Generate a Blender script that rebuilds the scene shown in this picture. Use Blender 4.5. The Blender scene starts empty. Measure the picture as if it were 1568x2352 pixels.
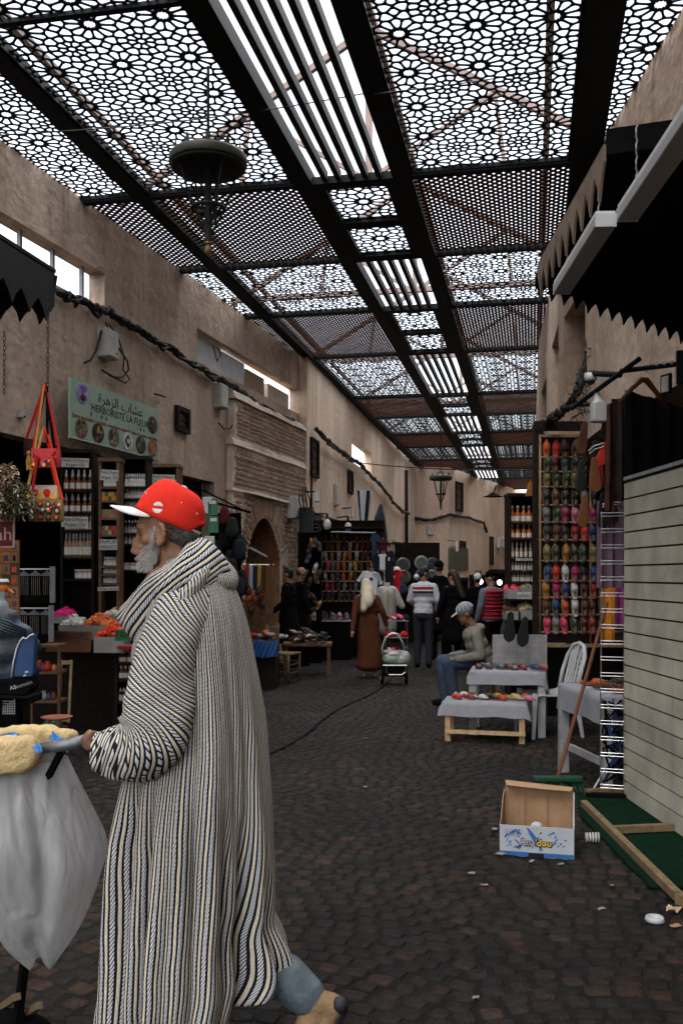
import bpy, bmesh, math, random
from math import sin, cos, pi, radians, sqrt, atan2, atan, hypot, exp
from mathutils import Vector as V, Matrix as M, noise
random.seed(7)
S = bpy.context.scene
COL = S.collection
# ---------------------------------------------------------------- camera
F, CX, HZ, EYE = 2195.2, 784.0, 1321.0, 1.55      # focal length and horizon measured on a 1568-wide print
TH = atan(438.0 / F)                               # the lane runs this much to the right of the view
RT, FW = V((cos(TH), sin(TH), 0)), V((-sin(TH), cos(TH), 0))
cam = bpy.data.cameras.new('camera'); camo = bpy.data.objects.new('camera', cam); COL.objects.link(camo)
cam.sensor_fit = 'HORIZONTAL'; cam.sensor_width = 24; cam.lens = 24 * F / 1568
cam.shift_y = (HZ - 1176) / 1568; cam.clip_end = 500; cam.clip_start = .05
camo.location = (0, 0, EYE); camo.rotation_euler = (pi / 2, 0, TH)
S.camera = camo
# ---------------------------------------------------------------- light: overcast noon above a lattice roof
w = bpy.data.worlds.new('World'); S.world = w; w.use_nodes = True
nt = w.node_tree; bg = nt.nodes['Background']
sky = nt.nodes.new('ShaderNodeTexSky'); sky.sky_type = 'NISHITA'; sky.sun_disc = False
sky.sun_elevation = radians(58); sky.sun_rotation = radians(200); sky.air_density = 1.0; sky.dust_density = 4.0
hs = nt.nodes.new('ShaderNodeHueSaturation'); hs.inputs['Saturation'].default_value = .36
nt.links.new(sky.outputs[0], hs.inputs['Color']); nt.links.new(hs.outputs[0], bg.inputs[0]); bg.inputs[1].default_value = .15
sl = bpy.data.lights.new('sun', 'SUN'); so = bpy.data.objects.new('sun', sl); COL.objects.link(so)
sl.energy = 1.5; sl.angle = radians(60); sl.color = (1, .98, .95)
so.rotation_euler = (radians(32), 0, radians(160))
S.view_settings.view_transform = 'Standard'; S.view_settings.look = 'None'
S.view_settings.exposure = 2.18; S.view_settings.gamma = 1
S.cycles.max_bounces = 6; S.cycles.diffuse_bounces = 3; S.cycles.glossy_bounces = 2; S.cycles.transparent_max_bounces = 6
S.cycles.caustics_reflective = False; S.cycles.caustics_refractive = False
S.cycles.use_denoising = True; S.cycles.sample_clamp_indirect = 4

# ---------------------------------------------------------------- helpers
def U(x): return (x - CX) / F
def D(x, y, d): return V((0, 0, EYE)) + d * (FW + RT * U(x) + V((0, 0, 1)) * (HZ - y) / F)
def G(x, y): return D(x, y, F * EYE / (y - HZ))
def Zp(x, y, z): return D(x, y, F * (EYE - z) / (y - HZ))
_mats = {}
def lin(c): return tuple(((v / 255 + .055) / 1.055) ** 2.4 if v > 10 else v / 255 / 12.92 for v in c)
def mat(name, col=(.5, .5, .5), rough=.8, var=.15, scale=8, bump=0, bscale=60, metal=0, hue=0, isl=0, spec=.3, emit=0, trans=0, alpha=1):
    if name in _mats: return _mats[name]
    m = bpy.data.materials.new(name); m.use_nodes = True; _mats[name] = m
    n = m.node_tree.nodes; l = m.node_tree.links; b = n['Principled BSDF']
    b.inputs['Roughness'].default_value = rough; b.inputs['Metallic'].default_value = metal
    b.inputs['Specular IOR Level'].default_value = spec
    tc = n.new('ShaderNodeTexCoord'); nz = n.new('ShaderNodeTexNoise'); nz.inputs['Scale'].default_value = scale; nz.inputs['Detail'].default_value = 6
    l.new(tc.outputs['Object'], nz.inputs['Vector'])
    mr = n.new('ShaderNodeMapRange'); mr.inputs[1].default_value = .3; mr.inputs[2].default_value = .7
    mr.inputs[3].default_value = 1 - var; mr.inputs[4].default_value = 1 + var; l.new(nz.outputs['Fac'], mr.inputs[0])
    fac = mr.outputs[0]
    if isl:
        ge = n.new('ShaderNodeNewGeometry'); oi = n.new('ShaderNodeObjectInfo'); ad = n.new('ShaderNodeMath'); ad.operation = 'ADD'
        l.new(ge.outputs['Random Per Island'], ad.inputs[0]); l.new(oi.outputs['Random'], ad.inputs[1])
        fr = n.new('ShaderNodeMath'); fr.operation = 'FRACT'; l.new(ad.outputs[0], fr.inputs[0])
        m2 = n.new('ShaderNodeMapRange'); m2.inputs[3].default_value = 1 - isl; m2.inputs[4].default_value = 1 + isl; l.new(fr.outputs[0], m2.inputs[0])
        mu = n.new('ShaderNodeMath'); mu.operation = 'MULTIPLY'; l.new(fac, mu.inputs[0]); l.new(m2.outputs[0], mu.inputs[1]); fac = mu.outputs[0]
    vm = n.new('ShaderNodeVectorMath'); vm.operation = 'SCALE'; vm.inputs[0].default_value = col[:3]; l.new(fac, vm.inputs['Scale'])
    l.new(vm.outputs[0], b.inputs['Base Color'])
    if bump:
        nb = n.new('ShaderNodeTexNoise'); nb.inputs['Scale'].default_value = bscale; nb.inputs['Detail'].default_value = 4
        l.new(tc.outputs['Object'], nb.inputs['Vector'])
        bp = n.new('ShaderNodeBump'); bp.inputs['Strength'].default_value = bump; bp.inputs['Distance'].default_value = .02
        l.new(nb.outputs['Fac'], bp.inputs['Height']); l.new(bp.outputs[0], b.inputs['Normal'])
    if emit:
        b.inputs['Emission Color'].default_value = (*col[:3], 1); b.inputs['Emission Strength'].default_value = emit
    if trans: b.inputs['Transmission Weight'].default_value = trans
    if alpha < 1: b.inputs['Alpha'].default_value = alpha
    return m
def cm(name, hexcol=(128, 128, 128), rough=.7, **k):
    return mat(name, lin(hexcol), rough, **k)

class MB:
    def __init__(s): s.v = []; s.f = []; s.uv = None
    def add(s, vs, fs, m=None):
        o = len(s.v)
        s.v += [tuple(m @ V(p)) for p in vs] if m is not None else [tuple(p) for p in vs]
        s.f += [tuple(i + o for i in f) for f in fs]; return s
    def box(s, x0, x1, y0, y1, z0, z1, m=None):
        return s.add([(x, y, z) for z in (z0, z1) for y in (y0, y1) for x in (x0, x1)],
                     [(0, 2, 3, 1), (4, 5, 7, 6), (0, 1, 5, 4), (2, 6, 7, 3), (0, 4, 6, 2), (1, 3, 7, 5)], m)
    def bar(s, p, q, w, h=None):
        p, q = V(p), V(q); h = h or w; d = q - p; L = d.length
        if L < 1e-6: return s
        z = d / L; x = z.cross(V((0, 0, 1)))
        if x.length < 1e-3: x = V((1, 0, 0))
        x.normalize(); y = z.cross(x)
        m = M((x, y, z)).transposed().to_4x4(); m.translation = p
        return s.box(-w / 2, w / 2, -h / 2, h / 2, 0, L, m)
    def tube(s, pts, r, n=8, cap=True, sq=1.0):
        pts = [V(p) for p in pts]; k = len(pts); rs = r if isinstance(r, (list, tuple)) else [r] * k
        rings = []; up = None
        for i, p in enumerate(pts):
            t = (pts[min(i + 1, k - 1)] - pts[max(i - 1, 0)])
            if t.length < 1e-9: t = V((0, 0, 1))
            t.normalize()
            if up is None: up = t.cross(V((0, 0, 1))) if abs(t.z) < .9 else t.cross(V((1, 0, 0)))
            x = (up - t * up.dot(t)); x.normalize(); up = x; y = t.cross(x)
            rings.append([p + x * cos(2 * pi * j / n) * rs[i] + y * sin(2 * pi * j / n) * rs[i] * sq for j in range(n)])
        return s.loft(rings, cap)
    def loft(s, rings, cap=True, closed=True):
        n = len(rings[0]); vs = [p for r in rings for p in r]; fs = []
        for i in range(len(rings) - 1):
            for j in range(n if closed else n - 1):
                a, b = i * n + j, i * n + (j + 1) % n
                fs.append((a, b, b + n, a + n))
        if cap and closed: fs += [tuple(range(n))[::-1], tuple(range(len(vs) - n, len(vs)))]
        return s.add(vs, fs)
    def lathe(s, prof, n=16, m=None):
        vs = [(r * cos(2 * pi * j / n), r * sin(2 * pi * j / n), z) for r, z in prof for j in range(n)]; fs = []
        for i in range(len(prof) - 1):
            for j in range(n):
                a, b = i * n + j, i * n + (j + 1) % n; fs.append((a, b, b + n, a + n))
        if prof[0][0] > 1e-4: fs.append(tuple(range(n))[::-1])
        if prof[-1][0] > 1e-4: fs.append(tuple(range(len(vs) - n, len(vs))))
        return s.add(vs, fs, m)
    def prism(s, poly, t, m=None):               # polygon in XZ, thickness along +Y
        n = len(poly); vs = [(x, 0, z) for x, z in poly] + [(x, t, z) for x, z in poly]
        return s.add(vs, [tuple(range(n)), tuple(range(2 * n - 1, n - 1, -1))] + [(i, i + n, (i + 1) % n + n, (i + 1) % n) for i in range(n)], m)
    def ell(s, c, r, nu=12, nv=8, m=None):
        vs = [(c[0], c[1], c[2] - r[2])]; fs = []
        for i in range(1, nv):
            a = -pi / 2 + pi * i / nv
            vs += [(c[0] + r[0] * cos(a) * cos(2 * pi * j / nu), c[1] + r[1] * cos(a) * sin(2 * pi * j / nu), c[2] + r[2] * sin(a)) for j in range(nu)]
        vs.append((c[0], c[1], c[2] + r[2])); e = len(vs) - 1
        for j in range(nu):
            k = (j + 1) % nu; fs.append((0, 1 + k, 1 + j)); fs.append((e, e - nu + j, e - nu + k))
            for i in range(nv - 2): a = 1 + i * nu; fs.append((a + j, a + k, a + k + nu, a + j + nu))
        return s.add(vs, fs, m)
    def capsule(s, p, q, r1, r2, n=12):
        p, q = V(p), V(q); d = (q - p); d = d.normalized() if d.length > 1e-6 else V((0, 0, 1))
        pts = []; rs = []
        for a in (-88, -65, -40, -18, 0): pts.append(p + d * r1 * sin(radians(a))); rs.append(r1 * cos(radians(a)))
        for a in (0, 18, 40, 65, 88): pts.append(q + d * r2 * sin(radians(a))); rs.append(r2 * cos(radians(a)))
        return s.tube(pts, rs, n)
    def mesh(s, name, mt=None, smooth=False):
        me = bpy.data.meshes.new(name); me.from_pydata(s.v, [], s.f); me.update()
        if mt: me.materials.append(mt)
        if smooth: me.polygons.foreach_set('use_smooth', [True] * len(me.polygons))
        if s.uv:
            ul = me.uv_layers.new(name='UVMap')
            vi = [0] * len(me.loops); me.loops.foreach_get('vertex_index', vi)
            ul.data.foreach_set('uv', [c for i in vi for c in s.uv[i]])
        return me
    def obj(s, name, mt=None, parent=None, loc=(0, 0, 0), rot=(0, 0, 0), smooth=False, bevel=0):
        o = link(name, s.mesh(name, mt, smooth), parent, loc, rot)
        if bevel: b = o.modifiers.new('b', 'BEVEL'); b.width = bevel; b.segments = 2; b.limit_method = 'ANGLE'
        return o
def link(name, me, parent=None, loc=(0, 0, 0), rot=(0, 0, 0), mt=None, scale=None):
    o = bpy.data.objects.new(name, me); COL.objects.link(o); o.location = loc; o.rotation_euler = rot
    if scale is not None: o.scale = scale if hasattr(scale, '__len__') else (scale,) * 3
    if parent: o.parent = parent
    if mt is not None and me is not None:
        o.material_slots[0].link = 'OBJECT'; o.material_slots[0].material = mt
    return o
def tag(o, label, cat, group=None):
    o['label'] = label; o['category'] = cat
    if group: o['group'] = group
    return o
def thing(name, label, cat, loc=(0, 0, 0), rz=0, group=None):
    return tag(link(name, None, None, loc, (0, 0, rz)), label, cat, group)
def struct(o, kind='structure'): o['kind'] = kind; return o
def ctree(o, parent=None):
    c = o.copy(); COL.objects.link(c); c.parent = parent
    for ch in list(o.children): ctree(ch, c)
    return c
def modmesh(mb, name, mods, mt=None, smooth=True):     # evaluate modifiers into a plain mesh
    o = bpy.data.objects.new('tmp', mb.mesh(name)); COL.objects.link(o)
    for typ, kw in mods:
        m = o.modifiers.new('m', typ)
        for k, v in kw.items(): setattr(m, k, v)
    dg = bpy.context.evaluated_depsgraph_get(); me = bpy.data.meshes.new_from_object(o.evaluated_get(dg))
    bpy.data.objects.remove(o); me.name = name
    if mt: me.materials.clear(); me.materials.append(mt)
    if smooth: me.polygons.foreach_set('use_smooth', [True] * len(me.polygons))
    return me
def blob(name, mb, mt, parent, vox=.02, it=4, fac=.5):
    me = modmesh(mb, name, [('REMESH', dict(mode='VOXEL', voxel_size=vox)), ('SMOOTH', dict(iterations=it, factor=fac))], mt)
    return link(name, me, parent)
def text(s, size, mt, parent, loc, rz=0, name='lettering', align='CENTER', ext=.001, sx=1, shear=0, tilt=0, off=0):
    c = bpy.data.curves.new('t', 'FONT'); c.body = s; c.size = size; c.align_x = align; c.align_y = 'CENTER'; c.extrude = ext; c.resolution_u = 2; c.shear = shear; c.offset = off
    o = bpy.data.objects.new('t', c); COL.objects.link(o); me = bpy.data.meshes.new_from_object(o); bpy.data.objects.remove(o)
    me.materials.clear(); me.materials.append(mt)
    r = link(name, me, parent, loc, (pi / 2, tilt, rz)); r.scale = (sx, 1, 1); r['kind'] = 'stuff'; return r
class Wall:
    def __init__(s, p0, p1): s.p0 = V((*p0, 0)); s.p1 = V((*p1, 0)); s.d = (s.p1 - s.p0).normalized(); s.L = (s.p1 - s.p0).length; s.a = atan2(s.d.y, s.d.x); s.n = V((s.d.y, -s.d.x, 0))
    def hit(s, x, y, off=0):                         # (distance along, height) of the wall point seen at a print position
        r = FW + RT * U(x) + V((0, 0, 1)) * (HZ - y) / F; o = V((0, 0, EYE)); q = s.p0 + s.n * off
        t = (q - o).dot(s.n) / r.dot(s.n); p = o + r * t; return (p - s.p0).dot(s.d), p.z
    def pos(s, u, z, off=0): return s.p0 + s.d * u + s.n * off + V((0, 0, z))
def wall_mesh(L, H, holes, t, z0=0):
    xs = sorted({0, L, *[c for h in holes for c in h[:2]]}); zs = sorted({z0, H, *[c for h in holes for c in h[2:]]})
    def solid(i, j):
        if i < 0 or j < 0 or i >= len(xs) - 1 or j >= len(zs) - 1: return False
        x, z = (xs[i] + xs[i + 1]) / 2, (zs[j] + zs[j + 1]) / 2
        return not any(h[0] < x < h[1] and h[2] < z < h[3] for h in holes)
    b = MB()
    for i in range(len(xs) - 1):
        for j in range(len(zs) - 1):
            if not solid(i, j): continue
            x0, x1, a, c = xs[i], xs[i + 1], zs[j], zs[j + 1]
            b.add([(x0, 0, a), (x1, 0, a), (x1, 0, c), (x0, 0, c)], [(0, 1, 2, 3)]); b.add([(x0, t, a), (x1, t, a), (x1, t, c), (x0, t, c)], [(3, 2, 1, 0)])
            if not solid(i - 1, j): b.add([(x0, 0, a), (x0, t, a), (x0, t, c), (x0, 0, c)], [(3, 2, 1, 0)])
            if not solid(i + 1, j): b.add([(x1, 0, a), (x1, t, a), (x1, t, c), (x1, 0, c)], [(0, 1, 2, 3)])
            if not solid(i, j - 1): b.add([(x0, 0, a), (x1, 0, a), (x1, t, a), (x0, t, a)], [(3, 2, 1, 0)])
            if not solid(i, j + 1): b.add([(x0, 0, c), (x1, 0, c), (x1, t, c), (x0, t, c)], [(0, 1, 2, 3)])
    return b
# ---------------------------------------------------------------- materials
def plaster(name, c1, c2):
    m = bpy.data.materials.new(name); m.use_nodes = True; n = m.node_tree.nodes; l = m.node_tree.links; b = n['Principled BSDF']
    b.inputs['Roughness'].default_value = .95; b.inputs['Specular IOR Level'].default_value = .1
    tc = n.new('ShaderNodeTexCoord'); mp = n.new('ShaderNodeMapping'); mp.inputs['Scale'].default_value = (1, 1, .35); l.new(tc.outputs['Object'], mp.inputs[0])
    n1 = n.new('ShaderNodeTexNoise'); n1.inputs['Scale'].default_value = 1.1; n1.inputs['Detail'].default_value = 8; n1.inputs['Roughness'].default_value = .62; l.new(mp.outputs[0], n1.inputs['Vector'])
    r = n.new('ShaderNodeValToRGB'); r.color_ramp.elements[0].position = .33; r.color_ramp.elements[0].color = (*c2, 1); r.color_ramp.elements[1].position = .62; r.color_ramp.elements[1].color = (*c1, 1)
    l.new(n1.outputs['Fac'], r.inputs[0])
    mp2 = n.new('ShaderNodeMapping'); mp2.inputs['Scale'].default_value = (6, 6, .25); l.new(tc.outputs['Object'], mp2.inputs[0])
    n2 = n.new('ShaderNodeTexNoise'); n2.inputs['Scale'].default_value = 1; n2.inputs['Detail'].default_value = 5; l.new(mp2.outputs[0], n2.inputs['Vector'])
    r2 = n.new('ShaderNodeMapRange'); r2.inputs[1].default_value = .56; r2.inputs[2].default_value = .74; r2.inputs[3].default_value = 1; r2.inputs[4].default_value = .62; l.new(n2.outputs['Fac'], r2.inputs[0])
    n4 = n.new('ShaderNodeTexNoise'); n4.inputs['Scale'].default_value = 14; n4.inputs['Detail'].default_value = 5; l.new(tc.outputs['Object'], n4.inputs['Vector'])
    r4 = n.new('ShaderNodeMapRange'); r4.inputs[1].default_value = .3; r4.inputs[2].default_value = .7; r4.inputs[3].default_value = .86; r4.inputs[4].default_value = 1.12; l.new(n4.outputs['Fac'], r4.inputs[0])
    mm = n.new('ShaderNodeMath'); mm.operation = 'MULTIPLY'; l.new(r2.outputs[0], mm.inputs[0]); l.new(r4.outputs[0], mm.inputs[1])
    vm = n.new('ShaderNodeVectorMath'); vm.operation = 'SCALE'; l.new(r.outputs[0], vm.inputs[0]); l.new(mm.outputs[0], vm.inputs['Scale']); l.new(vm.outputs[0], b.inputs['Base Color'])
    n3 = n.new('ShaderNodeTexNoise'); n3.inputs['Scale'].default_value = 7; n3.inputs['Detail'].default_value = 9; l.new(tc.outputs['Object'], n3.inputs['Vector'])
    bp = n.new('ShaderNodeBump'); bp.inputs['Strength'].default_value = .5; bp.inputs['Distance'].default_value = .05; l.new(n3.outputs['Fac'], bp.inputs['Height']); l.new(bp.outputs[0], b.inputs['Normal'])
    return m
PLA = plaster('pink_plaster', (.51, .40, .315), (.31, .228, .176))
PLB = plaster('lit_pink_plaster', (.74, .585, .46), (.52, .395, .30))  # same pink plaster, lightened in colour to stand in for stronger far light
STEEL = mat('dark_steel', (.007, .0085, .009), .7, .3, spec=.12)
LATT = mat('dark_lattice', (.008, .0085, .009), .75, .3, spec=.1)
LATW = mat('brown_lattice', (.055, .024, .015), .8, .35, isl=.4, spec=.1)
PINK = mat('pink_steel', (.20, .15, .135), .8, .2)
BLK = mat('black_cloth', (.0035, .0035, .004), .95, .3, spec=.05)
DARK = mat('dark_wood', (.012, .008, .006), .7, .4, scale=20, spec=.12)
WOOD = mat('brown_wood', (.11, .058, .028), .65, .4, scale=18)
PALE = mat('pale_wood', (.42, .29, .16), .7, .25, scale=25)
WHITE = mat('white_paint', (.5, .5, .49), .6, .12)
PLAST = mat('white_plastic', (.40, .41, .42), .4, .06)
CABLE = mat('cable_black', (.012, .011, .010), .6, .3)
CHROME = mat('chrome', (.42, .42, .42), .35, .1, metal=1)
PAPER = mat('paper_sign', (.45, .45, .43), .8, .06)
INK = mat('ink', (.015, .014, .014), .7, 0)
INKR = mat('ink_red', (.25, .02, .02), .7, 0)
# ---------------------------------------------------------------- the setting: ground
H = 5.6
GRD = mat('mortar_dirt', (.010, .009, .008), .85, .45, scale=3, spec=.1, bump=.6, bscale=25)
g = MB().add([(-60, -25, 0), (60, -25, 0), (60, 90, 0), (-60, 90, 0)], [(0, 1, 2, 3)]).obj('ground', GRD); struct(g)
def cobble_mat():
    m = mat('cobble_stone', (.0105, .0098, .0090), .72, .35, scale=22, bump=.6, bscale=45, isl=.3, spec=.15)
    n = m.node_tree.nodes; l = m.node_tree.links; b = n['Principled BSDF']
    src = b.inputs['Base Color'].links[0].from_socket
    ge = n.new('ShaderNodeNewGeometry'); oi = n.new('ShaderNodeObjectInfo'); ad = n.new('ShaderNodeMath'); ad.operation = 'MULTIPLY_ADD'; ad.inputs[1].default_value = 7.31
    l.new(ge.outputs['Random Per Island'], ad.inputs[0]); l.new(oi.outputs['Random'], ad.inputs[2])
    a2 = n.new('ShaderNodeMath'); a2.operation = 'MULTIPLY'; a2.inputs[1].default_value = 5.77; l.new(ad.outputs[0], a2.inputs[0])
    fr = n.new('ShaderNodeMath'); fr.operation = 'FRACT'; l.new(a2.outputs[0], fr.inputs[0])
    # reddish stones lie in patches, mostly where the lane was relaid
    ps = n.new('ShaderNodeTexNoise'); ps.inputs['Scale'].default_value = .75; ps.inputs['Detail'].default_value = 2; l.new(ge.outputs['Position'], ps.inputs['Vector'])
    su = n.new('ShaderNodeMath'); su.operation = 'MULTIPLY_ADD'; su.inputs[1].default_value = 1.5; l.new(ps.outputs['Fac'], su.inputs[0]); l.new(fr.outputs[0], su.inputs[2])
    mr = n.new('ShaderNodeMapRange'); mr.inputs[1].default_value = 1.35; mr.inputs[2].default_value = 1.85; l.new(su.outputs[0], mr.inputs[0])
    mx = n.new('ShaderNodeMix'); mx.data_type = 'RGBA'; mx.blend_type = 'MULTIPLY'; l.new(mr.outputs[0], mx.inputs['Factor']); l.new(src, mx.inputs['A']); mx.inputs['B'].default_value = (2.6, 1.5, 1.15, 1)
    # trodden dust and damp patches
    d1 = n.new('ShaderNodeTexNoise'); d1.inputs['Scale'].default_value = .55; d1.inputs['Detail'].default_value = 7; d1.inputs['Roughness'].default_value = .7; l.new(ge.outputs['Position'], d1.inputs['Vector'])
    d2 = n.new('ShaderNodeMapRange'); d2.inputs[1].default_value = .35; d2.inputs[2].default_value = .68; d2.inputs[3].default_value = .5; d2.inputs[4].default_value = 1.5; l.new(d1.outputs['Fac'], d2.inputs[0])
    d3 = n.new('ShaderNodeVectorMath'); d3.operation = 'SCALE'; l.new(mx.outputs['Result'], d3.inputs[0]); l.new(d2.outputs[0], d3.inputs['Scale'])
    d4 = n.new('ShaderNodeMapRange'); d4.inputs[1].default_value = .60; d4.inputs[2].default_value = .75; d4.inputs[4].default_value = .5; l.new(d1.outputs['Fac'], d4.inputs[0])
    d5 = n.new('ShaderNodeMix'); d5.data_type = 'RGBA'; l.new(d4.outputs[0], d5.inputs['Factor']); l.new(d3.outputs[0], d5.inputs['A']); d5.inputs['B'].default_value = (.035, .034, .031, 1)
    l.new(d5.outputs['Result'], b.inputs['Base Color']); return m
COB = cobble_mat()
def cobble_geo(rx, ry, rnd):
    n = 7; pts = []
    for i in range(8):
        a = pi / 4 * i + pi / 8; sx = 1 if cos(a) > 0 else -1; sy = 1 if sin(a) > 0 else -1
        big = abs(cos(a)) > abs(sin(a))
        pts.append((sx * rx * (1 if big else .72) * rnd.uniform(.9, 1.06), sy * ry * (.72 if big else 1) * rnd.uniform(.9, 1.06)))
    tz = rnd.uniform(.006, .0095); dx, dy = rnd.uniform(-.025, .025), rnd.uniform(-.025, .025)
    vs = [(x, y, -.02) for x, y in pts] + [(x * .97, y * .97, tz - .006 + x * dx + y * dy) for x, y in pts] + [(x * .8, y * .8, tz + x * dx + y * dy) for x, y in pts] + [(0, 0, tz + .0025)]
    fs = [(i, (i + 1) % 8, (i + 1) % 8 + 8, i + 8) for i in range(8)] + [(i + 8, (i + 1) % 8 + 8, (i + 1) % 8 + 16, i + 16) for i in range(8)] + [(i + 16, (i + 1) % 8 + 16, 24) for i in range(8)]
    return vs, fs
rc = random.Random(3); lay = []
y = 2.6; j = 0
while y < 17:
    step = .092; x = -5.3 + (j % 2) * .05
    while x < 1.6:
        wd = rc.uniform(.086, .122)
        yy = y + .26 * abs(sin((x + .3) * pi / 1.3)) + rc.uniform(-.006, .006)
        lay.append((x + wd / 2, yy, wd / 2 - .004, step / 2 - .003, .55 * cos((x + .3) * pi / 1.3) * (1 if sin((x + .3) * pi / 1.3) > 0 else -1) * .6 + rc.uniform(-.05, .05)))
        x += wd
    y += step; j += 1
def seen(x, y):
    p = V((x, y, 0)); d = p.dot(FW); u = p.dot(RT) / d * F + CX; v = HZ + EYE * F / d
    return d, u, v
vis = []; rest = MB()
for c in lay:
    d, u, v = seen(c[0], c[1])
    if -420 < u < 1900 and v < 2600: vis.append((d, u, v, c))
vis.sort(key=lambda t: t[0])
big = [t for t in vis if 560 < t[1] < 1568 and t[2] < 2352][:300]; bigset = {id(t[3]) for t in big}
stones = []
for i in range(8):
    b = MB(); b.add(*cobble_geo(.047, .042, rc)); stones.append(b.mesh('cobblestone', COB, True))
for t in big:
    c = t[3]; link('cobblestone', rc.choice(stones), g, (c[0], c[1], -.002), (0, 0, c[4]), scale=(c[2] / .047, c[3] / .042, 1))
for t in vis:
    if id(t[3]) in bigset: continue
    c = t[3]; vs, fs = cobble_geo(c[2], c[3], rc)
    rest.add(vs, fs, M.Translation((c[0], c[1], -.002)) @ M.Rotation(c[4], 4, 'Z'))
o = rest.obj('cobble_paving', COB, g, smooth=True); o['kind'] = 'stuff'
# drain strip running diagonally across the lane
p, q = G(600, 1745), G(905, 1560)
dr = MB(); dd = (q - p)
for i in range(26):
    a = p + dd * i / 26; b2 = p + dd * (i + .9) / 26; dr.bar(a + V((.05 * sin(i * .4), 0, .001)), b2 + V((.05 * sin(i * .4 + .4), 0, .001)), .035, .02)
dr.obj('drain_strip', mat('drain_stone', (.003, .003, .003), .9, .4, spec=.05), g)['kind'] = 'stuff'

# ---------------------------------------------------------------- walls
W1 = Wall((-5.35, 2.2), (-4.12, 19)); W2 = Wall((-4.12, 19), (-4.35, 36)); WX = Wall((-5.9, -6), (-5.35, 2.2))
WB = Wall((-4.35, 36), (-3.1, 36.5)); WO = Wall((-3.1, 36.5), (-.4, 48)); WE = Wall((-.4, 48), (3.5, 47.2))
def rect(w, x0, y0, x1, y1):                # rectangle on a wall from two print corners (left-top, right-bottom)
    a = w.hit(x0, y0); b = w.hit(x1, y1); return [a[0], b[0], b[1], a[1]]
win1 = [W1.hit(-60, 600)[0], W1.hit(240, 640)[0], W1.hit(240, 712)[1], W1.hit(240, 628)[1]]
win2 = [W1.hit(452, 760)[0], W1.hit(688, 930)[0], W1.hit(452, 828)[1], W1.hit(452, 752)[1]]
shop1 = [1.2, W1.hit(492, 1300)[0], -.2, 2.9]
arch = [11.98, 14.32, -.2, 2.7]
win3 = rect(W2, 808, 1012, 853, 1092); win3[2] = W2.hit(830, 1075)[1]; win3[3] = W2.hit(830, 1022)[1]
shop2 = [W2.hit(705, 1300)[0], W2.hit(868, 1300)[0], -.2, 2.75]
def wall(name, w, holes, label, mt=PLA, hh=H + .06, t=.2):
    o = wall_mesh(w.L, hh, holes, t, -.2).obj(name, mt, None, w.p0, (0, 0, w.a)); tag(o, label, 'wall'); return o
wl = wall('wall_left', W1, [win1, win2, shop1, arch], 'long stained pink plaster wall with herbalist sign and brick portal')
wall('wall_left_rear', WX, [], 'pink plaster wall running back behind the hanging bags')
wl2 = wall('wall_left_far', W2, [win3, shop2], 'pink plaster wall with bright square window beyond the brick portal', PLB)  # the lightened plaster paints in the brighter light on this stretch
wall('wall_return', WB, [], 'shadowed plaster wall facing down the lane behind the plates', PLB)
wall('wall_back', WO, [], 'pale oblique plaster wall with small windows and cable at the bend', PLB)
wall('wall_end', WE, [], 'plaster wall closing the far end of the lane', PLB)
# dark rooms behind the shop openings
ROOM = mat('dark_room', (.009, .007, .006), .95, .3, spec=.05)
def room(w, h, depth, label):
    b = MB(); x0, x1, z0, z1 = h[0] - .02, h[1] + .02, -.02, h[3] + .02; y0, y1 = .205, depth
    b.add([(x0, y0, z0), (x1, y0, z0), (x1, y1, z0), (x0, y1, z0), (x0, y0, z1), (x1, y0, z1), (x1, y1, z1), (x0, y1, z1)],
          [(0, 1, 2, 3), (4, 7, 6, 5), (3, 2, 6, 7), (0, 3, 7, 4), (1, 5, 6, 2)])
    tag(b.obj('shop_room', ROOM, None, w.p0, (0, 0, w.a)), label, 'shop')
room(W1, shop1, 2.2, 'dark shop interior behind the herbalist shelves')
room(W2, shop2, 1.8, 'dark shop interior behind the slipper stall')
# right side: wall only above the shop fronts
rp = [(1.9, -6), (1.55, 4.5), (1.1, 7.1), (.66, 9.3), (.36, 11.7), (.12, 17), (.08, 28), (.35, 47)]
RW = [Wall(rp[i + 1], rp[i]) for i in range(7)]
rholes = {}
rw3 = RW[3]; rw2 = RW[2]
RWIN = {3: [[rw3.L * .03, rw3.L * .6, 3.05, 4.6]], 4: [[RW[4].L * .62, RW[4].L * .86, 3.2, 4.75], [RW[4].L * .12, RW[4].L * .38, 3.3, 4.6]]}
for i, rw in enumerate(RW):
    o = wall_mesh(rw.L, H + .06, RWIN.get(i, []), .45, 2.95 if i in (1, 2, 3, 4) else -.2).obj('wall_right', PLA, None, rw.p0, (0, 0, rw.a))
    tag(o, ['plain plaster wall running back from the big black awning', 'plaster wall directly above the dark scalloped awning', 'streaked plaster wall above the rail of hanging garments',
            'plaster wall with a deep window recess beside the cable bundle', 'plaster wall with two tall recesses above the slipper rack', 'plaster wall past the oil bottle shelf', 'plaster wall between the oil bottle shelf and the bend'][i], 'wall', 'wall stretches above the slipper stalls')
    for h in RWIN.get(i, []):
        MB().box(h[0] + .01, h[1] - .01, .3, .33, h[2] + .01, h[3] - .01).obj('recess_panel', mat('recess_brown', (.34, .21, .135), .9, .3), o)
b = MB(); b.add([(3.4, 3.5, 0), (3.4, 19, 0), (3.4, 19, 3.2), (3.4, 3.5, 3.2)], [(0, 1, 2, 3)]); b.add([(3.4, 19, 0), (.5, 19, 0), (.5, 19, 3.2), (3.4, 19, 3.2)], [(0, 1, 2, 3)])
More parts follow.
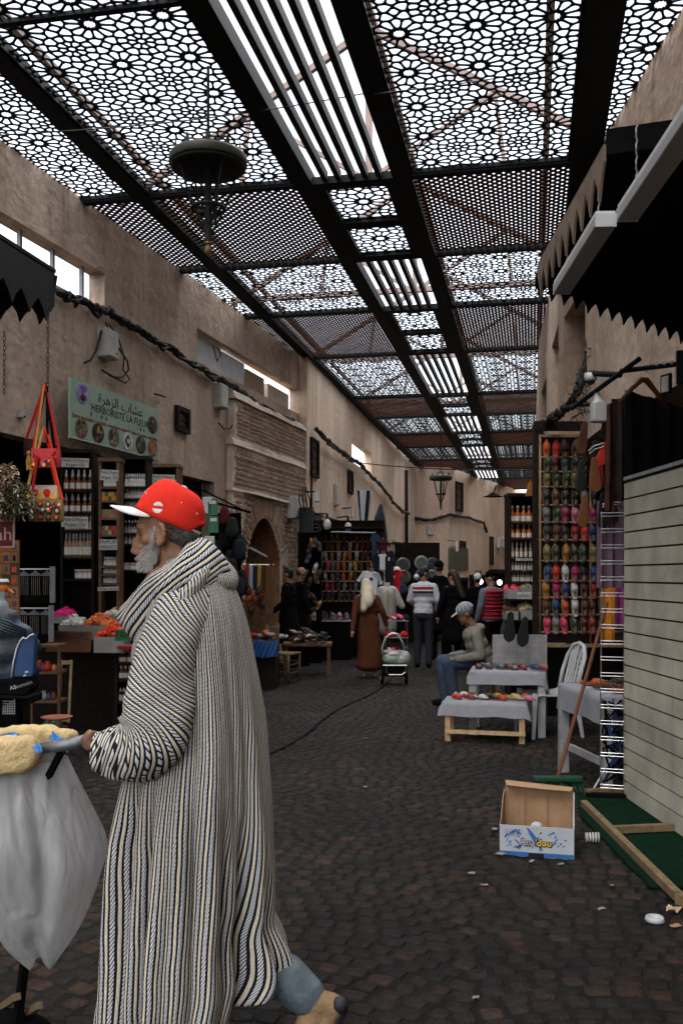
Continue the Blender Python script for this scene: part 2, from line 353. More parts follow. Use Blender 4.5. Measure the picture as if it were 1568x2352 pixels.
b.add([(1.4, 3.5, 3.2), (3.4, 3.5, 3.2), (3.4, 19, 3.2), (.62, 19, 3.2), (.62, 14, 3.2)], [(0, 1, 2, 3, 4)]); b.add([(3.4, 3.5, 0), (1.9, 3.5, 0), (1.9, 3.5, 3.2), (3.4, 3.5, 3.2)], [(0, 1, 2, 3)])
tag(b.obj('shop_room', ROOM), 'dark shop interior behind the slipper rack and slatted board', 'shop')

# ---------------------------------------------------------------- lattice roof
def voronoi_tile():
    sd = [(0, 0)]
    for k in range(12):
        a = pi / 6 * k; sd.append((.25 * cos(a), .25 * sin(a))); sd.append((.422 * cos(a + pi / 12), .422 * sin(a + pi / 12)))
    sd += [(.5, .5), (.5, 0), (0, .5)]
    for k in range(8):
        a = pi / 4 * k; sd.append((.5 + .12 * cos(a), .5 + .12 * sin(a)))
    sd += [(sx * x, sy * y) for x, y in ((.447, .26), (.26, .447)) for sx in (1, -1) for sy in (1, -1)]
    return sd
def clip(poly, nx, ny, c):                    # keep nx*x+ny*y<=c
    out = []
    for i in range(len(poly)):
        p, q = poly[i], poly[(i + 1) % len(poly)]; a = nx * p[0] + ny * p[1] - c; b = nx * q[0] + ny * q[1] - c
        if a <= 0: out.append(p)
        if (a < 0) != (b < 0) and abs(a - b) > 1e-12: t = a / (a - b); out.append((p[0] + (q[0] - p[0]) * t, p[1] + (q[1] - p[1]) * t))
    return out
def tile_cells(w):
    sd = voronoi_tile(); allp = [(x + i, y + j) for x, y in sd for i in (-1, 0, 1) for j in (-1, 0, 1)]; cells = []
    for k, (x, y) in enumerate(sd):
        if k == 0:
            cells.append([(.094 * (1 if i % 2 else .74) * cos(pi / 12 * i), .094 * (1 if i % 2 else .74) * sin(pi / 12 * i)) for i in range(24)]); continue
        poly = [(x - .3, y - .3), (x + .3, y - .3), (x + .3, y + .3), (x - .3, y + .3)]
        for (a, b) in allp:
            dx, dy = a - x, b - y; L = hypot(dx, dy)
            if L < 1e-6 or L > .6: continue
            poly = clip(poly, dx / L, dy / L, (dx * (a + x) + dy * (b + y)) / (2 * L) - w)
            if len(poly) < 3: break
        if len(poly) < 3: continue
        # drop short edges, then round corners
        out = []
        for i in range(len(poly)):
            p, q = poly[i], poly[(i + 1) % len(poly)]; f = .2
            out += [(p[0] + (q[0] - p[0]) * f, p[1] + (q[1] - p[1]) * f), (q[0] + (p[0] - q[0]) * f, q[1] + (p[1] - q[1]) * f)]
        ded = []
        for p in out:
            if not ded or hypot(p[0] - ded[-1][0], p[1] - ded[-1][1]) > .006: ded.append(p)
        if hypot(ded[0][0] - ded[-1][0], ded[0][1] - ded[-1][1]) < .006: ded.pop()
        if len(ded) >= 3: cells.append(ded)
    return cells
CELLS = tile_cells(.0165)
from mathutils.geometry import delaunay_2d_cdt
_pc = {}
def star_panel(Wd, Ld, T, th=.009):
    key = (round(Wd, 2), round(Ld, 2), round(T, 3))
    if key in _pc: return _pc[key]
    nx, ny = round(Wd / T), round(Ld / T); nx = max(1, nx); ny = max(1, ny); m = .012
    verts = [V((0, 0)), V((Wd, 0)), V((Wd, Ld)), V((0, Ld))]; loops = [[0, 1, 2, 3]]
    ox, oy = Wd / 2 - nx * T / 2, Ld / 2 - ny * T / 2
    for i in range(-1, nx + 1):
        for j in range(-1, ny + 1):
            for c in CELLS:
                p = [(ox + (i + .5 + x) * T, oy + (j + .5 + y) * T) for x, y in c]
                if max(a for a, b in p) < m or min(a for a, b in p) > Wd - m or max(b for a, b in p) < m or min(b for a, b in p) > Ld - m: continue
                for n in ((-1, 0, -m), (1, 0, Wd - m), (0, -1, -m), (0, 1, Ld - m)):
                    p = clip(p, *n)
                    if len(p) < 3: break
                if len(p) < 3: continue
                q = []
                for a in p:
                    if not q or hypot(a[0] - q[-1][0], a[1] - q[-1][1]) > .002: q.append(a)
                if len(q) > 2 and hypot(q[0][0] - q[-1][0], q[0][1] - q[-1][1]) < .002: q.pop()
                if len(q) < 3 or abs(sum(q[i][0] * q[(i + 1) % len(q)][1] - q[(i + 1) % len(q)][0] * q[i][1] for i in range(len(q)))) < 2e-5: continue
                o = len(verts); verts += [V(a) for a in q]; loops.append(list(range(o, o + len(q))))
    edges = [(l[i], l[(i + 1) % len(l)]) for l in loops for i in range(len(l))]
    vo, eo, fo, *_ = delaunay_2d_cdt(verts, edges, loops, 2, 1e-6)
    n = len(vo); b = MB(); cnt = {}
    vs = [(p.x, p.y, 0) for p in vo] + [(p.x, p.y, th) for p in vo]; fs = []
    for f in fo:
        fs.append(tuple(f)[::-1]); fs.append(tuple(i + n for i in f))
        for i in range(len(f)):
            e = (f[i], f[(i + 1) % len(f)]); cnt.setdefault(tuple(sorted(e)), []).append(e)
    for k, es in cnt.items():
        if len(es) == 1: a, c = es[0]; fs.append((a, c, c + n, a + n))
    b.add(vs, fs); me = b.mesh('star_panel', LATT); _pc[key] = me; return me
_dc = {}
def diag_panel(Wd, Ld):
    key = (round(Wd, 2), round(Ld, 2))
    if key in _dc: return _dc[key]
    b = MB(); sp = .07; w = .035
    def seg(c, sgn, z0, z1):                  # line x + sgn*y = c clipped to the panel
        pts = []
        for y in (0, Ld):
            x = c - sgn * y
            if 0 <= x <= Wd: pts.append((x, y))
        for x in (0, Wd):
            y = (c - x) * sgn
            if 0 < y < Ld: pts.append((x, y))
        if len(pts) >= 2 and hypot(pts[0][0] - pts[1][0], pts[0][1] - pts[1][1]) > .02:
            p, q = pts[0], pts[1]; b.bar((p[0], p[1], (z0 + z1) / 2), (q[0], q[1], (z0 + z1) / 2), w, z1 - z0)
    k = 0
    while k * sp * 1.414 < Wd + Ld:
        c = k * sp * 1.414
        seg(c, 1, .0, .007); seg(c - Ld, -1, .008, .015); k += 1
    me = b.mesh('diagonal_slats', LATW); _dc[key] = me; return me
def frame(b, x0, x1, y0, y1, w, z0, z1):
    b.box(x0, x1, y0, y0 + w, z0, z1); b.box(x0, x1, y1 - w, y1, z0, z1); b.box(x0, x0 + w, y0 + w, y1 - w, z0, z1); b.box(x1 - w, x1, y0 + w, y1 - w, z0, z1)
XL0, XS, XB0, XB1, XR = -4.12, -4.12, -2.33, -1.30, .50
BW = .19
beams = [(XS, .17), (XB0, BW), (XB1, BW), (XR, .26)]
Y0, Y1 = -6, 46
bays = [('A', -6, -2.6), ('B', -2.6, -.2), ('A', -.2, 4.0), ('B', 4.0, 5.4), ('A', 5.4, 9.7), ('B', 9.7, 12.15), ('A', 12.15, 14.55), ('B', 14.55, 17.5), ('A', 17.5, 21.7), ('B', 21.7, 24.5), ('A', 24.5, 27.6), ('B', 27.6, 30.4), ('A', 30.4, 34), ('B', 34, 37), ('A', 37, 41), ('B', 41, 46)]
bays = [('A', -6, -2.6), ('B', -2.6, 0), ('A', 0, 9.7)] + bays[5:]
roof = thing('lattice_roof', 'dark steel roof grid of star lattice and diagonal slat panels over the lane', 'roof', (0, 0, H))
for x, wd in beams: MB().box(x - wd / 2, x + wd / 2, Y0, Y1, 0, .14).obj('long_beam', STEEL, roof)
def left_edge(y):
    w = W1 if y < 19 else W2
    if y < 2.2: w = WX
    t = (y - w.p0.y) / (w.p1.y - w.p0.y); return w.p0.x + (w.p1.x - w.p0.x) * t
def right_edge(y):
    for i in range(7):
        if rp[i][1] <= y <= rp[i + 1][1]: t = (y - rp[i][1]) / (rp[i + 1][1] - rp[i][1]); return rp[i][0] + (rp[i + 1][0] - rp[i][0]) * t
    return .3
for k, (ty, ya, yb) in enumerate(bays):
    cr = MB()
    for x0, x1 in ((-5.9, XS - .085), (XS + .085, XB0 - BW / 2), (XB0 + BW / 2, XB1 - BW / 2), (XB1 + BW / 2, XR - .13), (XR + .13, 1.9)):
        x0 = max(x0, left_edge(yb) - .1); x1 = min(x1, right_edge(yb) + .1)
        if x1 - x0 > .05: cr.box(x0, x1, yb - .04, yb + .04, .003, .08)
    cr.obj('cross_beam', STEEL, roof)
    sections = [(XS + .085, XB0 - BW / 2), (XB1 + BW / 2, XR - .13)]
    le = min(left_edge(ya), left_edge(yb)) - .05
    if XS - .085 - le > .12: sections.append((le, XS - .085))
    re = max(right_edge(ya), right_edge(yb)) + .05
    if re - XR - .13 > .1: sections.append((XR + .13, re))
    for x0, x1 in sections:
        n = max(1, round((yb - ya) / 3.3)) if ty == 'A' else 1
        for i in range(n):
            a = ya + .055 + (yb - ya - .11) * i / n; c = (yb - ya - .11) / n
            if ty == 'A':
                T = .575
                link('star_panel', star_panel(round(x1 - x0, 2), round(c - .03, 2), T), roof, (x0, a + .015, .05))
                fr = MB(); frame(fr, x0, x1, a, a + c, .03, .02, .049); fr.obj('panel_frame', STEEL, roof)
            else: link('diagonal_slats', diag_panel(round(x1 - x0, 2), round(c, 2)), roof, (x0, a, .05))
    x0, x1 = XB0 + BW / 2, XB1 - BW / 2
    if ty == 'A':
        for i in range(5):
            x = x0 + (x1 - x0) * (i + 1) / 6
            MB().box(x - .028, x + .028, ya + .055, yb - .055, .02, .11).obj('slat', mat('slat_steel', (.02, .021, .021), .7, .2, spec=.1), roof)
    else:
        n = 2; L = (yb - ya - .11) / n
        for i in range(n):
            a = ya + .055 + L * i
            link('star_panel', star_panel(round(x1 - x0 - .12, 2), round(L - .2, 2), min(x1 - x0 - .12, L - .2) * .98), roof, (x0 + .06, a + .1, .05))
            fr = MB(); frame(fr, x0, x1, a, a + L, .1, .01, .07); fr.obj('panel_frame', STEEL, roof)
# pink trusses that carry a pitched canopy above the lattice
for k, y in enumerate((6.6, 10.6, 14.9, 19.5, 24.8, 30, 36)):
    t = thing('roof_truss', 'pink steel truss above the roof lattice, %s counted from the scalloped awnings' % ('first', 'second', 'third', 'fourth', 'fifth', 'sixth', 'last')[k], 'truss', (-1.8, y, H), 0, 'trusses above the lattice roof')
    b = MB(); b.bar((-3.0, 0, .35), (0, 0, 2.1), .07); b.bar((3.0, 0, .35), (0, 0, 2.1), .07); b.obj('rafter', PINK, t)
    b = MB(); b.bar((-3.0, 0, .42), (3.0, 0, .42), .08); b.obj('tie_beam', PINK, t)
    for s in (-1, 1):
        MB().bar((s * .1, 0, .45), (s * 1.4, 0, 1.25), .045).obj('strut', PINK, t); MB().bar((s * 1.5, 0, .45), (s * 1.4, 0, 1.25), .045).obj('strut', PINK, t)
    MB().bar((0, 0, .45), (0, 0, 2.05), .07).obj('king_post', PINK, t)
for i, x in enumerate((-4.4, -1.75, .15)):
    tag(MB().bar((0, 0, 0), (0, 44, 0), .07).obj('purlin', PINK, None, (x, 2, H + (2.18 if i == 1 else .7))), ['pink purlin above the lattice over the herbalist wall', 'pink ridge purlin above the slatted skylight', 'pink purlin above the lattice over the slipper rack wall'][i], 'beam')
# thin wires strung across under the lattice
for i, (a, b2) in enumerate((((0, 310), (870, 208)), ((860, 215), (1568, 85)), ((800, 1060), (1240, 1080)))):
    pa, pb = (D(a[0], a[1], 7.8), D(b2[0], b2[1], 8.4)) if i < 2 else (D(a[0], a[1], 22), D(b2[0], b2[1], 14))
    pts = [pa.lerp(pb, t / 10) + V((0, 0, -.06 * sin(pi * t / 10))) for t in range(11)]
    tag(MB().tube(pts, .006 if i < 2 else .012, 5).obj('wire', CABLE), ['thin black wire strung under the lattice by the large lantern', 'thin black wire strung under the lattice by the tube lights', 'wire strung across the lane toward the slipper rack'][i], 'wire')
# ---------------------------------------------------------------- left wall: window infill, brick portal
BRK = mat('clay_brick', (.36, .25, .175), .9, .25, scale=12, bump=.4, isl=.28)
MORT = mat('lime_mortar', (.62, .53, .43), .95, .2, scale=6, bump=.5, bscale=30)
BRKD = mat('dark_brick', (.40, .20, .10), .9, .3, scale=12, isl=.3)
GLASSW = mat('milky_glass', (.75, .78, .80), .4, .03)
def onwall(w, x, y, off=0): u, z = w.hit(x, y); return w.pos(u, z, off)
# tall bars in the near window
b = thing('window_bars', 'slim grey upright bars across the bright opening behind the awning of the hanging bags', 'window bars', W1.pos(win1[0], win1[2]), W1.a)
for i in range(4):
    x = (win1[1] - win1[0]) * (i + .5) / 4
    MB().box(x - .02, x + .02, .1, .14, 0, win1[3] - win1[2]).obj('bar', mat('grey_paint', (.25, .26, .27), .6), b)
# white cabinet units standing in the long slot
b = thing('cabinet_row', 'row of off white metal cabinets set in the long wall slot', 'cabinet', W1.pos(win2[0], win2[2]), W1.a)
L2 = win2[1] - win2[0]; h2 = win2[3] - win2[2]
for i, (a, c, hh, m) in enumerate(((.02, .25, .96, WHITE), (.255, .46, .9, WHITE), (.475, .66, .78, mat('tan_panel', (.30, .2, .13), .8)), (.70, .94, .7, mat('cream_panel', (.48, .4, .32), .8)))):
    MB().box(L2 * a, L2 * c, .12, .4, .004, h2 * hh).obj('cabinet', m, b, bevel=.01)
# portal
PX0, PX1 = 11.6, 15.3
port = thing('brick_portal', 'stepped brick portal with pointed arch and herringbone band', 'portal', W1.pos(0, 0), W1.a)
ac = 13.15; aw = .86; z_sp = 1.75; z_ap = 2.5
def arch_z(x):                                # pointed arch outline
    t = abs(x - ac) / aw
    if t >= 1: return None
    return z_sp + (z_ap - z_sp) * (1 - t ** 1.9) ** .72
def slab(x0, x1, z0, z1, y0, y1, name='mortar_bed', holes=True, n=60):
    b = MB()
    if not (holes and z0 < z_ap): b.box(x0, x1, y0, y1, z0, z1)
    else:
        for i in range(n):
            a, c = x0 + (x1 - x0) * i / n, x0 + (x1 - x0) * (i + 1) / n; az = arch_z((a + c) / 2)
            b.box(a, c + .0005, y0, y1, z0 if az is None else az, z1)
    return b.obj(name, MORT, port)
slab(PX0 + .05, PX1 - .03, 3.62, 4.2, -.10, -.002)          # upper band
slab(PX0 - .02, PX1, 2.88, 3.52, -.10, -.002)              # herringbone and bricks
slab(PX0, PX1, 0, 2.86, -.04, -.002)                        # arch field
jl = MB().box(PX0 - .03, PX0 + .42, -.1, -.04, 0, 2.875).obj('pier', MORT, port)
jr = MB().box(PX1 - .5, PX1, -.1, -.04, 0, 2.875).obj('pier', MORT, port)
for z0, z1, y0, nm in ((4.21, 4.29, -.15, 'cornice'), (4.29, 4.33, -.12, 'cornice'), (3.52, 3.59, -.135, 'string_course'), (3.59, 3.63, -.115, 'string_course'), (2.83, 2.88, -.115, 'string_course')):
    bb = MB(); n = 14; x0 = PX0 - .05 if nm != 'cornice' else PX0; prev = None
    for i in range(n + 1):
        x = x0 + (PX1 + .02 - x0) * i / n; dz = .02 * noise.noise(V((x * 1.3, z0 * 3, 0))); dy = .02 * noise.noise(V((x * 2, z0 * 5, 4)))
        cur = [(x, y0 + dy, z0 + dz), (x, -.001, z0 + dz), (x, -.001, z1 + dz * .6), (x, y0 + dy + .02, z1 + dz * .6)]
        if prev: bb.loft([prev, cur], True)
        prev = cur
    bb.obj(nm, MORT, port)
rb = random.Random(5); nb = 0; stuffb = MB()
brick_me = [MB().box(-.5, .5, -.5, .5, -.5, .5).mesh('brick', BRK) for _ in range(1)]
def brick(x, z, l, h, y, tilt=0, keep=True, mt=None, dep=.03):
    global nb
    y += rb.uniform(-.004, .006); tilt += rb.uniform(-.012, .012)
    if nb < 300 and keep:
        o = link('brick', brick_me[0], port, (x, y, z), (0, tilt, 0), scale=(l, dep, h)); nb += 1
    else: stuffb.add([(sx * .5, sy * .5, sz * .5) for sz in (-1, 1) for sy in (-1, 1) for sx in (-1, 1)], [(0, 2, 3, 1), (4, 5, 7, 6), (0, 1, 5, 4), (2, 6, 7, 3), (0, 4, 6, 2), (1, 3, 7, 5)],
                     M.Translation((x, y, z)) @ M.Rotation(tilt, 4, 'Y') @ M.Diagonal((l, dep, h, 1)))
def course(x0, x1, z, y, keep=True, hl=.038):
    x = x0 + rb.uniform(0, .12)
    while x < x1 - .1:
        l = min(rb.choice((.13, .24, .27, .3)), x1 - x)
        sag = .025 * noise.noise(V((x * .7, z * 2.3, 9)))
        brick(x + l / 2, z + sag, l - .03, hl, y, keep=keep); x += l
z = 3.69
while z < 4.18: course(PX0 + .07, PX1 - .05, z, -.103); z += .066
z = 2.96
while z < 3.27: course(PX0, PX1 - .02, z, -.103); z += .076
n = 40
for i in range(n):                            # herringbone band
    x = PX0 + .1 + (PX1 - PX0 - .2) * i / n
    brick(x, 3.33, .085, .026, -.103, tilt=radians(48)); brick(x + .04, 3.43, .085, .026, -.103, tilt=radians(-48))
for s in range(-17, 18):                      # voussoirs fan round the arch
    t = s / 18.5; x = ac + aw * t; az = arch_z(x); a = t * radians(68); nx, nz = sin(a), cos(a)
    brick(x + nx * .20, az + nz * .20, .34, .030, -.046, tilt=a - pi / 2, keep=True, dep=.035)
for s in (-1, 1):
    for k in range(9): brick(ac + s * (aw + .17), z_sp - .06 - k * .085, .3, .035, -.046, tilt=s * radians(12 * (1 - k / 9)), keep=k < 4)
z = .1
while z < 2.8:
    course(PX0 - .02, PX0 + .41, z, -.103, keep=z > 2); course(PX1 - .48, PX1 - .02, z, -.103, keep=z > 1.9)
    def clear(x): az = arch_z(x); return z > 2.5 or abs(x - ac) > aw + .42
    for x in [PX0 + .42 + k * .26 for k in range(11)]:
        if x + .13 < PX1 - .5 and (abs(x + .12 - ac) > aw + .35 and z < 2.5 or z > z_ap + .22 or (z > 2.1 and abs(x + .12 - ac) > .75)): brick(x + .12, z, .21, .045, -.044, keep=z > 2)
    z += .086
stuffb.obj('brick_courses', BRK, port)['kind'] = 'stuff'
# brick passage seen through the arch, carved door below
PB = thing('brick_passage', 'shadowed brown brick lining inside the pointed arch', 'passage', W1.pos(0, 0), W1.a)
MB().box(ac - 1.3, ac + 1.35, .76, .8, 0, 2.9).obj('lining', mat('passage_mortar', (.38, .23, .14), .9), PB)
b = MB()
for k in range(27):
    x = ac - .9 + rb.uniform(0, .1)
    while x < ac + .7:
        l = rb.uniform(.2, .3); b.box(x, x + l - .025, .735, .75, .1 + k * .095, .155 + k * .095); x += l
b.obj('brick_courses', BRKD, PB)['kind'] = 'stuff'
MB().box(ac - 1.3, ac + 1.35, .205, .76, 2.72, 2.9).obj('vault', BRKD, PB); MB().box(ac - aw - .3, ac - aw - .02, .001, .755, 0, 2.69).obj('reveal', BRKD, PB); MB().box(ac + aw + .02, ac + aw + .3, .001, .755, 0, 2.69).obj('reveal', BRKD, PB)
dr = thing('carved_door', 'carved light brown wooden door panel inside the arch', 'door', W1.pos(ac + .15, 0, -.6), W1.a)
MB().box(-.5, .6, -.02, .03, 0, 1.25).obj('door_leaf', mat('carved_wood', (.24, .14, .06), .7, .4, bump=.8, bscale=35), dr)
for k in range(3):
    b = MB(); frame_pts = [(-.4 + k * .33, -.4 + k * .33 + .26)]
    x0, x1 = frame_pts[0]
    for a, c, e, f in ((x0, x1, .1, .13), (x0, x1, 1.1, 1.13), (x0, x0 + .03, .13, 1.1), (x1 - .03, x1, .13, 1.1)): b.box(a, c, -.045, -.02, e, f)
    b.obj('moulding', mat('carved_wood'), dr)
# ---------------------------------------------------------------- cable bundles
def bundle(name, pts, label, r=.022, k=4, seed=1):
    rr = random.Random(seed); t = thing(name, label, 'cables', pts[0])
    P = [V(p) - V(pts[0]) for p in pts]
    for c in range(k):
        out = []
        for i in range(len(P) - 1):
            n = 7
            for j in range(n):
                q = P[i].lerp(P[i + 1], j / n); sag = sin(pi * j / n)
                out.append(q + V((rr.uniform(-.03, .03), rr.uniform(-.03, .03), rr.uniform(-.035, .035) - sag * rr.uniform(.0, .10) * (c + .5) / k)))
        out.append(P[-1]); MB().tube(out, r * rr.uniform(.6, 1.1), 5).obj('cable', CABLE, t, smooth=True)
    for i in range(1, len(P)):
        if rr.random() < .8: MB().ell(P[i], (.06, .06, .05), 8, 5).obj('cable_tie', CABLE, t)
    return t
bundle('cable_bundle', [onwall(W1, x, y, .08) for x, y in ((118, 672), (180, 692), (235, 715), (300, 755), (380, 800), (450, 845), (530, 890), (590, 935), (660, 965))], 'thick black cable bundle crossing the wall above the herbalist sign', .028, 5, 3)
bundle('cable_bundle', [onwall(W2, x, y, .12) for x, y in ((712, 985), (760, 1030), (815, 1065), (860, 1110), (905, 1165), (930, 1180))], 'black cable bundle running below the bright square window', .028, 5, 4)
bundle('cable_bundle', [onwall(WB, 930, 1185, .1), onwall(WB, 980, 1195, .1), onwall(WO, 1030, 1182, .1), onwall(WO, 1070, 1188, .1), onwall(WO, 1105, 1200, .1), onwall(WO, 1112, 1222, .1)], 'sagging black cable bundle across the walls at the bend', .045, 5, 5)
# loops, hook, boxes, small windows and plaques on the left wall
def loop(pts, label, r=.009, w=W1, off=.06):
    P = [onwall(w, x, y, off) for x, y in pts]; tag(MB().tube([p - P[0] for p in P], r, 6).obj('loose_cable', CABLE, None, P[0], smooth=True), label, 'cable')
loop([(232, 740), (240, 770), (262, 800), (282, 830), (285, 850), (270, 868), (250, 866), (222, 850)], 'loose black cable looping below the box above the herbalist sign', .012)
loop([(240, 745), (262, 780), (274, 820), (272, 850), (288, 872), (278, 880), (240, 862)], 'second loose cable loop below the box above the herbalist sign', .010)
loop([(530, 900), (528, 935), (533, 960), (520, 985), (505, 985), (494, 972)], 'loop of black cable hanging beside the portal corner', .012)
loop([(480, 795), (490, 830), (498, 815), (492, 800)], 'thin cable loop in front of the white wall cabinets', .010)
loop([(345, 905), (358, 908), (370, 912)], 'short rusty rod set in the wall beside the herbalist sign', .012)
loop([(222, 760), (210, 805), (196, 828), (182, 834)], 'rusty bent hook hanging on the wall above the sign', .013)
def wbox(w, x0, y0, x1, y1, label, m=None, th=.12, cat='box', name='junction_box'):
    a = w.hit(x0, y0); c = w.hit(x1, y1); hh = a[1] - w.hit(x0, y1)[1]
    t = thing(name, label, cat, w.pos(a[0], a[1] - hh, .003), w.a); wd = c[0] - a[0]
    MB().box(0, wd, -th, 0, 0, hh).obj('case', m or mat('grey_box', (.42, .42, .38), .7, .2), t, bevel=.01)
    MB().box(wd * .08, wd * .92, -th - .012, -th - .001, hh * .06, hh * .94).obj('cover', m or mat('grey_box'), t)
    MB().ell((wd * .75, -th - .014, hh * .2), (.012, .01, .012), 8, 6).obj('screw', CABLE, t); return t
wbox(W1, 222, 752, 250, 818, 'tall weathered grey junction box above the herbalist sign')
wbox(W1, 490, 880, 506, 935, 'narrow pale junction box between dark window and brick portal')
wbox(W1, 652, 1140, 668, 1190, 'white meter box hung with cables on the portal pier', WHITE, .2)
wbox(W1, 38, 938, 52, 958, 'small square grey plaque on wall beside hanging bags', mat('grey_box'), .02, 'plaque', 'wall_plaque')
wbox(WB, 980, 1205, 994, 1228, 'pale square box on shadowed wall below the cable', WHITE, .1)
wbox(W2, 766, 1110, 772, 1160, 'slim white pipe box beside the narrow dark window', WHITE, .06)
def dwin(w, x0, y0, x1, y1, label):
    a = w.hit(x0, y0); c = w.hit(x1, y1); hh = a[1] - w.hit(x0, y1)[1]; wd = c[0] - a[0]
    t = thing('small_window', label, 'window', w.pos(a[0], a[1] - hh, .003), w.a); f = MB()
    for p in ((0, wd, 0, .06), (0, wd, hh - .06, hh), (0, .06, .06, hh - .06), (wd - .06, wd, .06, hh - .06)): f.box(p[0], p[1], -.05, 0, p[2], p[3])
    f.obj('frame', DARK, t); MB().box(.06, wd - .06, -.015, -.002, .06, hh - .06).obj('pane', mat('dark_glass', (.012, .012, .014), .3), t)
    for k in range(1, 4): MB().box(.06, wd - .06, -.03, -.016, hh * k / 4 - .008, hh * k / 4 + .008).obj('grille_bar', DARK, t)
dwin(W1, 400, 930, 430, 988, 'small dark framed window between the sign and portal')
dwin(W2, 711, 1003, 728, 1092, 'tall dark grille window beyond the brick portal')
dwin(W2, 797, 1078, 807, 1132, 'narrow dark window under the bright square window')
dwin(WO, 1045, 1105, 1061, 1173, 'tall dark window behind the smaller hanging lantern')
dwin(WO, 1055, 1242, 1067, 1278, 'small dark window on the pale wall at the bend')
dwin(WO, 1123, 1232, 1131, 1297, 'slim dark window at the edge of the oblique wall')
# drain pipes
def pipe(w, x, y0, y1, r, label, m):
    a = onwall(w, x, y0, .08); b2 = onwall(w, x, y1, .08)
    tag(MB().tube([(0, 0, 0), (0, 0, a.z - b2.z)], r, 8).obj('pipe', m, None, b2, smooth=True), label, 'pipe')
pipe(W1, 700, 1005, 1190, .07, 'black downpipe at the outer edge of the brick portal', CABLE)
pipe(W2, 928, 1080, 1400, .06, 'dark rusty downpipe in the corner past the clothes', DARK)
pipe(WB, 946, 1090, 1320, .05, 'tan downpipe running down the shadowed return wall', PLB)
t = thing('pole', 'dark post wrapped with white cloth at the portal pier', 'post', onwall(W1, 660, 1300, .35) * 1); t.location.z = 0
MB().tube([(0, 0, 1.85), (0, 0, 2.75)], .13, 10).obj('post', mat('black_post', (.03, .035, .035), .7), t); MB().tube([(0, 0, 0), (0, 0, 1.85)], .15, 10).obj('base', mat('grey_stone', (.3, .31, .29), .9), t)
for i in range(4): loop([(640 + i * 4, 1120), (636 + i * 9, 1150), (645 + i * 6, 1180), (665, 1170 + i * 5), (690, 1190 + i * 8), (688, 1225 - i * 6), (672, 1232 - i * 9), (668, 1200)], ['tangle of black cable on the meter box, widest loop', 'second cable loop hanging from the meter box', 'third cable loop hanging from the meter box', 'smallest cable loop hanging from the meter box'][i], .012, W1, .4)
# ---------------------------------------------------------------- herbalist sign
GREEN = mat('sign_green', (.29, .40, .31), .5, .12, scale=2); SGN = W1
a = W1.hit(133, 867); c = W1.hit(340, 935); z1 = a[1]; z0 = z1 - .62; SW = c[0] - a[0]
sg = thing('shop_sign', 'green herbalist sign with round product pictures above the spice shop', 'sign', W1.pos(a[0], z0, .12), W1.a)
MB().box(0, SW, -.03, 0, 0, .62).obj('board', GREEN, sg)
MB().box(-.006, SW + .006, -.034, .004, -.012, -.001).obj('edge_trim', WHITE, sg)
text('\ufe93\ufeae\ufeeb\ufeb0\ufedf\ufe8d \ufe8f\ufe8e\ufeb8\ufecb', .15, INK, sg, (SW * .53, -.032, .50), sx=1.35)
text('HERBORISTE LA FLEUR', .115, INK, sg, (SW * .53, -.032, .375), sx=1.15)
text('0671 5680', .05, WHITE, sg, (SW * .56, -.032, .295), sx=1.3)
text('Epices marocaines / produits cosmetiques naturels / huiles & cremes naturelles...', .066, INKR, sg, (SW * .5, -.032, .235), sx=.92)
pics = [(.11, .49, (150, 140, 190)), (.91, .40, (60, 62, 50)), (.1, .115, (120, 95, 70)), (.27, .115, (35, 28, 26)), (.44, .115, (90, 95, 88)), (.60, .115, (190, 195, 190)), (.76, .115, (50, 50, 48)), (.91, .115, (140, 100, 75))]
for i, (x, z, cc) in enumerate(pics):
    r = .105; d = MB().lathe([(r, 0), (r, .004), (0, .004)], 20, M.Rotation(pi / 2, 4, 'X'))
    p = d.obj('picture', cm('picture_%d' % i, cc, .6, var=.5, scale=22), sg, (x * SW, -.0325, z)); p.scale = (1.18, 1, 1)
    if i == 0:
        for k in range(5): MB().ell((0, 0, 0), (.012, .003, .05), 8, 6).obj('petal', cm('crocus', (110, 70, 160)), p, (-.02 + .012 * k, -.006 - k * .001, .04), (0, (k - 2) * .35, 0))
        MB().ell((0, -.012, -.045), (.05, .003, .035), 10, 6).obj('saffron', cm('saffron', (80, 20, 20)), p)
    elif i == 5: MB().prism([(0, -.08), (.06, 0), (0, .08), (-.06, 0)], .003).obj('stone', cm('slate', (45, 45, 45)), p, (0, -.0085, 0)); MB().ell((0, -.012, 0), (.035, .003, .03), 10, 6).obj('powder', WHITE, p)
    else:
        rr = random.Random(i)
        for k in range(11):
            aa = rr.uniform(0, 6.28); q = .08 * sqrt(rr.random())
            MB().ell((q * cos(aa), -.005 - k * .0004, q * sin(aa)), (rr.uniform(.012, .028), .002, rr.uniform(.012, .028)), 8, 5).obj('spice', cm('sp%d' % rr.randint(0, 8), [(180, 140, 70), (60, 40, 30), (190, 190, 180), (150, 70, 40), (90, 90, 60), (200, 170, 120), (40, 40, 45), (120, 40, 30), (110, 120, 110)][rr.randint(0, 8)]), p)
for k, x in enumerate((.2, .26, .31, .36, .72, .76, .80, .85)):
    MB().box(-.016, .016, -.002, 0, -.02, .02).obj('pictogram', cm('pict%d' % (k % 3), [(60, 110, 90), (170, 165, 120), (40, 80, 50)][k % 3]), sg, (x * SW, -.0315, .30))
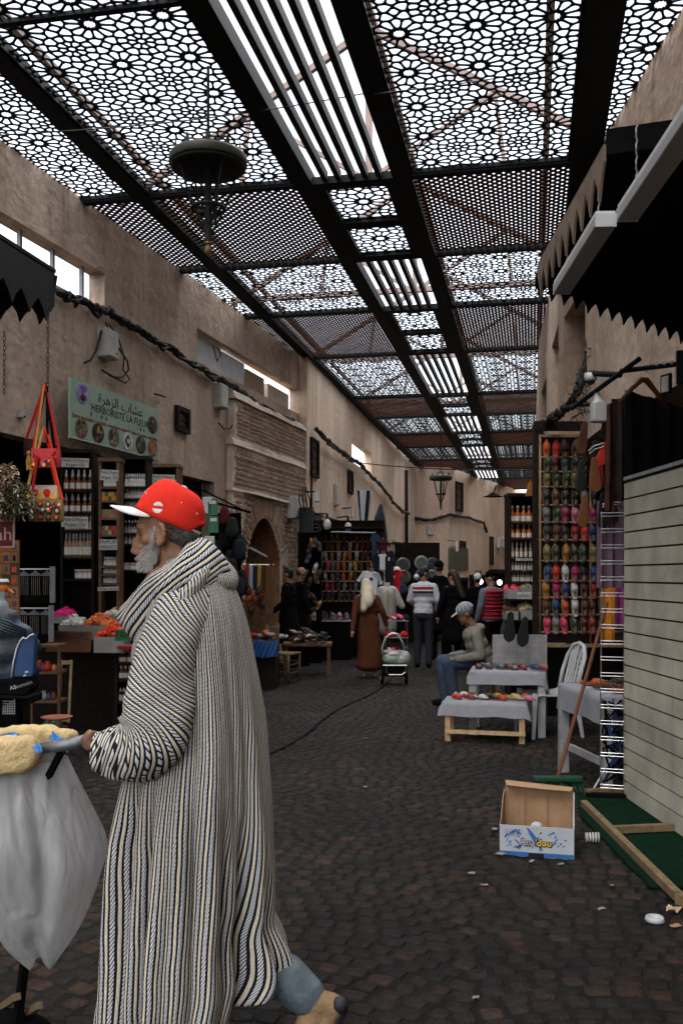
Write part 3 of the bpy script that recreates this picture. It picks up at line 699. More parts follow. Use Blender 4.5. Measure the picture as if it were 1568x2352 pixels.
# ---------------------------------------------------------------- scalloped near awning
def scallops(L, h, tooth, n, sag=0):           # polygon in XZ hanging below z=0
    top = [(L * i / n, 0) for i in range(n + 1)]; bot = []
    for i in range(n):
        x0, x1 = L * (n - i) / n, L * (n - i - 1) / n
        bot += [(x0, -h), (x0 - (x0 - x1) * .3, -h - tooth * .45), ((x0 + x1) / 2, -h - tooth), (x1 + (x0 - x1) * .3, -h - tooth * .45)]
    bot.append((0, -h)); return top + bot
aw = thing('awning', 'black scalloped fabric awning over the hanging embroidered bags', 'awning', (0, 0, 0))
x_w, x_f = -4.95, -4.05
MB().add([(x_w, 3.5, 4.35), (x_f, 3.5, 4.15), (x_f, 7.6, 4.15), (x_w, 7.6, 4.35), (x_w, 3.5, 4.37), (x_f, 3.5, 4.17), (x_f, 7.6, 4.17), (x_w, 7.6, 4.37)], [(0, 1, 2, 3), (7, 6, 5, 4), (0, 4, 5, 1), (1, 5, 6, 2), (2, 6, 7, 3)]).obj('canopy', BLK, aw)
v = MB().prism(scallops(4.1, .28, .16, 15), .012).obj('valance', mat('black_velvet', (.012, .011, .012), .95), aw, (x_f + .012, 3.5, 4.15), (0, 0, pi / 2))
v = MB().prism(scallops(.95, .30, .14, 5), .012).obj('valance', mat('black_velvet'), aw, (x_w, 7.6, 4.3), (0, radians(10), 0))
MB().bar((x_f, 3.5, 4.18), (x_f, 7.62, 4.18), .03).obj('rail', STEEL, aw)
MB().bar((x_w, 7.55, 4.0), (x_f, 7.55, 3.95), .03).obj('brace', STEEL, aw)
t = thing('tube_light', 'unlit grey tube light under the awning of the hanging bags', 'light', (-4.35, 6.2, 3.72), radians(84))
MB().box(-.6, .6, -.03, .03, -.02, .02).obj('batten', mat('grey_paint'), t, bevel=.005); MB().tube([(-.55, 0, -.04), (.55, 0, -.04)], .015, 8).obj('tube', WHITE, t)
# ---------------------------------------------------------------- embroidered bags hanging from a chain
def chain(name, top, L, label, r=.006):
    b = MB(); n = int(L / .035)
    for i in range(n):
        z = -i * L / n; pts = []
        for k in range(9):
            a2 = 2 * pi * k / 8; pts.append((r * 1.6 * cos(a2) * (1 if i % 2 else .0) , r * 1.6 * cos(a2) * (0 if i % 2 else 1), z - L / n * .5 + L / n * .62 * sin(a2)))
        b.tube(pts, r * .5, 4, False)
    return tag(b.obj(name, CHROME if r > .01 else CABLE, None, top), label, 'chain')
BD = 7.0
def bd(x, y, d=BD): return D(x, y, d)
chain('hanging_chain', bd(110, 660), (890 - 660) * BD / F, 'thin chain holding the embroidered bags below the awning')
chain('hanging_chain', bd(10, 760), (905 - 760) * BD / F, 'thin chain hanging beside the netted sponges')
SEQ = [cm('seq%d' % i, c, .35, var=.3, scale=60) for i, c in enumerate([(190, 30, 40), (220, 90, 30), (110, 30, 90), (230, 170, 70), (60, 30, 90), (190, 180, 160), (40, 90, 60)])]
def bag(x, y, w, h, base, label, straps, deco, d=BD, rz=0):
    s_ = d / F; t = thing('hanging_bag', label, 'bag', bd(x, y + h, d), TH + rz, 'embroidered bags on the chain'); W_, H_ = w * s_, h * s_
    b = MB(); pts = []
    for zz, k in ((0, .94), (.06, 1), (.5, 1.02), (.93, 1), (1, .97)):
        pts.append([(cx * W_ / 2 * k, cy * .03 * (1.1 if zz == .5 else .8), zz * H_) for cx, cy in ((-1, -1), (-.5, -1.3), (0, -1.4), (.5, -1.3), (1, -1), (1, 1), (0, 1.2), (-1, 1))])
    b.loft(pts).obj('pouch', base, t, smooth=False)
    for k, (sx, ex, ez, m) in enumerate(straps): MB().tube([(sx * W_ / 2, 0, H_), (ex * s_, 0, ez * s_ + H_)], .011, 6).obj('strap', m, t)
    rr = random.Random(int(x + y))
    if deco == 'flap':
        MB().prism([(-W_ / 2, H_), (-W_ * .2, H_ * .45), (0, H_ * .3), (W_ * .2, H_ * .45), (W_ / 2, H_)], .012).obj('flap', SEQ[0], t, (0, -.056, 0))
        for k in range(26): MB().box(-.012, .012, -.006, 0, -.012, .012).obj('patch', rr.choice(SEQ[:5]), t, (rr.uniform(-.45, .45) * W_, -.045 - rr.random() * .003, rr.uniform(.06, .5) * H_), (0, rr.random() * 3, 0))
        for k in range(9): MB().ell((0, 0, 0), (.007, .007, .007), 6, 4).obj('bead', SEQ[5], t, (-W_ / 2 + .005, -.03, H_ * (k + .5) / 9))
    elif deco == 'disc':
        for r in range(3):
            for k in range(4):
                q = MB().lathe([(.024, 0), (.024, .006), (.014, .009), (0, .009)], 10, M.Rotation(pi / 2, 4, 'X')).obj('disc', cm('disc_dark', (70, 55, 40), .3), t, ((k - 1.5) * W_ * .24 + (r % 2) * .006, -.046, H_ * (.16 + .3 * r)))
                MB().ell((0, -.01, 0), (.013, .006, .013), 8, 5).obj('stone', [SEQ[5], SEQ[0], SEQ[6], SEQ[1]][(k + r) % 4], q)
        for k in range(12): MB().ell((0, 0, 0), (.014, .01, .014), 7, 5).obj('bead', rr.choice([SEQ[0], SEQ[5], SEQ[6]]), t, ((k - 5.5) * W_ * .08, -.05, H_ * (.62 - .12 * cos((k - 5.5) * .5))))
    elif deco == 'paisley':
        for k in range(5): MB().lathe([(.03, 0), (.03, .003), (.02, .005), (0, .005)], 12, M.Rotation(pi / 2, 4, 'X')).obj('motif', SEQ[0] if k % 2 else SEQ[3], t, ((k - 2) * W_ * .2, -.042, H_ * (.35 + .2 * (k % 2))))
RED, ORN, BLKS, YEL = cm('strap_red', (170, 25, 25)), cm('strap_orange', (210, 60, 25)), BLK, cm('strap_gold', (190, 150, 80))
bag(106, 1032, 62, 42, SEQ[0], 'red sequinned pouch with pointed flap and red straps', [(-.95, -6, 150, RED), (.95, -2, 150, RED), (-.6, -4, 52, YEL), (.2, -6, 52, RED), (.5, -4, 52, ORN), (.1, 2, 145, BLKS), (.6, 0, 145, BLKS), (-.85, -5, 150, YEL)], 'flap')
bag(98, 1115, 70, 40, cm('cream_flap', (190, 175, 160), .7), 'cream purse with red paisley motifs below the red pouch', [(-.95, -16, 70, YEL), (.9, 14, 70, ORN), (.95, 18, 70, ORN)], 'paisley', 7.05)
bag(106, 1148, 76, 50, cm('tan_net', (140, 110, 60), .7), 'tan bag studded with round mirrors and coloured beads', [(-.9, -20, 100, RED), (.95, 12, 100, ORN), (.99, 9, 100, ORN)], 'disc', 6.92)
bag(70, 1010, 26, 40, cm('dark_plum', (40, 12, 18), .8), 'dark plum pouch with gold tassel behind the red pouch', [(-.8, 34, 130, RED), (.8, 36, 130, BLKS)], '', 7.2)
t = thing('tassel', 'ochre silk tassel hanging beside the red pouch', 'tassel', bd(66, 1080, 6.95), TH)
b = MB(); rr = random.Random(4)
for k in range(14): b.tube([(0, 0, .12), (rr.uniform(-.02, .02), rr.uniform(-.02, .02), .06), (rr.uniform(-.03, .03), rr.uniform(-.03, .03), 0)], .005, 5)
b.obj('threads', cm('ochre_silk', (170, 120, 50)), t); MB().ell((0, 0, .125), (.015, .015, .02), 8, 6).obj('knot', cm('ochre_silk', (170, 120, 50)), t)
# netted sponges at the edge
for k, (x, y, r) in enumerate(((10, 1105, 34), (40, 1150, 40), (2, 1160, 30))):
    rr = random.Random(k); b = MB(); R = r * 6.6 / F
    for i in range(240):
        a2, e = rr.uniform(0, 6.28), rr.uniform(-1.5, 1.5); q = V((cos(a2) * cos(e), sin(a2) * cos(e), sin(e))) * R * rr.uniform(.55, 1.05); p2 = q + V((rr.uniform(-1, 1), rr.uniform(-1, 1), rr.uniform(-1, 1))) * R * .4
        b.tube([q, (q + p2) / 2 + V((0, 0, R * .1)), p2], .006, 3)
    tag(b.obj('netted_sponge', cm('net%d' % k, [(120, 100, 70), (70, 68, 40), (110, 95, 75)][k], .25, var=.5, spec=.8), None, bd(x, y, 6.6)), ['brown glittering netted sponge topmost at the frame edge', 'olive glittering netted sponge below the brown one', 'beige netted sponge half behind the olive one'][k], 'sponge', 'netted sponges')
MB_ = MB().box(-.15, .12, -.01, .01, -.13, .13); t = thing('red_placard', 'small maroon and cream placard ending in ah', 'sign', bd(-6, 1215, 6.7), TH)
MB_.obj('board', cm('cream_card', (180, 150, 140)), t); MB().box(-.14, .11, -.014, -.0105, -.12, .05).obj('panel', cm('maroon_card', (95, 30, 35)), t); text('ah', .13, cm('cream_card'), t, (.05, -.0155, -.04))
# ---------------------------------------------------------------- spice shop shelves with bottles
BT = {}
def bottle_mesh(kind):
    if kind in BT: return BT[kind]
    if kind == 'dropper': m = MB().lathe([(.021, 0), (.022, .005), (.022, .075), (.011, .09), (.011, .1)], 10).mesh('glass', mat('amber_glass', (.16, .05, .015), .15, .1), True); c = MB().lathe([(.014, .1), (.014, .12), (.008, .135), (.006, .16), (0, .165)], 10).mesh('cap', PLAST, True)
    elif kind == 'clear': m = MB().lathe([(.02, 0), (.02, .07), (.012, .085), (.01, .1)], 10).mesh('glass', mat('pale_glass', (.45, .46, .45), .12, .1), True); c = MB().lathe([(.012, .1), (.012, .13), (.004, .155)], 10).mesh('cap', PLAST, True)
    elif kind == 'tall': m = MB().lathe([(.022, 0), (.022, .12), (.012, .145), (.01, .16)], 10).mesh('glass', mat('tan_glass', (.30, .2, .12), .2, .1), True); c = MB().lathe([(.013, .16), (.011, .2), (.004, .22)], 10).mesh('cap', PLAST, True)
    elif kind == 'amber': m = MB().lathe([(.035, 0), (.036, .01), (.036, .11), (.014, .14), (.013, .175)], 12).mesh('glass', mat('orange_oil', (.36, .09, .012), .12, .1), True); c = MB().lathe([(.015, .175), (.015, .205), (0, .206)], 10).mesh('cap', PLAST, True)
    elif kind == 'jar': m = MB().lathe([(.05, 0), (.05, .07)], 14).mesh('glass', PLAST, True); c = MB().lathe([(.052, .07), (.052, .1), (0, .1)], 14).mesh('cap', mat('pink_lid', (.5, .32, .34), .5), True)
    r = {'dropper': .0225, 'clear': .0205, 'tall': .0225, 'amber': .0365, 'jar': .0505}[kind]; h = {'dropper': .06, 'clear': .05, 'tall': .09, 'amber': .08, 'jar': .05}[kind]
    lb = MB(); n = 8; vs = []; 
    for z in (h * .25, h): vs += [(r * 1.03 * sin(-1.1 + 2.2 * i / n), -r * 1.03 * cos(-1.1 + 2.2 * i / n), z) for i in range(n + 1)]
    lb.add(vs, [(i, i + 1, i + n + 2, i + n + 1) for i in range(n)]); lm = lb.mesh('label_band', mat('label_white', (.6, .59, .55), .7, .15), True)
    BT[kind] = (m, c, lm); return BT[kind]
def bottle(kind, pos, rz, label, group, sc=1, parts=True):
    m, c, lm = bottle_mesh(kind); o = tag(link('bottle' if kind != 'jar' else 'jar', m, None, pos, (0, 0, rz), scale=sc), label, 'bottle' if kind != 'jar' else 'jar', group)
    link('cap', c, o); link('label_band', lm, o); return o
def shelf_unit(name, x0, x1, ytop, ybot, d, rows, label, depth=.24, rz=TH, m=DARK, foot=0.0, back=True):
    s_ = d / F; W_ = (x1 - x0) * s_; p = D(x0, ybot, d); zt = EYE + (HZ - ytop) * s_; zb = foot if foot is not None else p.z
    t = thing(name, label, 'shelf', (p.x, p.y, zb), rz); Hh = zt - zb
    for a in (0, W_ - .03): MB().box(a, a + .03, 0, depth, 0, Hh).obj('side', m, t)
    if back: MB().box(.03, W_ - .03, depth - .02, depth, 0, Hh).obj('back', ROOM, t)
    MB().box(-.01, W_ + .01, -.01, depth, Hh + .001, Hh + .04).obj('top', m, t)
    for y in rows:
        z = EYE + (HZ - y) * s_ - zb; MB().box(.03, W_ - .03, .002, depth - .02, z - .02, z).obj('board', m, t)
    return t, W_, zb
def put_row(t, W_, zb, d, y, kind, n, label, group, sc=1, inset=.05, x0=.0, rz=TH, rws=1):
    z = EYE + (HZ - y) * d / F + .001
    for r in range(rws):
        for i in range(n):
            l = V((x0 + inset + (W_ - x0 - 2 * inset) * (i / max(1, n - 1)) + random.uniform(-.004, .004), .06 + r * .07, 0))
            p = M.Rotation(rz, 3, 'Z') @ l + V((t.location.x, t.location.y, z)); bottle(kind, p, rz + random.uniform(-.2, .2), label, group, sc)
d1 = 10.0
t, W_, zb = shelf_unit('bottle_shelf', 138, 216, 1040, 1640, d1, [1126, 1178, 1218, 1280, 1330], 'dark shelf of dropper bottles carrying two argan oil signs')
for y, k, n, sc, lb in ((1126, 'dropper', 5, 1.35, 'amber dropper bottle on the top board under the first argan sign'), (1178, 'dropper', 5, 1.3, 'amber dropper bottle on the second board of the two sign shelf'), (1218, 'clear', 9, 1.1, 'white capped oil bottle behind the lower argan oil sign'), (1280, 'tall', 8, 1.2, 'tall pale spray bottle on the fourth board of the two sign shelf')):
    put_row(t, W_, zb, d1, y, k, n, lb, lb, sc)
put_row(t, W_, zb, d1, 1330, 'jar', 3, 'white cosmetic jar on the lowest board of the two sign shelf', 'jars under the argan signs', 1, .06, .13)
t, W_, zb = shelf_unit('bottle_shelf', 226, 274, 1060, 1640, 9.9, [1118, 1150, 1190, 1228, 1300, 1318, 1340], 'narrow shelf of coloured boxes under the middle argan oil sign', .2, m=WOOD)
put_row(t, W_, zb, 9.9, 1118, 'clear', 6, 'small clear vial under the middle argan oil sign', 'vials', .9)
for y, lb in ((1300, 'tiny perfume vial on the first board below the parfum sign'), (1318, 'tiny perfume vial on the second board below the parfum sign'), (1340, 'tiny perfume vial on the third board below the parfum sign')): put_row(t, W_, zb, 9.9, y, 'clear', 7, lb, lb, .62)
rr = random.Random(8)
for y, cols, lb in ((1150, [(190, 140, 40), (180, 130, 40), (60, 90, 50)], 'yellow soap box stacked on the narrow shelf'), (1190, [(200, 60, 90), (60, 140, 70), (190, 90, 100), (80, 150, 80)], 'pink or green soap box on the middle board'), (1228, [(180, 60, 70), (60, 120, 70), (160, 150, 110), (150, 30, 40)], 'small mixed soap box on the crowded lower board')):
    z = EYE + (HZ - y) * 9.9 / F
    for r in range(2):
        for i in range(5):
            l = V((.045 + i * .034, .02, 0)); p = M.Rotation(TH, 3, 'Z') @ l + V((t.location.x, t.location.y, z + .002 + r * .046))
            tag(MB().box(-.016, .016, 0, .06, 0, .044).obj('soap_box', cm('soap%d_%d' % cols[(i + r) % len(cols)][:2], cols[(i + r) % len(cols)]), None, p, (0, 0, TH)), lb, 'soap box', lb)
t, W_, zb = shelf_unit('bottle_shelf', 276, 340, 1055, 1640, 10.3, [1118, 1145, 1170, 1200, 1225, 1250, 1310], 'wide dark shelf of small vials behind the capped man', .24)
for y, n, lb in ((1118, 9, 'grey vial on the top board of the wide shelf'), (1145, 9, 'grey vial on the second board of the wide shelf'), (1170, 9, 'grey vial on the third board of the wide shelf'), (1225, 7, 'grey vial on the fifth board of the wide shelf'), (1250, 6, 'grey vial on the sixth board of the wide shelf')): put_row(t, W_, zb, 10.3, y, 'clear', n, lb, lb, .95)
put_row(t, W_, zb, 10.3, 1310, 'jar', 4, 'white jar on the lowest board behind the capped man', 'jars behind the capped man', .8)
t, W_, zb = shelf_unit('display_cabinet', 343, 410, 1073, 1640, 11.2, [1130, 1180, 1230], 'red brown cabinet topped by a small argan oil sign', .3, m=WOOD)
put_row(t, W_, zb, 11.2, 1130, 'clear', 6, 'clear vial in the red brown cabinet', 'cabinet vials', 1)
def card(x0, y0, x1, y1, d, lines, label, tilt=0, size=.5, m=PAPER, mi=INK, th=.004):
    s_ = d / F; w_, h_ = (x1 - x0) * s_, (y1 - y0) * s_; t = thing('price_sign', label, 'sign', D((x0 + x1) / 2, (y0 + y1) / 2, d), TH)
    MB().box(-w_ / 2, w_ / 2, 0, th, -h_ / 2, h_ / 2).obj('card', m, t, rot=(0, tilt, 0)); n = len(lines)
    for i, ln in enumerate(lines):
        if not ln.strip(): continue
        e = text(ln, h_ / n * .95, mi, t, (0, -.002, h_ * (.5 - (i + .5) / n)), tilt=tilt)
        ww = e.dimensions.x if e.dimensions.x > 0 else 1
        bb = [v.co.x for v in e.data.vertices]; ww = max(bb) - min(bb); e.scale.x = min(1.1, w_ * .92 / ww)
    return t
card(141, 1052, 204, 1073, 9.85, ["Huile D'Argon", 'Argan Oil'], 'white argan oil sign at the top of the two sign shelf', .03)
card(230, 1079, 272, 1103, 9.75, ["Huile D'Argon", 'Argan Oil'], 'white argan oil sign on the narrow middle shelf', .06)
card(350, 1090, 401, 1111, 11.0, ["Huile D'Argon", 'Argan Oil'], 'white argan oil sign above the red cap', .03)
card(141, 1187, 202, 1211, 9.85, ["Huile D'Argon", 'Argan Oil'], 'white argan oil sign halfway down the dropper bottle shelf', .03)
card(227, 1239, 269, 1263, 9.75, ['PARFUM', 'AMBIANCE'], 'white parfum ambiance sign on the narrow shelf', 0)
card(224, 1348, 272, 1357, 9.75, ['Parfum naturel'], 'slim white parfum naturel strip below the vials', -.03)
# counter with tubs of perfume cubes
cnt = thing('spice_counter', 'dark wooden counter holding tubs of perfume cubes', 'counter', D(105, 1640, 9.6) * 1, TH + .15); cnt.location.z = 0
MB().box(-.15, 1.1, .05, .7, 0, .78).obj('carcass', DARK, cnt); MB().box(-.17, 1.12, .02, .72, .78, .80).obj('worktop', DARK, cnt)
def tub(x0, y0, x1, y1, d, col, label, hz=.16, n=110):
    s_ = d / F; w_ = (x1 - x0) * s_; p = D(x0, y1, d); t = thing('cube_tub', label, 'tub', p, TH); h_ = (y1 - y0) * s_; zz = h_ * .52
    gl = mat('tub_plastic', (.22, .22, .21), .2, .2)
    MB().box(0, w_, 0, .012, 0, zz).obj('wall', gl, t); MB().box(0, .01, .013, .28, 0, zz).obj('wall', gl, t); MB().box(w_ - .01, w_, .013, .28, 0, zz).obj('wall', gl, t)
    b = MB(); rr = random.Random(int(x0))
    for i in range(n):
        x, y = rr.uniform(.01, w_ - .01), rr.uniform(.02, .28); top = zz * .8 + (h_ - zz * .8) * (1 - abs(x / w_ - .5) * 1.3) * (.5 + y / .5)
        z = top * rr.uniform(.75, 1); a2 = rr.uniform(.014, .021)
        b.box(-a2, a2, -a2, a2, -a2 * .7, a2 * .7, M.Translation((x, y, z)) @ M.Rotation(rr.random() * 3, 4, 'Z') @ M.Rotation(rr.uniform(-.6, .6), 4, 'X'))
    b.box(.01, w_ - .01, .02, .27, 0, zz * .78)
    b.obj('perfume_cubes', cm('cubes_%d_%d' % (col[0], col[2]), col, .7, var=.1, isl=.25), t)['kind'] = 'stuff'
tub(112, 1398, 160, 1432, 9.7, (235, 50, 140), 'heap of hot pink perfume cubes on the counter'); tub(134, 1412, 185, 1462, 9.3, (205, 205, 200), 'clear tub of white perfume cubes')
tub(184, 1406, 250, 1470, 9.2, (205, 110, 60), 'tub of orange brown perfume cubes'); tub(232, 1398, 280, 1432, 9.7, (200, 190, 170), 'heap of cream perfume cubes')
tub(276, 1402, 310, 1432, 9.8, (200, 130, 105), 'heap of peach perfume cubes'); tub(215, 1430, 285, 1500, 8.8, (205, 65, 20), 'front tub of bright orange perfume cubes'); tub(262, 1432, 306, 1462, 9.0, (95, 115, 160), 'tub of slate blue perfume cubes')
t = card(106, 1450, 208, 1498, 8.95, ['PARFUM NATUREL', ' '], 'brown tray front lettered parfum naturel', .02, m=cm('tray_brown', (95, 60, 38), .7, var=.5, scale=6), mi=mat('ink'), th=.03)
t = card(264, 1446, 330, 1472, 8.6, ['PARFUM'], 'green tray front lettered parfum', -.02, m=cm('tray_green', (30, 95, 60), .6), mi=mat('ink'), th=.03)
tag(MB().box(0, .32, 0, .2, 0, .03).obj('tray', cm('tray_red', (150, 40, 40)), None, D(268, 1492, 8.7), (0, 0, TH)), 'red tray edge below the green parfum front', 'tray')
t, W_, zb = shelf_unit('vial_stand', 262, 340, 1496, 1660, 9.0, [1524, 1562, 1590, 1612], 'low stand of white capped vials beside the striped robe', .3)
put_row(t, W_, zb, 9.0, 1524, 'dropper', 7, 'white capped bottle on the top board of the low stand', 'low stand top', .9)
put_row(t, W_, zb, 9.0, 1562, 'dropper', 6, 'label fronted bottle on the second board of the low stand', 'low stand second', 1.0)
put_row(t, W_, zb, 9.0, 1612, 'clear', 8, 'small vial on the bottom board of the low stand', 'low stand bottom', .8)
# pendant board, earring cases, figurine, small stand at the edge
pb_ = thing('pendant_board', 'board of wooden squares holding keyhole arch pendants', 'board', D(-14, 1425, 7.6), TH); s_ = 7.6 / F
MB().box(0, 57 * s_, .012, .03, 0, 185 * s_).obj('backing', WOOD, pb_)
rr = random.Random(2); tc_ = [(150, 105, 65), (160, 100, 60), (150, 110, 70), (140, 95, 60), (70, 60, 45), (110, 90, 60)]
for r in range(7):
    for c_ in range(3):
        sq = MB().box(0, 18 * s_, 0, .011, 0, 24.5 * s_).obj('square', cm('sq%d' % ((r + c_) % 6), (200, 200, 195) if (r, c_) == (4, 2) else tc_[(r + c_) % 6]), pb_, (c_ * 19 * s_, 0, (6 - r + .02) * 26.3 * s_ if True else 0))
        col = cm('pend%d' % ((r * 3 + c_) % 5), [(20, 20, 22), (220, 70, 40), (70, 80, 95), (225, 80, 70), (40, 60, 95)][(r * 3 + c_) % 5])
        for q in ((.34, .66) if (r + c_) % 3 else (.5,)):
            ww = 4.4 * s_ if (r + c_) % 3 else 6.5 * s_
            MB().prism([(-ww / 2, 0), (ww / 2, 0), (ww / 2, 9 * s_), (ww / 4, 12.5 * s_), (0, 14 * s_), (-ww / 4, 12.5 * s_), (-ww / 2, 9 * s_)], .006).obj('pendant', col, sq, (18 * q * s_, -.007, 5 * s_))
for i, (x, y) in enumerate(((45, 1310), (42, 1400))):
    t = thing('earring_case', ['upper smoky case of earrings hung on white cards', 'lower smoky case of earrings hung on white cards'][i], 'display case', D(x, y + 75, 8.4), TH); k = 8.4 / F
    MB().box(0, 72 * k, .1, .12, 0, 80 * k).obj('back_panel', ROOM, t); MB().bar((0, 0, 78 * k), (72 * k, 0, 78 * k), .012).obj('rail', CHROME, t)
    for q in range(3):
        MB().prism([(-13 * k, 0), (13 * k, 0), (13 * k, 4 * k), (4 * k, 9 * k), (0, 14 * k), (-4 * k, 9 * k), (-13 * k, 4 * k)], .004).obj('card', cm('grey_card', (120, 125, 135)), t, ((8 + q * 27) * k, .01, 62 * k))
        for e in range(5): MB().tube([(0, 0, 0), (.002, 0, -.16)], .003, 5).obj('earring', CHROME, t, ((8 + q * 27 - 9 + e * 4.5) * k, .02, 60 * k))
    MB().box(70 * k, 74 * k, -.01, .1, 0, 84 * k).obj('side_post', mat('grey_paint'), t)
t = thing('carved_figurine', 'orange wooden figurine in a striped cap and grey shirt', 'figurine', D(6, 1420, 6.0), TH); k = 6.0 / F
blob('body', MB().capsule((0, 0, 0), (0, 0, 28 * k), 17 * k, 14 * k).capsule((0, 0, 30 * k), (2 * k, 0, 72 * k), 7 * k, 9 * k), cm('grey_shirt', (125, 135, 140)), t, .008)
blob('head', MB().ell((2 * k, 0, 72 * k), (13 * k, 12 * k, 14 * k)).capsule((8 * k, 0, 70 * k), (26 * k, 0, 58 * k), 3.5 * k, 2.2 * k), cm('orange_wood', (205, 110, 50)), t, .005)
MB().lathe([(14 * k, 0), (13 * k, 6 * k), (9 * k, 12 * k), (0, 14 * k)], 14).obj('cap', cm('cap_dark', (60, 50, 45)), t, (2 * k, 0, 78 * k)); MB().lathe([(13.2 * k, 5 * k), (10 * k, 12 * k)], 14).obj('cap_band', WHITE, t, (2 * k, 0, 78.5 * k))
# wooden stand with trinkets behind the cart
t = thing('trinket_stand', 'brown wooden stand of coloured trinkets behind the cart', 'stand', D(70, 1650, 8.2), TH); t.location.z = 0; k = 8.2 / F
for x in (0, 62): MB().box(x * k, (x + 5) * k, 0, .04, 0, .95).obj('post', WOOD, t)
for z in (.2, .45, .7, .93): MB().box(0, 67 * k, .0, .25, z, z + .02).obj('shelf', WOOD, t)
rr = random.Random(6)
for i in range(26):
    z = rr.choice((.22, .47, .72)); q = rr.uniform(.015, .04)
    tag(MB().lathe([(q * .7, 0), (q, q * .6), (q * .9, q * 1.4), (q * .5, q * 2), (q * .6, q * 2.3)], 10).obj('trinket', cm('trk%d' % (i % 6), [(50, 80, 140), (170, 40, 30), (180, 130, 60), (60, 100, 60), (130, 130, 130), (110, 50, 30)][i % 6], .4), None, t.location + M.Rotation(TH, 3, 'Z') @ V((rr.uniform(5, 60) * k, rr.uniform(.04, .2), z)), smooth=True),
        ['cobalt glazed', 'red lacquered', 'ochre', 'green glazed', 'silvery', 'brown clay'][i % 6] + ' little pot on the trinket stand', 'pot', 'trinkets')
t = thing('ladder_rack', 'small pale wooden rack leaning beside the trinket stand', 'rack', D(134, 1640, 8.4), TH); t.location.z = .25
for x in (0, .09): MB().bar((x, 0, 0), (x + .01, .05, .55), .018).obj('rail', PALE, t)
for z in (.03, .53): MB().bar((0, 0, z), (.1, 0, z), .03).obj('rung', PALE, t)
tag(MB().lathe([(.0, 0), (.1, 0), (.13, .02), (.12, .022), (.09, .008), (0, .008)], 18).obj('tray', cm('clay_tray', (150, 90, 70)), None, D(130, 1652, 7.8), smooth=True), 'round clay tray beside the leaning rack', 'tray')
# ---------------------------------------------------------------- right side: slatted board, timber frame, carpet
SLAT = mat('slat_beige', (.37, .35, .285), .85, .3, scale=3, bump=.25, bscale=60, isl=.08)
p0, p1 = G(1433, 1840), G(1568, 1935); dv = (p0 - p1).normalized(); p1 = p0 - dv * 2.1
sb = thing('slatted_board', 'tall beige slatwall board standing on green carpet', 'display board', (p0.x, p0.y, .026), atan2(-dv.y, -dv.x))
LB = (p0 - p1).length
MB().box(0, LB, .012, .035, 0, 2.17).obj('backing', mat('groove_dark', (.012, .012, .011), .9), sb)
zz = 0
for k in range(19):
    h = .1135
    if k < 9:
        MB().box(.86, LB, 0, .0115, zz + .006, zz + h - .006).obj('slat', SLAT, sb); MB().box(0, .85, 0, .0115, zz + .006, zz + h - .006).obj('slat', SLAT, sb)
    else: MB().box(0, LB, 0, .0115, zz + .006, zz + h - .006).obj('slat', SLAT, sb)
    zz += h
MB().box(0, LB, -.004, .04, 2.172, 2.195).obj('top_strip', mat('grey_paint'), sb)
CARP = mat('green_carpet', (.006, .028, .014), 1, .5, scale=60, bump=1, bscale=250, spec=.05)
cp = [G(*q) for q in ((1322, 1828), (1330, 1880), (1492, 2046), (1700, 2052), (1700, 1900), (1445, 1826))]
n = len(cp); tag(MB().add([(p.x, p.y, .012) for p in cp] + [(p.x, p.y, .024) for p in cp], [tuple(range(n))[::-1], tuple(range(n, 2 * n))] + [(i, (i + 1) % n, (i + 1) % n + n, i + n) for i in range(n)]).obj('carpet', CARP), 'dark green synthetic carpet on the floor under the timber frame', 'carpet')
fr = thing('timber_frame', 'thin pale timber frame lying on the green carpet', 'frame', (0, 0, .048))
def gb(a, c, m, w=.04, nm='batten', z=0): pa, pc = G(*a), G(*c); return MB().bar(pa + V((0, 0, z)), pc + V((0, 0, z)), w, .04).obj(nm, m, fr)
PW = mat('weathered_batten', (.15, .105, .055), .8, .3, scale=20)
gb((1340, 1862), (1556, 2082), PW); gb((1345, 1836), (1445, 1830), PW); gb((1405, 1926), (1600, 1917), PW, z=.003)
MB().bar(G(1560, 2086) + V((0, 0, .0)), G(1590, 2096), .07, .05).obj('end_block', PW, fr)
t = tag(MB().bar((0, 0, .03), (.52, .02, .03), .06, .04).obj('base_bar', BLK, None, G(1345, 1838)), 'black metal foot bar behind the timber frame', 'bar')
# carton
CARD = mat('corrugated_card', (.30, .185, .105), .85, .15, scale=8, bump=.2); CBL = mat('carton_blue', (.03, .12, .33), .6, .15); CWH = mat('carton_white', (.40, .44, .48), .6, .08)
a, c = G(1147, 1966), G(1318, 1978); ang = atan2((c - a).y, (c - a).x); W_ = (c - a).length
bx = thing('cardboard_box', 'torn blue and white printed cardboard fruit box lying open', 'box', a, ang); Hf, Db = .172, .30
MB().box(0, W_, 0, .006, .003, Hf).obj('front_panel', CWH, bx); MB().box(0, W_, .006, Db, .003, .009).obj('bottom', CARD, bx)
def side(x): return MB().add([(x, .006, .01), (x, Db, .01), (x, Db + .03, .30), (x, Db * .7, .285), (x, Db * .45, .235), (x, .09, .20), (x, .006, Hf), ] + [(x + .005, .006, .01), (x + .005, Db, .01), (x + .005, Db + .03, .30), (x + .005, Db * .7, .285), (x + .005, Db * .45, .235), (x + .005, .09, .20), (x + .005, .006, Hf)], [tuple(range(7)), tuple(range(13, 6, -1))] + [(i, i + 7, (i + 1) % 7 + 7, (i + 1) % 7) for i in range(7)])
side(0).obj('side_panel', CARD, bx); side(W_ - .005).obj('side_panel', CWH, bx)
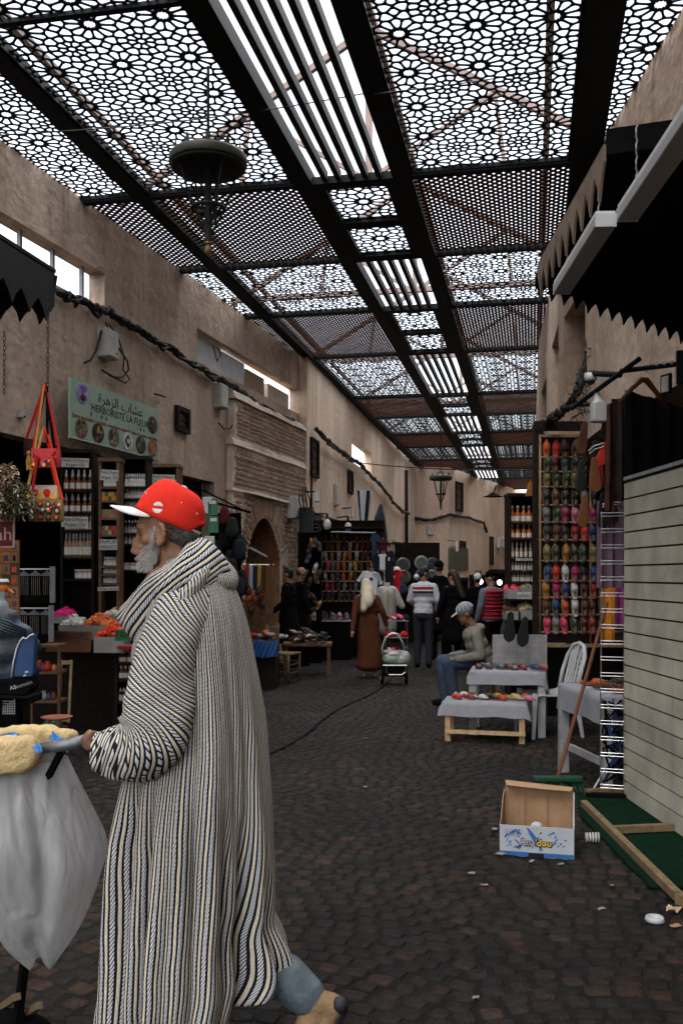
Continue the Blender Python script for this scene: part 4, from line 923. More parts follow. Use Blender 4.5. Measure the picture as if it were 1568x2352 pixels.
MB().add([(.006, Db, .009), (W_ - .006, Db, .009), (W_ - .006, Db + .035, .325), (W_ * .5, Db + .04, .335), (.006, Db + .03, .35), (.006, Db + .008, .009), (W_ - .006, Db + .008, .009), (W_ - .006, Db + .043, .325), (W_ * .5, Db + .048, .335), (.006, Db + .038, .35)], [(0, 1, 2, 3, 4), (9, 8, 7, 6, 5), (4, 3, 8, 9), (3, 2, 7, 8), (0, 4, 9, 5), (1, 6, 7, 2)]).obj('back_panel', CARD, bx)
MB().add([(.006, Db + .03, .352), (W_ * .5, Db + .038, .336), (W_ - .006, Db + .035, .327), (W_ - .02, Db - .025, .315), (W_ * .5, Db - .03, .322), (.02, Db - .035, .335)], [(0, 1, 4, 5), (1, 2, 3, 4)]).obj('flap', CARD, bx)
for k in (.3, .62): MB().box(W_ * k, W_ * k + .004, Db - .004, Db - .0005, .02, .28).obj('crease', mat('card_dark', (.17, .1, .055), .9), bx)
MB().box(.002, W_ - .002, -.003, -.0005, .006, .030).obj('blue_band', CBL, bx)
MB().box(W_ * .39, W_ * .60, -.006, -.0035, .004, .027).obj('hand_hole', mat('hole_dark', (.01, .007, .005), .9), bx)
rr = random.Random(9)
for i in range(46):                           # printed shards of blue
    x, z = rr.uniform(.02, W_ - .03), rr.uniform(.04, Hf - .012); l = rr.uniform(.01, .045); a2 = rr.choice((.7, .8, -.6, 1.1)) + rr.uniform(-.2, .2)
    x = min(max(x, .035), W_ - .035); z = min(max(z, .055), Hf - .035)
    MB().prism([(-l / 2, -.002), (l / 2, -.004), (l / 2 * .8, .004), (-l / 2 * .7, .003)], .0006).obj('print_mark', cm('print_blue%d' % (i % 3), [(40, 90, 160), (110, 150, 195), (30, 70, 130)][i % 3]), bx, (x, -.0012 - i * .00001, z), (0, -a2, 0))
MB().prism([(0, 0), (.02, -.01), (.075, -.075), (.06, -.09), (.03, -.06)], .0006).obj('print_swoosh', CBL, bx, (W_ * .36, -.0018, Hf - .006))
b = MB(); 
for i in range(8): b.box(.03 + i * .0125, .031 + i * .0125, -.0006, 0, 0, .034)
for j in range(4): b.box(.03, .1185, -.0006, 0, j * .011, .001 + j * .011)
b.obj('printed_table', CBL, bx, (0, -.0025, Hf - .055))
for s_, x, m in (("Ana'", .385, WHITE), ('dou', .60, cm('logo_yellow', (240, 200, 40)))):
    text(s_, .054, mat('ink'), bx, (W_ * x + .001, -.003, .083), ext=.0004, shear=.1, off=.004); e = text(s_, .052, m, bx, (W_ * x, -.0042, .084), ext=.0004, shear=.1)
tag(MB().ell((0, 0, 0), (.035, .03, .03), 9, 6).obj('crumpled_tissue', PLAST, None, D(1232, 1900, 5.35)), 'crumpled white plastic inside the open carton', 'litter')
t = thing('paper_roll', 'white printed paper cup lying beside the carton', 'cup', G(1336, 1936) + V((.02, 0, .032)), .1)
MB().lathe([(.026, 0), (.031, .075), (.027, .076), (.022, .004)], 16, M.Rotation(pi / 2, 4, 'Y')).obj('cup', WHITE, t, smooth=True)
for k in range(4): MB().lathe([(.0268 + k * .0012, .012 + k * .016), (.0273 + k * .0012, .018 + k * .016)], 16, M.Rotation(pi / 2, 4, 'Y') @ M.Scale(1.02, 4)).obj('printed_band', mat('ink'), t)
t = thing('cup_top', 'broken white plastic cup lid near the timber frame', 'litter', G(1503, 2122) + V((0, 0, .012)))
MB().lathe([(0, .003), (.028, .003), (.03, .014), (.036, .016), (.04, .0), (.043, .0), (.039, .019), (.028, .019), (.026, .007), (0, .007)], 18).obj('lid', PLAST, t, smooth=True); MB().lathe([(.041, -.001), (.0435, .004)], 18).obj('rim', cm('rim_blue', (120, 130, 190)), t)
def scrap(x, y, r, label, m=None, flat=.25):
    rr = random.Random(int(x * 7 + y)); b = MB(); n = 9; pts = [(r * rr.uniform(.5, 1.1) * cos(2 * pi * i / n), r * .6 * rr.uniform(.5, 1.1) * sin(2 * pi * i / n), rr.uniform(.0, r * flat)) for i in range(n)]
    b.add(pts + [(0, 0, r * flat * .9)] + [(p[0], p[1], p[2] - .003) for p in pts], [(i, (i + 1) % n, n) for i in range(n)] + [(i, i + n + 1, (i + 1) % n + n + 1, (i + 1) % n) for i in range(n)])
    tag(b.obj('litter_scrap', m or mat('dirty_paper', (.2, .2, .19), .9, .4), None, G(x, y) + V((0, 0, .014)), (0, 0, rr.random())), label, 'litter')
for x, y, r, l in ((1083, 2012, .032, 'crumpled white scrap, larger of two in mid lane'), (1113, 2040, .026, 'crumpled white scrap, smaller of two in mid lane'), (1150, 1968, .035, 'flattened white scrap beside the carton corner'), (1135, 1910, .03, 'white scrap on cobbles beside the open carton'), (1220, 1985, .025, 'white smear of paper in front of the carton'), (1288, 1992, .03, 'dusty white blob below the carton hand hole'), (1405, 2040, .014, 'tiny white crumb between carton and frame'), (1380, 2095, .025, 'pale scrap lying before the plastic lid'), (1092, 2300, .02, 'white speck on the red cobbles'), (838, 1812, .025, 'small pale paper in the middle of the lane'), (840, 1700, .03, 'pale paper in the lane behind the striped robe'), (1470, 1870, .03, 'white scrap on the green carpet'), (1440, 1945, .02, 'small white crumbs on the green carpet')): scrap(x, y, r, l)
scrap(1545, 2104, .05, 'broken piece of pale wood by the frame end', PALE, .6); scrap(1552, 2135, .03, 'torn beige paper near the plastic lid', CARD)
# broom
t = thing('broom', 'green broom with long brown handle leaning on the table', 'broom', G(1272, 1815), TH); k = 6.9 / F
MB().tube([(.03, 0, .1), (.36, .12, 1.15), (.42, .14, 1.35)], .014, 8).obj('handle', mat('broom_wood', (.13, .05, .022), .6), t)
MB().box(-.15, .2, -.035, .035, .06, .10).obj('head', mat('broom_green', (.008, .05, .028), .7), t, bevel=.01)
rr = random.Random(3)
for i in range(34): MB().bar((-.15 + .35 * i / 33, rr.uniform(-.02, .02), .062), (-.17 + .39 * i / 33, rr.uniform(-.07, .02), .004), .010, .006).obj('bristle_tuft', mat('broom_green'), t)
# wire grid rack
rk = thing('wire_rack', 'chrome wire grid rack leaning behind the slatted board', 'rack', (.465, 6.87, .012), -.12); RWd = .7
for x, zt in ((0, 1.98), (.155, 2.06), (.33, 2.06), (.5, 2.06), (.7, 2.06)): MB().tube([(x, 0, 0), (x + .005, .02, zt)], .006, 6).obj('upright', CHROME, rk)
for i in range(18):
    z = .06 + i * .111
    for dz in (0, .022): MB().tube([(0, -.006, z + dz), (RWd, -.006, z + dz)], .0032, 5).obj('cross_wire', CHROME, rk)
st = thing('strap_tangle', 'tangle of black and blue straps hung on the wire rack', 'straps', D(1405, 1690, 6.7), TH)
rr = random.Random(11)
for i in range(9):
    pts = [V((rr.uniform(-.08, .1), rr.uniform(-.05, 0), .22 - .5 * j / 6 + rr.uniform(-.05, .05))) for j in range(7)]
    MB().tube(pts, rr.uniform(.006, .014), 6).obj('strap', BLK if i % 4 else cm('strap_navy', (30, 50, 90)), st, smooth=True)
tag(MB().bar((0, 0, 0), (.16, .02, .28), .014, .01).obj('brace_leg', WHITE, None, D(1352, 1830, 6.7)), 'thin white diagonal leg at the foot of the rack', 'rod')
# ---------------------------------------------------------------- slippers
def slipper_mesh(pointed):
    # one loft: sole outline swept up into a covered toe with an open heel; local +Y is the toe, Z up
    b = MB(); n = 12; L = .25; rings = []
    for i in range(15):
        t = i / 14; y = L * t
        w = .031 * (1 - .15 * cos(pi * t)) * (1 + .35 * sin(pi * min(1, t * 1.15)))
        if t > .72: w *= max(.06 if pointed else .25, (1 - ((t - .72) / .28) ** (1.5 if pointed else 2.6)))
        top = .010 if t < .42 else .012 + .050 * sin(pi * min(1, (t - .42) / .62 + .28)) ** .8
        if t < .12: top = .03 * (1 - t / .12) + .01
        lift = .012 * max(0, (t - .8) / .2) ** 2 if pointed else 0
        rings.append([(w * cos(a), y, lift + (top * (sin(a) ** .7) if sin(a) > 0 else -.012 * abs(sin(a)) ** .3)) for a in [2 * pi * j / n for j in range(n)]])
    b.loft(rings); me = b.mesh('slipper', mat('leather', (.3, .1, .05), .5, .2), True)
    s = MB(); rings = []
    for i in range(9):
        t = i / 8; y = -.002 + (L + .004) * t; w = .035 * (1 - .15 * cos(pi * t)) * (1 + .35 * sin(pi * min(1, t * 1.15)))
        if t > .72: w *= max(.15 if pointed else .4, 1 - ((t - .72) / .28) ** (1.6 if pointed else 2.8))
        lift = .012 * max(0, (t - .8) / .2) ** 2 if pointed else 0
        rings.append([(-w, y, -.018 + lift), (w, y, -.018 + lift), (w, y, -.009 + lift), (-w, y, -.009 + lift)])
    s.loft(rings); sm = s.mesh('sole', mat('sole_tan', (.16, .1, .055), .8), False)
    d = MB()
    for q in range(5): d.ell((((q % 2) - .5) * .02 * (1 if q else 0), .15 + .017 * q, .055 - .004 * q), (.008, .007, .006), 6, 4)
    dm = d.mesh('embroidery', mat('gold_thread', (.42, .33, .16), .4, .2, metal=.3))
    h = MB(); h.add([(.016 * cos(2 * pi * i / 14), .062 + .045 * sin(2 * pi * i / 14), .0155 + (.012 if sin(2 * pi * i / 14) > .3 else 0)) for i in range(14)], [tuple(range(14))])
    hm = h.mesh('lining', mat('lining_tan', (.13, .085, .05), .9))
    return me, sm, dm, hm
SLP = {True: slipper_mesh(True), False: slipper_mesh(False)}
SC = {'crimson': (150, 25, 30), 'scarlet': (215, 35, 25), 'pink': (215, 110, 150), 'magenta': (160, 25, 85), 'hot pink': (225, 50, 100), 'navy': (35, 65, 110), 'dark green': (30, 65, 45), 'olive gold': (120, 110, 60), 'mustard': (175, 115, 35), 'white': (205, 205, 205), 'black': (16, 16, 18), 'brown': (85, 45, 25), 'tan': (165, 105, 60), 'charcoal': (45, 45, 48), 'silver': (120, 122, 125), 'teal': (45, 85, 95), 'orange': (200, 85, 35), 'maroon': (75, 22, 25), 'lilac': (110, 110, 150), 'cream': (185, 170, 140), 'yellow': (205, 165, 40)}
def slipper(col, pos, rot, label, group, pointed=True, sc=1, deco=True, parts=True):
    me, sm, dm, hm = SLP[pointed]; o = tag(link('slipper', me, None, pos, rot, scale=(sc * 1.12, sc * 1.06, sc * .75), mt=cm('leather_' + col.replace(' ', '_'), tuple(v * .74 for v in SC[col]), .6, var=.2)), label, 'slipper', group)
    if parts: link('sole', sm, o); link('lining', hm, o)
    if deco and parts: link('embroidery', dm, o)
    return o
# bamboo slipper rack facing the lane
RD = 10.4; k = RD / F
rack = thing('slipper_rack', 'tall bamboo framed rack with rows of leather slippers', 'rack', D(1240, 1478, RD), TH); z_b = rack.location.z
Wk, Hk = 200 * k, 480 * k
MB().box(-.02, Wk, .10, .13, 0, Hk).obj('back_board', mat('rack_back', (.02, .014, .011), .9), rack)
for x in (0, Wk * .58): MB().tube([(x, 0, 0), (x, 0, Hk)], .016, 8).obj('bamboo_post', mat('bamboo', (.20, .125, .06), .7, .3), rack, smooth=True)
MB().box(-.06, -.025, -.02, .13, 0, Hk + .12).obj('side_post', DARK, rack); MB().box(-.06, Wk, -.04, .02, Hk + .04, Hk + .14).obj('top_beam', DARK, rack); MB().box(0, Wk, -.02, .02, Hk - .03, Hk).obj('top_batten', mat('bamboo', (.20, .125, .06), .7, .3), rack)
MB().box(-.03, Wk, -.03, .03, -.04, -.005).obj('bottom_batten', mat('bamboo', (.20, .125, .06), .7, .3), rack)
MB().box(.1, Wk, .05, .12, -z_b + .0, -.045).obj('lower_panel', BLK, rack)
rows = [(1050, ['orange', 'scarlet', 'maroon', 'maroon', 'brown', 'crimson'], True, 0), (1083, ['dark green', 'maroon', 'teal', 'charcoal', 'charcoal', 'black'], True, 1), (1118, ['olive gold', 'dark green', 'dark green', 'olive gold', 'dark green', 'olive gold'], True, 1), (1160, ['charcoal', 'brown', 'black', 'black', 'silver', 'black'], False, 1), (1199, ['silver', 'dark green', 'magenta', 'pink', 'charcoal', 'magenta', 'black'], False, 1), (1240, ['charcoal', 'brown', 'charcoal', 'crimson', 'scarlet', 'navy', 'charcoal'], True, 0), (1288, ['olive gold', 'dark green', 'mustard', 'charcoal', 'dark green', 'olive gold', 'olive gold'], True, 1), (1334, ['navy', 'scarlet', 'white', 'magenta', 'black', 'navy', 'orange', 'mustard'], True, 0), (1372, ['mustard', 'magenta', 'navy', 'white', 'maroon', 'crimson', 'teal', 'mustard'], True, 0), (1412, ['brown', 'navy', 'orange', 'white', 'brown', 'brown', 'navy'], False, 0), (1452, ['hot pink', 'silver', 'hot pink', 'dark green', 'maroon', 'crimson', 'charcoal'], False, 1)]
rr = random.Random(21); names = ['top', 'second', 'third', 'fourth', 'fifth', 'sixth', 'seventh', 'eighth', 'ninth', 'tenth', 'bottom']
for ri, (y, cols, pt, dec) in enumerate(rows):
    z = EYE + (HZ - y) * k - z_b; MB().tube([(-.03, 0, z + .0), (Wk, 0, z)], .011, 7).obj('bamboo_rod', mat('bamboo', (.20, .125, .06), .7, .3), rack, smooth=True)
    for i, c_ in enumerate(cols):
        l = V((.07 + i * 21.5 * k + rr.uniform(-.006, .006), -.03, z - .02)); p = rack.location + M.Rotation(TH, 3, 'Z') @ l
        up = pt                               # toe up, upper facing the lane
        rot = (radians(90 - rr.uniform(2, 12)), rr.uniform(-.08, .08), TH + rr.uniform(-.15, .15))
        o = slipper(c_, p, rot, '%s leather slipper on the %s rod of the bamboo rack' % (c_, names[ri]), 'slippers on the bamboo rack', pt, .82, bool(dec))
# garment rail, dome camera, jug, hanger and clothes
rl = thing('garment_rail', 'black hooked garment rails above the hanging sandals', 'rail', D(1313, 938, 7.4))
q0 = rl.location
def L_(x, y, d): return D(x, y, d) - q0
MB().tube([L_(1313, 938, 7.4), L_(1468, 824, 6.6)], .018, 8).obj('arm', STEEL, rl); MB().tube([L_(1425, 852, 6.8), L_(1563, 835, 6.4)], .018, 8).obj('arm', STEEL, rl); MB().tube([L_(1356, 857, 7.2), L_(1424, 861, 6.9)], .022, 8).obj('arm', STEEL, rl); MB().tube([L_(1322, 930, 7.4), L_(1372, 928, 7.2)], .014, 8).obj('arm', STEEL, rl); MB().box(-.02, .06, -.02, .02, -.12, .1).obj('bracket', STEEL, rl, L_(1560, 840, 6.4))
for i in range(7): MB().ell((0, 0, 0), (.012, .012, .014), 6, 5).obj('hook', CHROME, rl, L_(1440 + i * 17, 848 - i * 2.1 - 3, 6.78 - i * .06))
t = thing('dome_camera', 'white dome security camera under the black rail', 'camera', D(1356, 872, 7.2), TH)
MB().lathe([(.0, .05), (.045, .048), (.045, .01), (.04, -.01), (.0, -.01)], 16).obj('housing', PLAST, t, smooth=True); MB().ell((0, 0, -.008), (.034, .034, .032), 14, 8).obj('dome', mat('smoked_dome', (.03, .03, .03), .15), t, smooth=True)
t = thing('plastic_jug', 'white plastic bottle hanging upright on the rail', 'jug', D(1374, 970, 7.1), TH)
blob('body', MB().box(-.055, .055, -.045, .045, 0, .15).capsule((0, 0, .14), (-.01, 0, .21), .045, .02), PLAST, t, .008); MB().lathe([(.018, .21), (.018, .25), (0, .252)], 10).obj('cap', PLAST, t, (-.01, 0, 0))
t = thing('clothes_hanger', 'brown wooden clothes hanger on the garment rail', 'hanger', D(1478, 872, 6.6), TH + .3)
MB().tube([(-.2, 0, -.17), (-.09, 0, -.06), (-.02, 0, 0), (.02, 0, 0), (.09, 0, -.07), (.2, 0, -.19)], [.012, .018, .022, .022, .018, .012], 8).obj('bow', mat('hanger_wood', (.09, .035, .015), .4), t, smooth=True); MB().tube([(0, 0, .01), (0, 0, .05), (.02, 0, .07), (.03, 0, .05)], .004, 6).obj('hook', CHROME, t)
def drape(name, label, pts, d, m, folds=7, amp=.035, seed=1, rz=TH, bot=None, cat='garment', grp=None):
    # hanging cloth: top polyline (x,y,z-off) down to bottom polyline with vertical folds
    (x0, y0), (x1, y1), yb0, yb1 = pts; s_ = d / F; p = D(x0, yb0, d); t = thing(name, label, cat, p, rz, grp); rr = random.Random(seed)
    W_ = (x1 - x0) * s_; n, mm = 36, 12; b = MB(); ph = [rr.uniform(0, 6) for _ in range(3)]; front = []
    for side_ in (0, 1):
        for j in range(mm + 1):
            v = j / mm
            for i in range(n + 1):
                u = i / n; zt = (yb0 - (y0 + (y1 - y0) * u)) * s_; zb_ = (yb0 - (yb0 + (yb1 - yb0) * u)) * s_
                y = -amp * (.35 + .65 * v) * (sin(folds * u * 6.28 + ph[0] + v * .7) + .5 * sin(folds * 1.7 * u * 6.28 + ph[1])) + side_ * .012
                front.append((W_ * u * (1 - .03 * v), y, zt + (zb_ - zt) * v))
    N = (n + 1) * (mm + 1); fs = []
    for j in range(mm):
        for i in range(n):
            a2 = j * (n + 1) + i; fs.append((a2, a2 + n + 1, a2 + n + 2, a2 + 1)); fs.append((N + a2, N + a2 + 1, N + a2 + n + 2, N + a2 + n + 1))
    b.add(front, fs); b.obj('cloth', m, t, smooth=True); return t
drape('hanging_garment', 'black robe hanging from the rail behind the slatted board', ((1437, 895), (1640, 960), 1170, 1100), 6.9, BLK, 5, .05, 2)
drape('hanging_garment', 'dark brown and blue scarf hanging between black robe and sandals', ((1404, 916), (1446, 914), 1150, 1150), 7.0, mat('dark_scarf', (.02, .011, .009), .9, .9, scale=5), 2, .03, 3)
drape('hanging_garment', 'dark rust fringed shawl hanging behind the sandals', ((1392, 930), (1412, 922), 1170, 1185), 7.05, mat('rust_shawl', (.06, .02, .012), .9, .7, scale=9), 2, .03, 5)
drape('hanging_garment', 'dusty mauve cloth hanging behind the wire rack', ((1372, 1150), (1440, 1150), 1350, 1350), 7.6, cm('mauve_cloth', (100, 80, 95), .9), 3, .02, 6)
drape('hanging_garment', 'mustard yellow cloth hanging behind the wire rack', ((1380, 1352), (1412, 1350), 1475, 1475), 7.4, cm('mustard_cloth', (175, 110, 25), .9), 1, .012, 7)
drape('hanging_garment', 'purple cloth hanging beside the mustard cloth', ((1412, 1350), (1440, 1350), 1440, 1440), 7.42, cm('purple_cloth', (130, 50, 110), .9), 1, .012, 8)
# sandals and leather bags clustered on the rail
def sole_item(x, y, d, L, col, label, rot=0, band=None, w=.075):
    t = thing('hanging_sandal', label, 'sandal', D(x, y, d), TH, 'sandals hung on the rail'); 
    pts = [(w / 2 * s_ * (1 - (2 * q - 1) ** 4) ** .5 * (.82 + .2 * cos(5.5 * (q - .2))), (1 - q) * -L) for s_, rng in ((1, range(0, 15)), (-1, range(13, 0, -1))) for q in [j / 14 for j in rng]]
    MB().prism(pts, .02).obj('sole', cm('sandal_' + '_'.join(map(str, col)), col, .6), t, rot=(0, rot, 0), bevel=.006)
    if band:
        for q in (.26, .36): MB().tube([(-w * .62, .0, -L * q), (-w * .3, -.05, -L * q + .02), (w * .3, -.05, -L * q + .02), (w * .62, 0, -L * q)], .011, 6, sq=.5).obj('band', band, t, rot=(0, rot, 0))
    return t
for x, y, d, L, col, lb, rot, bd_, w_ in ((1345, 965, 7.5, .28, (70, 38, 22), 'brown leather slipper hung highest on the rail', .15, None, .09), (1365, 1010, 7.45, .26, (20, 18, 18), 'black sandal with two white bands', -.3, WHITE, .11), (1392, 1015, 7.4, .2, (190, 50, 30), 'bright red slipper among the hanging sandals', .3, None, .08), (1336, 1055, 7.5, .26, (16, 16, 16), 'black slipper sole beside the tan brown loafer', .05, None, .085), (1365, 1048, 7.35, .28, (105, 58, 30), 'tan brown loafer sole with pale stitched rim', -.05, None, .1), (1380, 1060, 7.4, .2, (140, 30, 22), 'narrow red slipper behind the tan loafer', 0, None, .05), (1410, 1065, 7.3, .26, (170, 130, 40), 'mustard slipper with pale edge by the dark scarf', .1, None, .05), (1408, 1145, 7.3, .2, (30, 18, 14), 'dark sandal with white bands lower on the rail', .1, WHITE, .12), (1345, 1135, 7.5, .27, (95, 58, 30), 'glossy brown fur slipper below the loafers', .1, None, .09), (1385, 1130, 7.5, .3, (18, 14, 13), 'black long slipper beneath the red one', 0, None, .09), (1392, 935, 7.15, .25, (25, 18, 16), 'dark slipper hung beside the white bottle', .05, None, .06), (1405, 950, 7.15, .3, (90, 30, 20), 'rust slipper hung beside the white bottle', 0, None, .06)):
    sole_item(x, y, d, L, col, lb, rot, bd_, w_)
# oil bottle shelf beside the rack
OD = 11.6
t, W_, zb = shelf_unit('oil_shelf', 1168, 1240, 1140, 1560, OD, [1200, 1237, 1283, 1312, 1338, 1378, 1425], 'dark tall shelf of orange oil bottles next to the slipper rack', .3)
for y, kd, n, sc, lb in ((1200, 'amber', 5, 1.0, 'orange oil bottle on the top board of the oil shelf'), (1237, 'amber', 5, .85, 'orange oil bottle on the second board of the oil shelf'), (1283, 'tall', 6, .95, 'slim spray bottle above the white strip of the oil shelf'), (1312, 'tall', 8, .75, 'small amber vial below the white strip of the oil shelf'), (1338, 'tall', 9, .7, 'small amber vial on the fifth board of the oil shelf')): put_row(t, W_, zb, OD, y, kd, n, lb, lb, sc, .055)
card(1184, 1282, 1230, 1288, OD - .04, ['PARFUM'], 'narrow white strip sign on the oil shelf')
card(1187, 1360, 1236, 1376, OD - .06, ['perfume Solid'], 'white perfume solid sign on the oil shelf')
tub(1166, 1332, 1192, 1376, OD - .02, (235, 75, 95), 'tub of coral pink perfume cubes on the oil shelf'); tub(1196, 1336, 1226, 1362, OD - .02, (165, 160, 120), 'tub of pale green perfume cubes on the oil shelf')
tub(1162, 1384, 1190, 1424, OD - .02, (85, 45, 28), 'tub of dark brown amber cubes on the oil shelf'); tub(1196, 1380, 1228, 1424, OD - .02, (180, 165, 120), 'tub of cream perfume cubes on the lowest board')
tag(MB().prism([(0, 0), (.16, 0), (.13, .16), (.05, .17)], .1).obj('carton', cm('tan_carton', (150, 95, 40)), None, D(1208, 1139, 11.5), (0, 0, TH)), 'tan carton standing on top of the oil shelf', 'box')
# ---------------------------------------------------------------- slipper tables, pegboard, chairs
def cloth_table(name, label, corners, z, leg_lbl, drop, m, legm, overhang=.06, leg=.05, seed=1, foldz=.02):
    P = [V(c) for c in corners]; c0 = sum(P, V((0, 0, 0))) / 4; t = thing(name, label, 'table', (c0.x, c0.y, 0)); L = [p - c0 for p in P]
    ex = (L[1] - L[0]).normalized(); ang = atan2(ex.y, ex.x)
    for p in L:
        q = p * .93; MB().box(-leg / 2, leg / 2, -leg / 2, leg / 2, 0, z - .01, M.Translation((q.x, q.y, 0)) @ M.Rotation(ang, 4, 'Z')).obj('leg', legm, t)
    MB().add([(p.x * .97, p.y * .97, z - .03) for p in L] + [(p.x * .97, p.y * .97, z - .008) for p in L], [(3, 2, 1, 0), (4, 5, 6, 7), (0, 1, 5, 4), (1, 2, 6, 5), (2, 3, 7, 6), (3, 0, 4, 7)]).obj('top', legm, t)
    for i in range(4):
        p, q = L[i] * .93, L[(i + 1) % 4] * .93; MB().bar(V((p.x, p.y, z - .075)), V((q.x, q.y, z - .075)), .02, .07).obj('apron', legm, t)
    cl = thing('table_cloth', leg_lbl, 'cloth', (c0.x, c0.y, z)); b = MB(); n = 16; rr = random.Random(seed); ring = []
    for i in range(4):
        p, q = L[i], L[(i + 1) % 4]
        for j in range(n): ring.append(p.lerp(q, j / n) * (1 + overhang * .3))
    N = len(ring); rings = [[(p.x * .3, p.y * .3, .001) for p in ring], [(p.x, p.y, .001) for p in ring]]
    for k_ in range(1, 5):
        v = k_ / 4
        rings.append([(p.x * (1 + overhang * v * (.6 + .6 * abs(noise.noise(V((p.x * 9, p.y * 9, seed)))))), p.y * (1 + overhang * v * (.6 + .6 * abs(noise.noise(V((p.x * 9, p.y * 9, seed)))))), -drop[i // n] * v * (1 + .12 * noise.noise(V((p.x * 5, p.y * 5, seed + 3)))) ) for i, p in enumerate(ring)])
    b.loft(rings, False); b.add([(p.x * .3, p.y * .3, .001) for p in ring], [tuple(range(N))])
    b.obj('cloth', m, cl, smooth=True); return t, c0
CLO = mat('white_cloth', (.22, .225, .25), .9, .08, scale=14, bump=.2, bscale=120)  # white lowered to grey in the colour, in place of the awnings' shade
OLDW = mat('chipped_white', (.25, .25, .25), .7, .25, scale=10, bump=.2)  # this white is darkened too, standing in for shade under the awnings
zl = .37
A, B_ = Zp(1022, 1612, zl), Zp(1205, 1618, zl); dl = V((0, .42, 0))
cloth_table('low_table', 'low wooden slipper table with pale rails', (A, B_, B_ + dl, A + dl), zl, 'white cloth over the low slipper table', (.13, .16, .05, .06), CLO, PALE, .16)
rl2 = tag(MB().bar((0, 0, 0), B_ - A, .03, .035).obj('stretcher_board', PALE, None, V((A.x, A.y, .1)) - FW * .03), 'worn pale rail across the front of the low table', 'board')
def table_slippers(A, B_, dv, z, rows_, lab, grp, sc=.9, ang=0, n=None):
    for ri, (cols, off) in enumerate(rows_):
        for i, c_ in enumerate(cols):
            u = (i + .5) / len(cols); p = A.lerp(B_, u) + dv * off; p.z = z + .022 * sc
            slipper(c_, p, (0, 0, TH + pi + ang + random.uniform(-.25, .25)), '%s embroidered slipper %s' % (c_, lab[ri]), grp, c_ not in ('pink', 'cream'), sc)
table_slippers(A, B_, dl, zl + .003, [(['scarlet', 'crimson', 'white', 'black', 'scarlet', 'cream', 'pink'], .75), (['white', 'maroon', 'charcoal', 'yellow', 'yellow', 'orange'], 1.1)], ['in the front row of the low table', 'in the back row of the low table'], 'slippers on the low table', .72, .5)
zu = .62
A, B_ = Zp(1080, 1542, zu), Zp(1250, 1546, zu); du = V((0, .55, 0))
cloth_table('slipper_table', 'higher white table behind the low slipper table', (A, B_, B_ + du, A + du), zu, 'white cloth over the higher slipper table', (.12, .18, .05, .06), CLO, OLDW, .1, .07, 4)
table_slippers(A, B_, du, zu + .003, [(['brown', 'navy', 'teal', 'maroon', 'silver', 'magenta', 'navy', 'magenta'], .62), (['charcoal', 'mustard', 'navy', 'maroon', 'black', 'brown', 'navy', 'mustard'], .95)], ['in the front row of the higher table', 'in the back row of the higher table'], 'slippers on the higher table', .66, .2)
pg = thing('pegboard', 'white pegboard standing at the back of the slipper table', 'board', D(1131, 1530, 10.25), TH); k = 10.25 / F
MB().box(0, 125 * k, 0, .02, 0, 72 * k).obj('board', OLDW, pg)
for i in range(12):
    for j in range(6): MB().lathe([(.004, 0), (0, .0005)], 6, M.Rotation(pi / 2, 4, 'X')).obj('peg_hole', mat('ink'), pg, ((6 + i * 10.2) * k, -.001, (6 + j * 12) * k))
for x, y in ((1173, 1404), (1207, 1415)): sole_item(x, y, 10.0, .33, (14, 14, 16), 'black slipper with %s hung over the pegboard' % ('blunt toe' if x < 1200 else 'beaded edge'), .06 if x < 1200 else .12, None, .13)
# right white table
zt = .70; TF, TR, TB, TLc = V((.50, 6.92, 0)), V((1.08, 7.06, 0)), V((.79, 7.88, 0)), V((.21, 7.74, 0)); dt = TLc - TF
tb, c0 = cloth_table('wooden_table', 'chipped white wooden table beside the wire rack', (TF, TR, TB, TLc), zt, 'white cloth draped over the chipped wooden table', (.1, .06, .05, .2), CLO, OLDW, .05, .07, 7)
q0, q1 = (TF - c0) * .93, (TLc - c0) * .93; MB().bar(q0 + V((0, 0, .22)), q1 + V((0, 0, .22)), .03, .05).obj('stretcher', OLDW, tb)
table_slippers(TF + V((.03, 0, 0)), TR, dt, zt + .003, [(['orange', 'brown', 'scarlet'], .2), (['brown', 'crimson', 'teal', 'crimson'], .5), (['orange', 'charcoal', 'orange', 'scarlet'], .8)], ['at the front of the chipped table', 'in the middle of the chipped table', 'at the back of the chipped table'], 'slippers on the chipped table', .85, 1.0)
